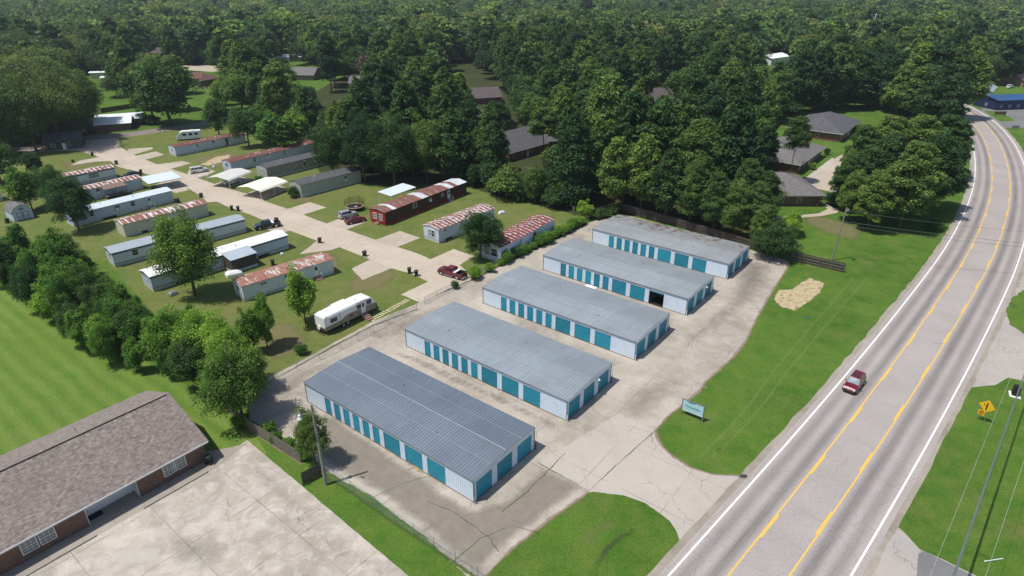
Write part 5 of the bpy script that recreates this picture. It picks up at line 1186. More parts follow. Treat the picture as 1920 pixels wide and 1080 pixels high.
# black letter box on its white pad
o = G(1902, 741); t = thing('collection_box', 'black collection box on a white concrete pad beside the side road', 'box', (o.x, o.y, L1), R(60))
m = MB(); m.box(-.75, .75, -.62, .62, 0, .1); m.build('pad', m_wht, t)
m = MB(); m.loft([[(-.42, -.38, .1), (.42, -.38, .1), (.42, .38, .1), (-.42, .38, .1)], [(-.42, -.38, 1.25), (.42, -.38, 1.25), (.42, .38, 1.25), (-.42, .38, 1.25)], [(-.42, -.2, 1.5), (.42, -.2, 1.5), (.42, .3, 1.5), (-.42, .3, 1.5)]]); m.build('body', m_black, t, bevel=.03)
m = MB(); m.box(-.25, .1, -.395, -.38, .85, 1.1); m.build('label', m_wht, t)
# trampoline
o = G(665.6, 393); t = thing('trampoline', 'round trampoline with sagging black net on the lawn behind the parked cars', 'trampoline', (o.x, o.y, L1))
m = MB(); n = 24; Rt = 2.15
for k in range(n):
    a0, a1 = 2*math.pi*k/n, 2*math.pi*(k+1)/n
    m.add([(Rt*.84*math.cos(a0), Rt*.84*math.sin(a0), .93), (Rt*1.04*math.cos(a0), Rt*1.04*math.sin(a0), .93), (Rt*1.04*math.cos(a1), Rt*1.04*math.sin(a1), .93), (Rt*.84*math.cos(a1), Rt*.84*math.sin(a1), .93),
           (Rt*.84*math.cos(a0), Rt*.84*math.sin(a0), .98), (Rt*1.04*math.cos(a0), Rt*1.04*math.sin(a0), .98), (Rt*1.04*math.cos(a1), Rt*1.04*math.sin(a1), .98), (Rt*.84*math.cos(a1), Rt*.84*math.sin(a1), .98)], [(0, 1, 2, 3), (4, 5, 6, 7), (1, 2, 6, 5), (0, 3, 7, 4)])
m.build('edge_pad', plain('faded_orange_pad', (.36, .24, .15), .8), t)
m = MB(); m.add([(Rt*.86*math.cos(2*math.pi*k/n), Rt*.86*math.sin(2*math.pi*k/n), .94) for k in range(n)]+[(0, 0, .86)], [(k, (k+1) % n, n) for k in range(n)]); m.build('mat', m_black, t)
m = MB(); m.loft([[(.45+.3*math.cos(a_), -.7+.2*math.sin(a_), z_) for a_ in np.arange(0, 6.2, .8)] for z_ in (.93, 1.05)]); m.build('white_cushion', m_wht, t)
for k in range(6):
    a_ = k*math.pi/3+.2; m = MB(); m.tube((Rt*math.cos(a_), Rt*math.sin(a_), 0), (Rt*math.cos(a_), Rt*math.sin(a_), .93), .04, n=6); m.build('leg', m_black, t)
    m = MB(); m.tube((1.06*Rt*math.cos(a_), 1.06*Rt*math.sin(a_), .5), (1.1*Rt*math.cos(a_), 1.1*Rt*math.sin(a_), 2.9), .035, n=6); m.build('net_pole', m_black, t)
m = MB()
for k in range(n):
    if 15 <= k <= 20: continue
    a0, a1 = 2*math.pi*k/n, 2*math.pi*(k+1)/n; hh = lambda a_: 2.75-.35*abs(math.sin(3*(a_-.2)))
    m.quad((Rt*math.cos(a0), Rt*math.sin(a0), .98), (Rt*math.cos(a1), Rt*math.sin(a1), .98), (Rt*1.07*math.cos(a1), Rt*1.07*math.sin(a1), hh(a1)), (Rt*1.07*math.cos(a0), Rt*1.07*math.sin(a0), hh(a0)))
m.build('net', m_net, t)
# toys and yard clutter
def clutter(px, mat, label, name, cat, dims, rz=.3, z=0):
    o = G(*px); m = MB(); a_, b_, c_ = dims
    m.loft([[(-a_/2, -b_/2, 0), (a_/2, -b_/2, 0), (a_/2, b_/2, 0), (-a_/2, b_/2, 0)], [(-a_*.46, -b_*.46, c_*.6), (a_*.46, -b_*.46, c_*.6), (a_*.46, b_*.46, c_*.6), (-a_*.46, b_*.46, c_*.6)], [(-a_*.3, -b_*.3, c_), (a_*.3, -b_*.25, c_), (a_*.3, b_*.25, c_), (-a_*.3, b_*.3, c_)]])
    q = m.build(name, mat, loc=(o.x, o.y, z+.012), bevel=.04); q.rotation_euler = (0, 0, rz); return tag(q, label, cat)
clutter((721, 362), plain('blue_plastic', (.02, .16, .45), .5), 'blue play sandbox on the grass behind the red home', 'play_box', 'sandbox', (1.3, 1.0, .5))
clutter((376, 333), m_wht, 'white storage tub on the grass across from the carports', 'storage_tub', 'tub', (1.0, .7, .6))
clutter((389, 331), m_stpanel, 'second white tub beside the minivan pad', 'storage_tub', 'tub', (.8, .6, .7))
clutter((401, 315), m_wht, 'white barrel on the lawn near the spotted red roof', 'barrel', 'barrel', (.7, .7, .7))
clutter((439, 515), m_wht, 'heap of white sheeting lying under the big oak beside the shed', 'white_sheeting', 'sheeting', (3.0, 2.0, .8), .6)
clutter((529, 478), m_wht, 'white bucket by the skirting of the white-roofed home', 'bucket', 'bucket', (.7, .5, .5))
clutter((325, 553), m_galv, 'grey junk pile on the ground below the big oak', 'junk_pile', 'junk', (1.6, 1.0, .7), 1)
clutter((941, 401), m_stpanel, 'white garden bench lying on the lawn behind the two rusty-roofed homes', 'garden_bench', 'bench', (1.6, .9, .7), .5)
clutter((1514, 596), plain('blue_bag', (.03, .12, .3), .6), 'small blue bag dropped on the roadside lawn', 'bag', 'bag', (.5, .3, .2))
for p, l in (((971, 377), 'brown timber post on the lawn behind the trailer park, near the red home'), ((1075, 403), 'brown timber post on the lawn near the corner of the wood')):
    o = G(*p); m = MB(); m.box(-.3, .3, -.15, .15, 0, .25); m.box(-.28, .28, -.10, .10, .25, 2.1); q = m.build('timber_post', m_wood, loc=(o.x, o.y, .005)); tag(q, l, 'post')
o = G(1855, 1048); q = MB(); q.tube((0, 0, .06), (-1.9, -.35, .12), .045, n=8); q.tube((-1.9, -.35, .12), (-2.05, -.38, .12), .07, n=8); tag(q.build('white_pipe', m_wht, loc=(o.x+1.3, o.y, 0)), 'white plastic pipe lying on the grass under the cables', 'pipe')

# ---------------------------------------------------------------- fences
def poly_fence(name, label, px, h, step, post, rail, meshm, plank=None, grp=None, cat='fence', toprail=True):
    P3 = [G(*p) for p in px]; b = P3[0].copy(); t = thing(name, label, cat, (b.x, b.y, .01), 0, grp)
    q = [p-b for p in P3]; pts = resample(q, step, False)
    for p in pts:
        m = MB()
        if plank: m.box(p.x-.05, p.x+.05, p.y-.05, p.y+.05, 0, h+.03)
        else: m.tube((p.x, p.y, 0), (p.x, p.y, h+.06), .03, n=6)
        m.build('post', post, t)
    for i_ in range(len(q)-1):
        a_, c_ = q[i_], q[i_+1]; d_ = (c_-a_).normalized(); n_ = Vector((-d_.y, d_.x, 0))
        if not plank:
            m = MB(); m.tube((a_.x, a_.y, h), (c_.x, c_.y, h), .024, n=6); m.build('top_rail', rail, t)
            m = MB(); m.quad((a_.x, a_.y, .03), (c_.x, c_.y, .03), (c_.x, c_.y, h), (a_.x, a_.y, h)); m.build('wire_mesh', meshm, t)
        else:
            m = MB(); L_ = (c_-a_).length
            for z_ in ((.35, h-.35) if plank == 'rails' else (.5, h-.4)):
                s_ = a_-n_*.09; e_ = c_-n_*.09; m.slab((s_.x, s_.y, z_), (e_.x, e_.y, z_), (e_.x, e_.y, z_+.10), (s_.x, s_.y, z_+.10), .05)
            if plank == 'rails': s_ = a_-n_*.09; e_ = c_-n_*.09; m.slab((s_.x, s_.y, h/2), (e_.x, e_.y, h/2), (e_.x, e_.y, h/2+.10), (s_.x, s_.y, h/2+.10), .05)
            m.build('rail', rail, t)
            m = MB(); x = 0
            while x < L_:
                sg_ = 1 if plank == 'rails' else -2.2; s_ = a_+d_*x+n_*.06*sg_; e_ = a_+d_*min(L_, x+.145)+n_*.06*sg_; hh = h+random.uniform(-.05, .05)
                m.slab((s_.x, s_.y, .02), (e_.x, e_.y, .02), (e_.x, e_.y, hh), (s_.x, s_.y, hh), .025); x += .16
            m.build('boards', meshm, t)
    return t
poly_fence('chain_link_fence', 'chain-link fence between the travel trailer lawn and the storage lot', [(490, 727), (516, 716), (558, 695), (640, 655), (782, 581)], 1.35, 3, m_galv, m_galv, m_chain)
poly_fence('chain_link_gate', 'leaning chain-link gate across the end of the park road', [(796, 571), (820, 557), (878, 531)], 1.3, 2.9, m_galv, m_galv, m_chain, cat='gate')
poly_fence('chain_link_fence', 'chain-link fence overgrown with bushes behind the red pickup', [(883, 527), (939, 496), (1000, 466), (1031, 450), (1103, 416)], 1.35, 3, m_galv, m_galv, m_chain)
poly_fence('chain_link_fence', 'chain-link fence along the grass strip in front of the storage lot', [(613, 893), (659, 922), (698, 948), (740, 979), (896, 1082)], 1.45, 2.6, m_galv, m_galv, m_chain)
poly_fence('board_fence', 'grey weathered board fence leaning along the office lawn', [(380, 735), (430, 772), (470, 806), (567, 867)], 1.75, 2.4, m_wood, m_wood, m_wood, plank='boards')
poly_fence('board_fence', 'short dark board fence panel at the foot of the lamp pole', [(603, 893), (569, 911)], 1.75, 2.2, m_wooddark, m_wooddark, m_wooddark, plank='boards')
poly_fence('board_fence', 'board fence with three rails ending on the roadside lawn below the utility pole', [(1484, 488), (1582, 511)], 1.9, 2.4, m_wood, m_wood, m_wooddark, plank='rails')
poly_fence('board_fence', 'dark board fence behind the rusted storage roof, under the pines', [(1108, 405), (1165, 396), (1300, 434), (1412, 468)], 1.95, 2.6, m_wooddark, m_wooddark, m_wooddark, plank='rails')
poly_fence('board_fence', 'dark garden fence behind the dark-walled metal-roofed house', [(190, 212), (266, 200)], 1.9, 3, m_wooddark, m_wooddark, m_wooddark, plank='boards')
poly_fence('board_fence', 'dark fence at the lawn beside the farthest apartment house', [(1448, 247), (1473, 222)], 1.9, 3, m_wooddark, m_wooddark, m_wooddark, plank='boards')

# ---------------------------------------------------------------- poles and wires
def sag(m, a, b, s, r=.02, n=14):
    pts = []
    for k in range(n+1):
        u = k/n; p = Vector(a).lerp(Vector(b), u); p.z -= s*4*u*(1-u); pts.append(p)
    for k in range(n): m.tube(pts[k], pts[k+1], r, n=5, cap=False)
o = G(611.6, 909); t = thing('lamp_pole', 'weathered wooden lamp pole leaning beside the chain-link fence and bushy tree', 'pole', (o.x, o.y, 0))
m = MB(); m.tube((0, 0, 0), (-.3, .45, 10.6), .19, .12, 10); m.build('pole', m_pole, t)
m = MB(); m.tube((-.28, .42, 9.6), (-1.5, -.2, 9.75), .035, n=6); m.build('lamp_arm', m_galv, t); m = MB(); m.tube((-1.5, -.2, 9.75), (-1.5, -.2, 9.55), .14, .14, 10); m.tube((-1.5, -.2, 9.55), (-1.5, -.2, 9.25), .14, .28, 12); m.build('lamp_head', m_stpanel, t)
m = MB(); m.tube((.05, .1, 8.3), (.5, -.1, 8.1), .05, n=6); m.box(.4, .62, -.2, .0, 7.9, 8.2); m.build('wire_bracket', m_galv, t)
o = G(1560, 488); t = thing('utility_pole', 'tall grey utility pole behind the three-rail board fence', 'utility pole', (o.x, o.y, 0))
m = MB(); m.tube((0, 0, 0), (.35, 0, 11.0), .17, .11, 10); m.build('pole', m_pole, t)
m = MB(); m.tube((.33, 0, 10.4), (.1, -1.1, 10.9), .04, n=6); m.build('lamp_arm', m_galv, t); m = MB(); m.tube((-.0, -1.3, 10.95), (-.0, -1.3, 10.75), .32, .22, 12); m.tube((.1, -1.1, 10.95), (-.35, -1.5, 10.95), .25, .3, 8); m.build('lamp_head', m_sttrim, t)
for z_ in (10.3, 8.2, 7.5): m = MB(); m.tube((.3, 0, z_), (.48, 0, z_), .05, n=6); m.build('insulator', m_wht, t)
for k, (z0, z1, sg, l) in enumerate(((10.3, 9.6, 1.0, 'thin upper cable running from the grey utility pole across the highway'), (8.2, 7.4, 1.0, 'middle cable running from the grey utility pole across the highway'), (7.5, 6.8, 1.1, 'lowest cable running from the grey utility pole across the highway'))):
    m = MB(); b_ = Vector((62, -16, z1)); sag(m, (.4, 0, z0), b_, sg, .028 if k else .022); q = m.build('overhead_cable', m_wire, loc=(o.x, o.y, 0)); tag(q, l, 'cable', 'cables from the grey utility pole')
# overhead cables at the lower edge
def cable(p0, p1, z0, z1, r, label, s=.6):
    a_, b_ = G(*p0, z0), G(*p1, z1); d_ = (b_-a_); a2 = a_-d_*1.0; b2 = b_+d_*.8
    m = MB(); sag(m, a2, b2, s*0+.0, r, 10); return tag(m.build('overhead_cable', m_wire, loc=(0, 0, 0)), label, 'cable', 'cables over the lower corner of the grass')
m_paleWire = plain('pale_wire', (.45, .47, .45), .5)
cable((1788, 1080), (1905, 745), 7.0, 7.0, .045, 'thickest cable of the dark bundle over the grass verge')
cable((1790, 1080), (1907, 745), 7.12, 7.12, .035, 'second cable of the dark bundle over the grass verge')
cable((1786, 1080), (1904, 748), 6.85, 6.85, .03, 'thinner cable on the road side of the dark bundle')
for a_, b_, l in (((1762, 1035), (1880, 745), 'thin pale wire between the dark bundle and the highway'), ((1850, 1075), (1918, 870), 'thin pale wire at the picture edge')):
    q = cable(a_, b_, 8.5, 8.5, .012, l); q.data.materials[0] = m_paleWire
o = G(1621, 100, 0); t = thing('utility_pole', 'distant pale pole rising out of the far wood', 'utility pole', (o.x, o.y, 0)); m = MB(); m.tube((0, 0, 0), (2, 0, 27), .4, .25, 8); m.build('pole', m_stpanel, t); m = MB(); m.box(.8, 3.0, -.1, .1, 25.6, 25.9); m.build('cross_arm', m_stpanel, t)
o = G(1855, 22); t = thing('lattice_mast', 'tall pale lattice radio mast in the far wood', 'mast', (o.x, o.y, 0))
for k in range(3):
    a_ = k*2*math.pi/3; m = MB(); m.tube((4*math.cos(a_), 4*math.sin(a_), 0), (1*math.cos(a_), 1*math.sin(a_), 75), .35, n=5); m.build('mast_leg', m_stpanel, t)
m = MB()
for j in range(24):
    z0, z1 = j*3.1, (j+1)*3.1
    for k in range(3):
        a_, b_ = k*2*math.pi/3, (k+1)*2*math.pi/3; r0, r1 = 4-3*z0/75, 4-3*z1/75
        m.tube((r0*math.cos(a_), r0*math.sin(a_), z0), (r1*math.cos(b_), r1*math.sin(b_), z1), .15, n=4)
m.build('bracing', m_stpanel, t)
for p, h_, l in (((1499, 339), 5.0, 'thin black lamp post on the lawn of the pale-roofed apartment house'), ((1478, 245), 4.5, 'thin black lamp post on the far apartment lawn')):
    o = G(*p); t = thing('garden_lamp', l, 'lamp post', (o.x, o.y, 0)); m = MB(); m.tube((0, 0, 0), (0, 0, h_), .06, .05, 8); m.build('post', m_black, t); m = MB(); m.tube((0, 0, h_), (0, 0, h_+.35), .12, .2, 8); m.build('lamp_head', m_blackp, t)

# ---------------------------------------------------------------- signs
def text(parent, s_, size, loc, rot, mat, ext=.01, name='lettering', italic=0):
    c = bpy.data.curves.new(name, 'FONT'); c.body = s_; c.size = size; c.extrude = ext; c.align_x = 'CENTER'; c.align_y = 'CENTER'; c.shear = italic; c.offset = .006
    o_ = bpy.data.objects.new(name, c); COL.objects.link(o_); o_.parent = parent; o_.location = loc; o_.rotation_euler = rot; c.materials.append(mat)
    me = bpy.data.meshes.new_from_object(o_); bpy.data.objects.remove(o_); o_ = bpy.data.objects.new(name, me); COL.objects.link(o_); o_.parent = parent; o_.location = loc; o_.rotation_euler = rot; return o_
p0, p1 = G(1277, 775), G(1316.5, 791); a_ = math.atan2((p1-p0).y, (p1-p0).x); Ls = (p1-p0).length
t = thing('business_sign', 'pale blue sign board on two dark posts at the storage lot entrance, reading Pinedale', 'sign', (p0.x, p0.y, 0), a_)
for x in (0, Ls): m = MB(); m.box(x-.06, x+.06, -.06, .06, 0, 2.35); m.build('post', m_sttrim, t)
m = MB(); m.box(.06, Ls-.06, -.04, .04, .78, 2.28); bd = m.build('board', plain('pale_blue_board', (.46, .66, .74), .6, .3, 0, .15, 1.5), t)
m = MB(); m.box(-.05, Ls+.05, -.05, .05, 2.29, 2.38); m.build('top_rail', m_sttrim, t); m = MB(); m.box(.06, Ls-.06, -.055, .055, .70, .775); m.build('bottom_rail', m_wht, t)
m = MB(); m.add([(Ls*.18, -.045, 2.26), (Ls*.62, -.045, 2.26), (Ls*.52, -.045, 2.06), (Ls*.42, -.045, 2.12), (Ls*.34, -.045, 1.98), (Ls*.27, -.045, 2.12)], [(0, 1, 2, 3, 4, 5)]); m.build('painted_treetop', plain('blue_grey_paint', (.16, .28, .33), .7), bd)
m_letter = plain('faded_teal_paint', (.17, .38, .45), .7)
text(t, 'Pinedale', .60, (Ls/2, -.05, 1.52), (R(90), 0, 0), m_letter)
# yellow warning sign
p0, p1 = G(1829, 785), G(1844, 792); a_ = math.atan2((p1-p0).y, (p1-p0).x); Ls = (p1-p0).length
t = thing('warning_sign', 'yellow diamond side-road warning sign with an orange 40 plate below it', 'road sign', (p0.x, p0.y, 0), a_)
for x in (0, Ls): m = MB(); m.tube((x, 0, 0), (x, 0, 2.1 if x == 0 else 2.0), .035, n=6); m.build('post', m_galv, t)
my = plain('yellow_sign_face', (.80, .46, .01), .5, .4, 0, .05); cx, cz, dz = Ls/2+.2, 2.35, .92
m = MB(); m.prism([(cx, cz-dz), (cx+dz, cz), (cx, cz+dz), (cx-dz, cz)], -.06, -.04); fc = m.build('sign_face', my, t, bevel=.01)
m = MB(); m.prism([(cx-.07, cz-.55), (cx+.07, cz-.55), (cx+.07, cz+.5), (cx-.07, cz+.5)], -.075, -.065)
prev = None
for k in range(7):
    u = k/6; x_, z_ = cx-.04-.42*math.sin(u*1.35), cz+.02+.34*(1-math.cos(u*1.45))+.02
    if prev: m.slab((prev[0], -.066, prev[1]-.045), (x_, -.066, z_-.045), (x_, -.066, z_+.045), (prev[0], -.066, prev[1]+.045), .01)
    prev = (x_, z_)
m.build('side_road_symbol', m_black, fc)
m = MB(); pw_ = .36; pc_ = (Ls/2-.12, 1.22); m.prism([(pc_[0]-pw_, pc_[1]-pw_), (pc_[0]+pw_, pc_[1]-pw_), (pc_[0]+pw_, pc_[1]+pw_-.02), (pc_[0]-pw_, pc_[1]+pw_-.02)], -.06, -.045); pl = m.build('speed_plate', plain('orange_yellow_face', (.80, .36, .01), .5, .4, 0, .05), t, bevel=.01)
text(t, '40', .46, (pc_[0], -.066, pc_[1]+.08), (R(90), 0, 0), m_black, .004); text(t, 'MPH', .17, (pc_[0], -.066, pc_[1]-.22), (R(90), 0, 0), m_black, .004)
o = G(1903, 243); m = MB(); m.box(-1.3, 1.3, -.1, .1, .5, 1.5); m.box(-1.2, -1.1, -.05, .05, 0, .5); m.box(1.1, 1.2, -.05, .05, 0, .5); tag(m.build('low_sign', m_sttrim, loc=(o.x, o.y, 0)), 'small dark sign on the grass beyond the bend', 'sign')
o = G(1874, 218); m = MB(); m.box(-2.2, 2.2, -.15, .15, .7, 1.9); m.box(-2.0, -1.8, -.1, .1, 0, .7); m.box(1.8, 2.0, -.1, .1, 0, .7); tag(m.build('low_sign', m_wooddark, loc=(o.x, o.y, 0)), 'wide dark sign on the grass island before the blue shop', 'sign')

# ---------------------------------------------------------------- trees
def unit(v): return v/np.maximum(1e-6, np.linalg.norm(v, axis=1, keepdims=True))
def leaf_mesh(name, cen, nrm_, size, tint, mat, aspect=.75, extra=None):
    """many small bent leaf faces"""
    N = len(cen); nrm_ = unit(nrm_)
    r = unit(RNG.normal(size=(N, 3))); t_ = unit(np.cross(nrm_, r)); b_ = np.cross(nrm_, t_)
    s = size[:, None]
    bend = nrm_*s*.22
    v = np.empty((N, 4, 3)); v[:, 0] = cen-t_*s-bend; v[:, 1] = cen-b_*s*aspect+bend*.5; v[:, 2] = cen+t_*s-bend; v[:, 3] = cen+b_*s*aspect+bend*.5
    v = v.reshape(-1, 3); f = np.arange(N*4).reshape(-1, 4)
    ev, ef, em = (extra if extra else (np.zeros((0, 3)), [], []))
    me = bpy.data.meshes.new(name)
    nv = len(v); me.vertices.add(nv+len(ev)); me.vertices.foreach_set('co', np.concatenate([v, np.array(ev).reshape(-1, 3)]).astype(np.float32).ravel())
    nf = len(f); loops = f.ravel().tolist()
    for q in ef: loops += [i_+nv for i_ in q]
    me.loops.add(len(loops)); me.loops.foreach_set('vertex_index', loops)
    starts = list(range(0, nf*4, 4)); c = nf*4
    for q in ef: starts.append(c); c += len(q)
    me.polygons.add(nf+len(ef)); me.polygons.foreach_set('loop_start', starts)
    me.materials.append(mat[0])
    if len(mat) > 1: me.materials.append(mat[1])
    if ef: me.polygons.foreach_set('material_index', [0]*nf+[1]*len(ef))
    at = me.attributes.new('tint', 'FLOAT', 'POINT'); at.data.foreach_set('value', np.concatenate([np.repeat(tint, 4), np.full(len(ev), .5)]).astype(np.float32))
    me.update(calc_edges=True)
    return me
def clumps(cc, cr, n, size, flat=.92, up=.35, fuzz=.22):
    """leaf faces on lumpy clumps; cc (K,3) centres, cr (K,) radii"""
    w_ = cr**2; w_ = w_/w_.sum(); k = RNG.choice(len(cr), n, p=w_)
    d = unit(RNG.normal(size=(n, 3))); d[:, 2] = np.where(d[:, 2] < -.45, -d[:, 2], d[:, 2])
    rad = cr[k]*(1-.45*RNG.random(n)**2.0)
    rad = rad*(1+fuzz*np.abs(RNG.normal(size=n)))
    c = cc[k]+d*rad[:, None]*np.array([1, 1, flat])
    nn = d+RNG.normal(size=(n, 3))*.8; nn[:, 2] += up
    tint = np.clip(RNG.random(len(cr))[k]*.75+RNG.random(n)*.25, 0, 1)
    return c, nn, size*(.6+.8*RNG.random(n)), tint
def crown_broad(h, r, base, n, size, lumps, seed, top=.5, irregular=.25, cone=.5):
    """h total height 1-unit: returns arrays for a rounded uneven crown between base and h"""
    rs_ = np.random.default_rng(seed)
    K = lumps; d = unit(rs_.normal(size=(K, 3))); d[:, 2] = d[:, 2]*.9+.15
    ph = np.arctan2(d[:, 1], d[:, 0]); wob = 1+irregular*np.sin(ph*2+seed)+irregular*.6*np.sin(ph*3+seed*2.1)+rs_.normal(size=K)*.1
    q = .50+.36*rs_.random(K); q[:K//8] *= .45
    hh = (h-base)/2; cz = base+hh
    cc = d*q[:, None]*wob[:, None]*np.array([r, r, hh]); cc[:, 2] = cz+cc[:, 2]*.92+rs_.normal(size=K)*.03*h
    uu = np.clip((cc[:, 2]-base)/(h-base), 0, 1); cc[:, :2] *= (1.15-cone*uu)[:, None]
    cr = r*(.19+.16*rs_.random(K))*(K/64)**-.33; cr[:K//8] *= 1.7
    return cc, cr
def crown_pine(h, r, base, K, seed, spread=.8):
    rs_ = np.random.default_rng(seed); cc = []; cr = []
    for k in range(K):
        u = k/(K-1); z = base+(h-base)*(u**.85); rr = r*(1-.75*u**1.8)*(.45+.55*min(1, u*3.2+.2)); a = k*2.399+rs_.normal()*.5
        q = rr*(.25+.65*rs_.random()); cc.append((q*math.cos(a), q*math.sin(a), z+rs_.normal()*.02*h)); cr.append(r*(.22+.15*rs_.random())*(1-.35*u)*(K/64)**-.27)
    return np.array(cc), np.array(cr)
def trunk_mb(h, r, base, cc, seed, limbs=9, rb=None, lean=.0):
    rs_ = random.Random(seed); m = MB(); rb = rb or h*.018; pts = []
    for k in range(6):
        u = k/5; pts.append((Vector((math.sin(u*2+seed)*lean*h*.5+rs_.uniform(-.01, .01)*h*u, math.cos(u*1.5+seed)*lean*h*.4, u*h*.90)), rb*(1-.82*u)))
    for k in range(5): m.tube(pts[k][0], pts[k+1][0], pts[k][1], pts[k+1][1], 8, cap=False)
    idx = rs_.sample(range(len(cc)), min(limbs, len(cc)))
    for i_ in idx:
        c = Vector(cc[i_]); z0 = max(base*.85, min(c.z-.12*h, h*.8)); u = z0/(h*.9); j = min(4, int(u*5)); p = pts[j][0].lerp(pts[j+1][0], u*5-j)
        mid = p.lerp(c, .5)+Vector((0, 0, .03*h)); r0 = rb*(1-.8*u)*.55
        m.tube(p, mid, r0, r0*.6, 5, cap=False); m.tube(mid, c, r0*.6, r0*.2, 5, cap=False)
    return m
PROTO = {}
HIDE = []
def proto(key, kind, lod, seed):
    """unit-sized tree (height 1) whose crown and trunk meshes are shared by copies"""
    n, lumps = {'near': (34000, 170), 'mid': (11000, 96), 'far': (1200, 40)}[lod]
    if kind == 'oak':
        r, base, mat, size = .40, .03, m_leaf, .0105; cc, cr = crown_broad(1, r, base, n, size, lumps, seed, irregular=.22); arr = clumps(cc, cr, n, size)
    elif kind == 'dark':
        r, base, mat, size = .37, .03, m_leafdark, .0105; cc, cr = crown_broad(1, r, base, n, size, lumps, seed, irregular=.18); arr = clumps(cc, cr, n, size)
    elif kind == 'olive':
        r, base, mat, size = .50, .22, m_leafgrey, .0105; cc, cr = crown_broad(1, r, base, n, size, int(lumps*1.2), seed, irregular=.25, cone=.15); arr = clumps(cc, cr, n, size)
    elif kind == 'young':
        r, base, mat, size = .30, .04, m_leafbright, .0145; cc, cr = crown_broad(1, r, base, n, size, int(lumps*.8), seed, irregular=.3, cone=.6); n = int(n*.6); arr = clumps(cc, cr*.95, n, size, 1.45, .5, .3)
    elif kind == 'bush':
        r, base, mat, size = .62, .02, m_leafbright, .030; cc, cr = crown_broad(1, r, base, n, size, int(lumps*.5), seed, irregular=.25); n = int(n*.22); arr = clumps(cc, cr, n, size, .8)
    elif kind == 'shrub':
        r, base, mat, size = .62, .0, m_leafdark, .026; cc, cr = crown_broad(1, r, base, n, size, int(lumps*.5), seed, irregular=.2); n = int(n*.22); arr = clumps(cc, cr, n, size, .8)
    elif kind == 'pine':
        r, base, mat = .24, .28, m_needle; size = .0095; cc, cr = crown_pine(1, r, base, int(lumps*1.0), seed); arr = clumps(cc, cr*1.08, n, size, .85, .15)
    elif kind == 'thinpine':
        r, base, mat = .25, .58, m_needle; size = .010; cc, cr = crown_pine(1, r, base, int(lumps*.42), seed); n = int(n*.42); arr = clumps(cc, cr*1.0, n, size, .6, .15)
    elif kind == 'bare':
        r, base, mat, size = .25, .45, m_bark, .010; cc, cr = crown_broad(1, r, base, n, size, lumps, seed); arr = clumps(cc, cr, 500, size)
    c, nn, s_, ti = arr
    if lod == 'mid': s_ = s_*1.75
    if lod == 'far': s_ = s_*4.2
    asp = .34 if 'pine' in kind else .72
    if 'pine' in kind: s_ = s_*1.45
    if lod == 'far':
        me = leaf_mesh(kind+'_crown', c, nn, s_, ti, [m_farleaf if kind in ('oak', 'young') else mat], .8)
        return me, None
    tm = trunk_mb(1, r, base, cc, seed, 14 if kind == 'bare' else (12 if 'pine' in kind else 9), rb={'bush': .012, 'shrub': .01, 'pine': .0115, 'thinpine': .010, 'young': .014}.get(kind, .02), lean=.03 if 'pine' not in kind else .005)
    if kind == 'bare':
        for k in range(60):
            i_ = random.randrange(len(cc)); a0 = Vector(cc[i_])*.95; b0 = a0+Vector((random.uniform(-.1, .1), random.uniform(-.1, .1), random.uniform(.0, .12))); tm.tube(a0, b0, .003, .001, 4, cap=False)
    me = leaf_mesh(kind+'_crown', c, nn, s_, ti, [mat], asp)
    t2 = bpy.data.meshes.new(kind+'_trunk'); t2.from_pydata(tm.v, [], tm.f); t2.materials.append(m_pinebark if 'pine' in kind else m_bark); t2.update()
    return me, t2
def get(kind, lod, i_):
    k = (kind, lod, i_)
    if k not in PROTO: PROTO[k] = proto(k, kind, lod, 11+i_*7+len(kind))
    return PROTO[k]
NAMES = dict(oak='oak_tree', dark='broadleaf_tree', olive='old_oak_tree', young='young_tree', bush='bush', shrub='shrub', pine='pine_tree', thinpine='pine_tree', bare='bare_tree')
CATS = dict(oak='oak tree', dark='broadleaf tree', olive='oak tree', young='young tree', bush='bush', shrub='shrub', pine='pine tree', thinpine='pine tree', bare='bare tree')
NTREES = [0]
OCC = []
def tree(kind, loc, h, label, wscale=1.0, lod='near', group=None, var=None, name=None, mat=None):
    me, tm = get(kind, lod, random.randrange(3) if var is None else var)
    t_ = thing(name or NAMES[kind], label, CATS[kind], (loc.x, loc.y, 0), random.uniform(0, 6.28), group)
    t_.scale = (h*wscale, h*wscale*random.uniform(.9, 1.1), h)
    c = bpy.data.objects.new('crown', me); COL.objects.link(c); c.parent = t_
    if tm: k = bpy.data.objects.new('trunk', tm); COL.objects.link(k); k.parent = t_
    if mat: c.material_slots[0].link = 'OBJECT'; c.material_slots[0].material = mat
    NTREES[0] += 1; OCC.append((loc.x, loc.y, h*.3*wscale))
    return t_

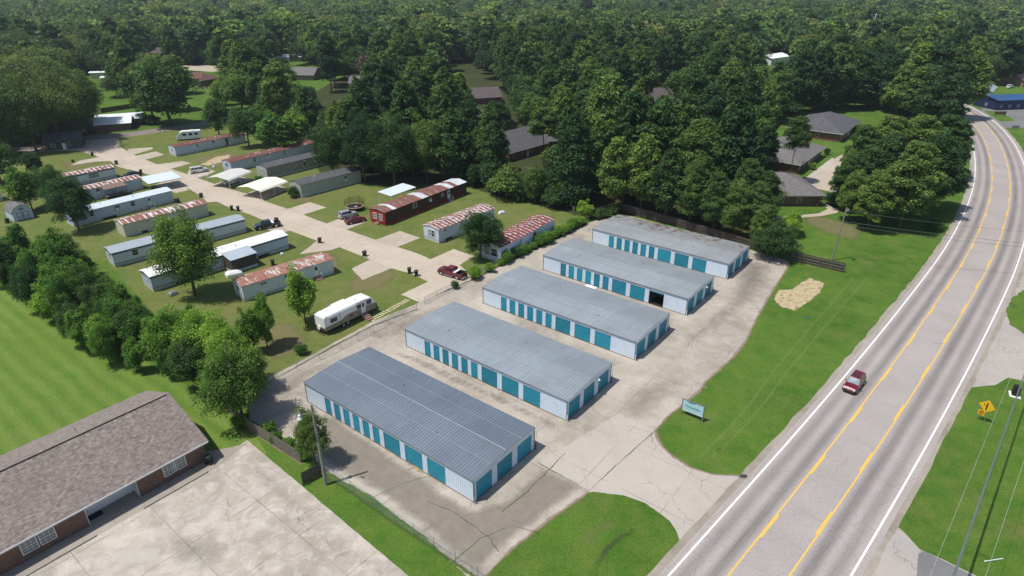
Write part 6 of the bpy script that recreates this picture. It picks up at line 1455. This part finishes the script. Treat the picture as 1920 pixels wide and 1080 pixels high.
# trees one can point at: (kind, base px, height, width factor, label)
ONE = [
 ('oak', (368, 555), 15.6, .90, 'big dark green oak between the white-roofed home and its neighbours'),
 ('oak', (150, 433), 12.5, 1.0, 'oak spreading over the left end of the pale blue home'),
 ('young', (60, 395), 10.5, 1.3, 'light green tree rising behind the garden shed'),
 ('oak', (112, 396), 11.5, .95, 'tree between the garden shed and the speckled-roof home'),
 ('dark', (5, 345), 12.5, 1.3, 'dark tree at the picture edge above the rusty striped roof'),
 ('dark', (68, 328), 6.5, 1.2, 'small dark tree on the lawn beside the lying bin'),
 ('young', (572, 608), 9.8, 1.0, 'young feathery tree standing alone by the tail of the travel trailer'),
 ('young', (503, 650), 8.6, .78, 'slender young tree at the edge of the overgrown row, two trees from the travel trailer'),
 ('young', (478, 662), 7.5, .8, 'slender young tree touching the overgrown row'),
 ('bush', (565, 664), 1.6, 1.1, 'small round bush on the lawn in front of the travel trailer'),
 ('oak', (902, 486), 10.2, 1.05, 'tree covering the corner of the red-roofed home dotted white'),
 ('oak', (455, 792), 11.0, 1.0, 'last tall tree of the overgrown row, above the board fence'),
 ('dark', (592, 868), 7.6, .82, 'spiky young tree behind the lamp pole'),
 ('young', (1096, 411), 4.4, 1.5, 'small light green tree at the corner where the chain-link fence meets the wood'),
 ('dark', (1450, 482), 7.4, 1.9, 'spreading round tree at the end of the three-rail board fence'),
 ('young', (1482, 440), 5.2, 1.8, 'light green round tree in front of the footpath'),
 ('dark', (322, 236), 25.0, 1.25, 'huge dark tree standing alone between the side street and the long lawn'),
 ('dark', (290, 231), 21.0, .95, 'dark tree grown together with the huge tree at its side'),
 ('oak', (468, 276), 14.0, 1.0, 'light green tree shading the far end of the dark red roof'),
 ('dark', (412, 256), 13.5, 1.0, 'bushy tree behind the motorhome'),
 ('young', (525, 290), 12.5, 1.5, 'bright green tree beyond the spotted red roof'),
 ('young', (558, 278), 11.5, 1.4, 'bright green tree right of its twin beyond the spotted red roof'),
 ('young', (495, 262), 11.5, 1.3, 'bright green tree behind the lone lawn home'),
 ('dark', (625, 334), 15.0, .95, 'dense dark tree at the end of the taupe home'),
 ('dark', (685, 340), 18.5, 1.0, 'tall dark tree behind the grey-green home'),
 ('dark', (740, 348), 18.0, 1.0, 'dark tree behind the trampoline lawn'),
 ('dark', (800, 338), 17.5, .95, 'dark tree rising behind the red home'),
 ('thinpine', (1018, 312), 16.5, 1.35, 'thin pine standing clear before the dark grey roof'),
 ('shrub', (551, 370), 2.7, 1.1, 'dark shrub at the corner of the grey-green home'),
 ('bush', (486, 340), 1.6, 1.2, 'yellow-green bush by the taupe home'),
 ('bush', (890, 523), 2.5, 1.05, 'bush growing over the fence behind the red pickup'),
 ('bush', (919, 510), 1.8, 1.1, 'small bush on the fence line right of the red pickup'),
 ('bush', (853, 541), 1.5, .9, 'little bush at the foot of the leaning gate'),
 ('shrub', (287, 233), 3.5, 1.4, 'low bush at the foot of the huge tree by the side street'),
 ('olive', (222, 181), 9.0, 1.6, 'low silvery round tree behind the garden fence'),
 ('bare', (690, 185), 20.0, 1.3, 'bare dead tree with grey limbs rising out of the wood'),
 ('thinpine', (1478, 342), 17.0, .9, 'open-crowned pine beside the pale-roofed apartment house'),
 ('bush', (1523, 318), 2.2, .8, 'clipped round bush at the corner of the pale-roofed apartment house'),
 ('bush', (1480, 322), 3.0, 1.0, 'bush at the end wall of the pale-roofed apartment house'),
 ('shrub', (1549, 290), 2.0, 1.0, 'small bush along the apartment wall'),
 ('shrub', (1560, 385), 3.4, 1.1, 'dark bush at the footpath corner'),
 ('shrub', (1505, 262), 3.0, 1.4, 'shrub beside the farthest apartment house'),
 ('shrub', (1610, 250), 3.0, 1.6, 'shrub between the two apartment houses'),
 ('shrub', (1750, 432), 2.6, 1.3, 'reddish shrub at the foot of the big roadside pines'),
]
for kd, b_, h_, ws_, lb in ONE:
    o = G(*b_); tree(kd, o, h_, lb, ws_, 'near' if o.length < 190 else 'mid')
for b_, h_, w_, l_ in (((398, 705), 10.0, 1.15, 'tallest round tree inside the overgrown row, near its office end'), ((338, 685), 9.0, 1.15, 'bright tree inside the overgrown row facing the mowed field'), ((442, 738), 10.5, 1.0, 'tall tree of the overgrown row just before its last tree'), ((255, 655), 8.5, 1.15, 'leafy tree bulging out of the overgrown row over the mowed field')):
    tree('oak', G(*b_), h_, l_, w_, 'near', mat=m_leafbright)
# overgrown row of trees along the mowed field
def poly_in(x, y, P_):
    c = False; n = len(P_)
    for i_ in range(n):
        x0, y0 = P_[i_]; x1, y1 = P_[(i_+1) % n]
        if (y0 > y) != (y1 > y) and x < (x1-x0)*(y-y0)/(y1-y0)+x0: c = not c
    return c
def scatter(polypx, dmin, tries, avoid=None, extra_ok=None):
    W_ = [G(*p) for p in polypx]; P_ = [(p.x, p.y) for p in W_]; xs = [p[0] for p in P_]; ys = [p[1] for p in P_]; pts = []; grid = {}
    for _ in range(tries):
        x, y = random.uniform(min(xs), max(xs)), random.uniform(min(ys), max(ys))
        if not poly_in(x, y, P_): continue
        gx, gy = int(x//dmin), int(y//dmin)
        if any((x-a_)**2+(y-b_)**2 < dmin*dmin for i_ in (-1, 0, 1) for j in (-1, 0, 1) for a_, b_ in grid.get((gx+i_, gy+j), ())): continue
        if extra_ok and not extra_ok(x, y): continue
        grid.setdefault((gx, gy), []).append((x, y)); pts.append(Vector((x, y, 0)))
    return pts
ROW = [(18, 512), (70, 500), (160, 505), (195, 565), (250, 618), (300, 640), (372, 652), (425, 672), (462, 708), (470, 760), (440, 775), (390, 745), (320, 712), (215, 690), (120, 630), (55, 575), (10, 535)]
pts = scatter(ROW, 2.8, 5000)
for p in pts:
    kd = random.choices(['young', 'oak', 'dark'], [6, 3, 1])[0]
    tree(kd, p, random.uniform(4.2, 9.4), 'tree of the dense overgrown row between the mowed field and the mobile homes', random.uniform(.75, 1.25), 'near', 'overgrown row of trees by the mowed field', mat=m_leafbright if kd == 'oak' and random.random() < .5 else None)
# weeds and bushes on the chain-link fence
fl = resample([G(*p) for p in ((938, 498), (1000, 467), (1031, 451), (1092, 420))], 1.7, False, .25)
for k, p in enumerate(fl):
    tree('bush', p, random.uniform(1.2, 2.5), 'bright green bush of the strip grown through the chain-link fence beside the red-roofed home', random.uniform(.9, 1.3), 'mid', 'bushes along the chain-link fence')
for b_ in ((1135, 408), (1150, 402), (1120, 410)): tree('shrub', G(*b_), 2.2, 'dark shrub in the corner behind the rusted storage roof', 1.2, 'mid', 'dark shrubs behind the rusted storage roof')
for b_ in ((450, 800), (505, 815), (520, 830), (545, 838), (575, 860)): tree('bush', G(*b_), random.uniform(1.0, 1.7), 'low bush grown against the leaning board fence', 1.0, 'mid', 'bushes against the leaning board fence')
for b_ in ((1500, 372), (1512, 376), (1525, 378), (1538, 374), (1490, 380)): tree('shrub', G(*b_), 1.3, 'low clipped shrub along the brick wall above the footpath', .9, 'mid', 'clipped shrubs above the footpath')
# big roadside pines
for b_, h_, w_ in (((1640, 405), 18, 1.5), ((1685, 428), 18.5, 1.6), ((1722, 405), 18.5, 1.5), ((1752, 390), 15, 1.4), ((1608, 392), 15, 1.4), ((1645, 352), 18, 1.6), ((1695, 360), 19, 1.6), ((1745, 348), 18, 1.5), ((1625, 432), 13, 1.4), ((1768, 335), 16, 1.3), ((1590, 415), 11.5, 1.3), ((1578, 395), 13, 1.2), ((1600, 355), 16, 1.3), ((1580, 372), 12, 1.2)):
    tree('pine', G(*b_), h_, 'big full pine of the clump beside the highway bend', w_, 'near', 'clump of pines beside the highway')

for b_, h_, w_ in (((1150, 396), 17, 1.1), ((1200, 402), 18, 1.1), ((1245, 416), 16, 1.1), ((1292, 428), 15, 1.15), ((1335, 441), 13.5, 1.2), ((1372, 450), 12.5, 1.3), ((1408, 452), 12.5, 1.25), ((1425, 470), 9.5, 1.3), ((1390, 425), 15, 1.2), ((1425, 428), 12.5, 1.2)):
    tree('pine', G(*b_), h_, 'pine in the row standing directly behind the dark board fence of the storage lot', w_, 'near' if h_ < 16 else 'mid', 'row of pines behind the dark board fence')
# woods behind: trees one can tell apart there
for b_, h_, w_, k_ in (((1492, 214), 24, 1.15, 'pine'), ((1524, 211), 25, 1.2, 'pine'), ((1556, 207), 25, 1.2, 'pine'), ((1600, 206), 23, 1.1, 'pine'), ((1668, 212), 23, 1.2, 'pine'), ((1700, 216), 26, 1.3, 'pine'), ((1735, 222), 27, 1.35, 'pine'), ((1768, 226), 26, 1.3, 'pine'), ((1795, 222), 24, 1.2, 'pine'), ((1640, 204), 21, .9, 'thinpine'), ((1676, 226), 20, 1.2, 'pine'), ((1706, 233), 20, 1.3, 'pine'), ((1738, 240), 20, 1.3, 'pine'), ((1772, 246), 19, 1.25, 'pine'), ((1455, 232), 19, 1.1, 'pine'), ((1428, 262), 18, 1.1, 'pine'), ((1415, 300), 16, 1.1, 'pine'), ((1425, 338), 14.5, 1.1, 'pine')):
    tree(k_, G(*b_), h_, 'tall dark pine of the line behind the apartment houses', w_, 'mid', 'line of dark pines behind the apartment houses')
for b_ in ((1480, 210), (1503, 207), (1535, 204), (1565, 202), (1590, 201), (1618, 201), (1650, 204), (1680, 210), (1715, 215), (1470, 216), (1690, 224)):
    tree('shrub', G(*b_), random.uniform(4.5, 7.5), 'dark undergrowth bush below the pines behind the apartment houses', 1.5, 'mid', 'undergrowth behind the apartment houses')
for b_, h_, w_, k_ in (((25, 292), 21, 1.0, 'dark'), ((70, 284), 23, .95, 'dark'), ((118, 274), 25, .95, 'olive'), ((150, 262), 24, 1.0, 'dark'), ((168, 245), 22, .9, 'dark'), ((95, 262), 25, .95, 'olive'), ((45, 268), 24, 1.0, 'olive')):
    tree(k_, G(*b_), h_, 'huge shady tree in the front row of the oak wood beside the side street', w_, 'near', 'front row of the oak wood by the side street')
VIS = [[(1500, 222), (1560, 212), (1640, 212), (1655, 222), (1582, 250), (1500, 238)], [(1480, 262), (1512, 250), (1562, 266), (1504, 308)], [(1515, 340), (1570, 296), (1585, 300), (1545, 345)],
       [(1470, 340), (1500, 342), (1545, 366), (1480, 374)], [(888, 168), (935, 160), (940, 178), (890, 176)], [(958, 245), (1003, 240), (995, 278), (956, 280)],
       [(1215, 170), (1245, 167), (1255, 178), (1230, 185)], [(356, 160), (386, 158), (390, 205), (372, 210)], [(345, 120), (400, 123), (400, 133), (348, 134)], [(290, 88), (315, 86), (315, 98), (292, 100)],
       [(520, 101), (545, 101), (545, 109), (524, 109)], [(563, 127), (604, 129), (600, 138), (563, 136)], [(655, 142), (680, 144), (678, 154), (658, 152)], [(595, 170), (640, 173), (640, 180), (598, 180)],
       [(185, 185), (265, 185), (272, 248), (185, 248)], [(152, 130), (175, 130), (175, 145), (152, 145)], [(845, 108), (895, 116), (895, 140), (850, 138)], [(1440, 103), (1468, 102), (1468, 120), (1442, 125)],
       [(1826, 205), (1925, 205), (1925, 335), (1836, 335), (1828, 270)], [(1850, 175), (1925, 175), (1925, 200), (1846, 200)], [(1882, 152), (1925, 150), (1925, 170), (1885, 170)],
       [(300, 240), (440, 228), (440, 262), (300, 262)], [(420, 295), (600, 262), (600, 272), (420, 300)], [(720, 340), (885, 340), (885, 372), (720, 395)], [(1110, 400), (1400, 458), (1400, 475), (1110, 415)], [(480, 295), (620, 285), (670, 320), (670, 340), (480, 330)]]
HOUSES = [(o_.location.x, o_.location.y, o_.rotation_euler.z, max((c_.bound_box[6][0] for c_ in o_.children if c_.name.startswith('wall')), default=0), max((c_.bound_box[6][1] for c_ in o_.children if c_.name.startswith('wall')), default=0)) for o_ in list(COL.objects) if o_.type == 'EMPTY' and o_.get('category') in ('house', 'building', 'hall', 'shop', 'barn', 'trailer', 'cabin', 'annex', 'mobile home')]
VISB = [(min(p[0] for p in v), max(p[0] for p in v), min(p[1] for p in v), max(p[1] for p in v), v) for v in VIS]
VPT = []
for v in VIS:
    cx_, cy_ = sum(p[0] for p in v)/len(v), sum(p[1] for p in v)/len(v); VPT += [(cx_, cy_)]+[((p[0]+cx_)/2, (p[1]+cy_)/2) for p in v]
def clear_ok(x, y, h, r):
    for hx, hy, ha, hl, hw_ in HOUSES:
        dx, dy = x-hx, y-hy; lx = dx*math.cos(ha)+dy*math.sin(ha); ly = -dx*math.sin(ha)+dy*math.cos(ha)
        if -2.5 < lx < hl+2.5 and -2.5 < ly < hw_+2.5: return False
    for k in range(0, len(cl), 6):
        if abs(cl[k].x-x) < 22 and abs(cl[k].y-y) < 22 and (cl[k]+nrm[k]*6-Vector((x, y, 0))).length < 11.5: return False
    S_ = [PX(x+dx*r, y, z) for z in (.45*h, .62*h, .8*h, .97*h) for dx in (-1.0, 0, 1.0)]+[PX(x, y, z) for z in (.05*h, .25*h)]
    pw0 = PX(x, y, .1*h); pw1 = PX(x, y, h*.97); rp = r*1.1*F_PX/math.hypot(y, 45)
    for tx, ty in VPT:
        if abs(tx-pw0[0]) < rp and pw1[1] < ty < pw0[1]: return False
    for px, py in S_:
        for x0, x1, y0, y1, v in VISB:
            if x0 <= px <= x1 and y0 <= py <= y1 and poly_in(px, py, v): return False
    return True
def zone(poly, dmin, tries, mix, hr, label, group):
    out = []
    ks = list(mix)
    for p in scatter(poly, dmin, tries):
        if any((p.x-a_)**2+(p.y-b_)**2 < (c_+1)**2 for a_, b_, c_ in OCC): continue
        kd = random.choices(ks, [mix[k] for k in ks])[0]; h_ = random.uniform(*hr[kd] if isinstance(hr, dict) else hr)
        rr = h_*{'pine': .25, 'thinpine': .25}.get(kd, .42)
        if not clear_ok(p.x, p.y, h_, rr): continue
        out.append((p, kd, h_, label, group))
    return out
HR = dict(pine=(15, 25), thinpine=(16, 21), oak=(10, 18), dark=(9, 17), olive=(12, 19), young=(8, 12), bush=(3, 5), shrub=(3, 5.5))
Z = []
Z += zone([(600, 322), (700, 345), (760, 352), (890, 356), (1000, 384), (1098, 400), (1160, 394), (1300, 428), (1412, 462), (1400, 445), (1150, 380), (880, 340), (600, 305)], 3.4, 3000, dict(shrub=5, dark=1), dict(shrub=(4, 7.5), dark=(6, 10)), 'dense dark undergrowth shrub at the edge of the wood behind the mobile homes', 'undergrowth at the edge of the wood')
Z += zone([(600, 312), (700, 335), (880, 345), (1100, 388), (1400, 452), (1470, 455), (1430, 380), (1400, 300), (1440, 225), (1330, 205), (1100, 215), (900, 215), (740, 210), (600, 240), (560, 255), (590, 285)], 6.2, 9000, dict(pine=7, dark=1.6, oak=1, young=.8), HR, 'tall pine or broadleaf tree of the wood directly behind the storage lot and mobile homes', 'trees of the wood behind the storage lot')
Z += zone([(600, 240), (740, 210), (900, 215), (1100, 215), (1330, 205), (1440, 225), (1490, 198), (1700, 205), (1745, 255), (1800, 240), (1815, 222), (1700, 150), (1400, 120), (1000, 110), (700, 115), (540, 150), (450, 190), (480, 222), (560, 255)], 7.6, 14000, dict(pine=7, dark=1, oak=2, olive=.5), HR, 'tree of the pine wood in the middle distance', 'trees of the middle pine wood')
Z += zone([(-350, 330), (0, 300), (55, 262), (150, 252), (185, 240), (190, 215), (160, 165), (200, 130), (150, 110), (-100, 110), (-500, 180)], 8.2, 9000, dict(olive=4, dark=4, oak=3, pine=1.5), dict(HR, olive=(17, 23), dark=(15, 21), oak=(14, 20)), 'tall spreading tree of the shady oak wood beyond the side street', 'trees of the oak wood beyond the side street')
Z += zone([(270, 232), (450, 215), (560, 190), (560, 130), (700, 110), (500, 85), (250, 80), (150, 100), (200, 150), (262, 200)], 8.5, 8000, dict(oak=4, dark=4, pine=3, olive=2), HR, 'tree among the far houses beyond the long lawn', 'trees among the far houses')
Z += zone([(1760, 250), (1822, 215), (1842, 190), (1930, 175), (2100, 180), (2100, 120), (1500, 95), (1500, 130)], 9, 9000, dict(olive=3, oak=4, dark=3, pine=3), HR, 'tree of the wood where the highway disappears', 'trees of the wood at the highway bend')
def pxsize(p, h_): return h_/max(20, p.length)
Z.sort(key=lambda q: -pxsize(q[0], q[2]))
cnt = {}; REST = []
for p, kd, h_, lb, gp in Z:
    nm = NAMES[kd]
    q_ = PX(p.x, p.y, h_*.9)
    if q_[0] < -90 or q_[0] > 2010: continue
    if cnt.get('all_'+CATS[kd], 0) >= 235: REST.append((p, kd, h_)); continue
    cnt['all_'+CATS[kd]] = cnt.get('all_'+CATS[kd], 0)+1
    l2 = {'pine': 'tall dark pine', 'thinpine': 'thin pine', 'oak': 'green oak', 'dark': 'dark broadleaf tree', 'olive': 'big olive-green oak', 'young': 'light green young tree', 'shrub': 'dark shrub', 'bush': 'bush'}[kd]+' of the '+gp.split(' of the ')[-1].replace('trees among', 'trees standing among').replace('undergrowth at the ', '')
    tree(kd, p, h_, l2, random.uniform(.95, 1.25), 'near' if p.length < 150 and kd != 'shrub' else 'mid', gp+' ('+CATS[kd]+')')
# everything beyond: the distant wood as one mass
far = []
def far_pts():
    y = 330
    while y < 1500:
        dm = 10.5 if y < 600 else (13 if y < 900 else 16); wx = y*.92+40
        n = int(2*wx/dm)
        for k in range(n):
            x = -wx+(k+random.random())*dm; yy = y+random.uniform(-.5, .5)*dm
            far.append((x, yy))
        y += dm*.86
far_pts()
FP = []
for x, y in far:
    px, py = PX(x, y, 0)
    if px < -60 or px > 1980: continue
    if py > 118 and 140 < px < 1840: continue
    if py > 122: continue
    h_ = random.choice((random.uniform(10, 16), random.uniform(15, 25)))*(1+.25*noise.noise(Vector((x*.01, y*.01, 0))))
    if not clear_ok(x, y, h_, h_*.4): continue
    kd = random.choices(['oak', 'dark', 'olive', 'pine'], [5+4*noise.noise(Vector((x*.008, y*.008, 3))), 3, 2.2, 2])[0]
    FP.append((x, y, h_, kd))
for p, kd, h_ in REST: FP.append((p.x, p.y, h_, kd if kd in ('oak', 'dark', 'olive', 'pine') else 'dark'))
kinds = ['oak', 'dark', 'olive', 'pine']; protos = []
for kd in kinds:
    for i_ in range(2):
        me, _ = get(kd, 'far', i_); ob = bpy.data.objects.new('far_crown', me); protos.append(ob)
me = bpy.data.meshes.new('distant_wood'); me.from_pydata([(x, y, 0) for x, y, h_, kd in FP], [], [])
ai = me.attributes.new('pick', 'INT', 'POINT'); ai.data.foreach_set('value', [kinds.index(kd)*2+random.randrange(2) for *_, kd in FP])
asz = me.attributes.new('size', 'FLOAT_VECTOR', 'POINT'); v_ = []
for x, y, h_, kd in FP: wf = random.uniform(1.05, 1.6); v_ += [h_*wf, h_*wf, h_]
asz.data.foreach_set('vector', v_)
ar = me.attributes.new('turn', 'FLOAT_VECTOR', 'POINT'); v_ = []
for _ in FP: v_ += [0, 0, random.uniform(0, 6.28)]
ar.data.foreach_set('vector', v_)
dw = bpy.data.objects.new('distant_wood', me); COL.objects.link(dw); tag(dw, kind='stuff')
ng = bpy.data.node_groups.new('wood_instances', 'GeometryNodeTree'); ng.interface.new_socket('Geometry', in_out='INPUT', socket_type='NodeSocketGeometry'); ng.interface.new_socket('Geometry', in_out='OUTPUT', socket_type='NodeSocketGeometry')
gi = ng.nodes.new('NodeGroupInput'); go = ng.nodes.new('NodeGroupOutput'); iop = ng.nodes.new('GeometryNodeInstanceOnPoints'); gti = ng.nodes.new('GeometryNodeGeometryToInstance')
for ob in reversed(protos):
    oi = ng.nodes.new('GeometryNodeObjectInfo'); oi.inputs['Object'].default_value = ob; oi.inputs['As Instance'].default_value = True
    ng.links.new(oi.outputs['Geometry'], gti.inputs[0])
def natt(nm, ty):
    n = ng.nodes.new('GeometryNodeInputNamedAttribute'); n.data_type = ty; n.inputs['Name'].default_value = nm; return n.outputs[0]
mp = ng.nodes.new('GeometryNodeMeshToPoints'); ng.links.new(gi.outputs[0], mp.inputs[0])
ng.links.new(mp.outputs[0], iop.inputs['Points']); ng.links.new(gti.outputs[0], iop.inputs['Instance']); iop.inputs['Pick Instance'].default_value = True
ng.links.new(natt('pick', 'INT'), iop.inputs['Instance Index']); ng.links.new(natt('size', 'FLOAT_VECTOR'), iop.inputs['Scale']); ng.links.new(natt('turn', 'FLOAT_VECTOR'), iop.inputs['Rotation'])
ng.links.new(iop.outputs[0], go.inputs[0])
md = dw.modifiers.new('wood', 'NODES'); md.node_group = ng
print('TREES', NTREES[0], cnt, 'far', len(FP), 'rest', len(REST))
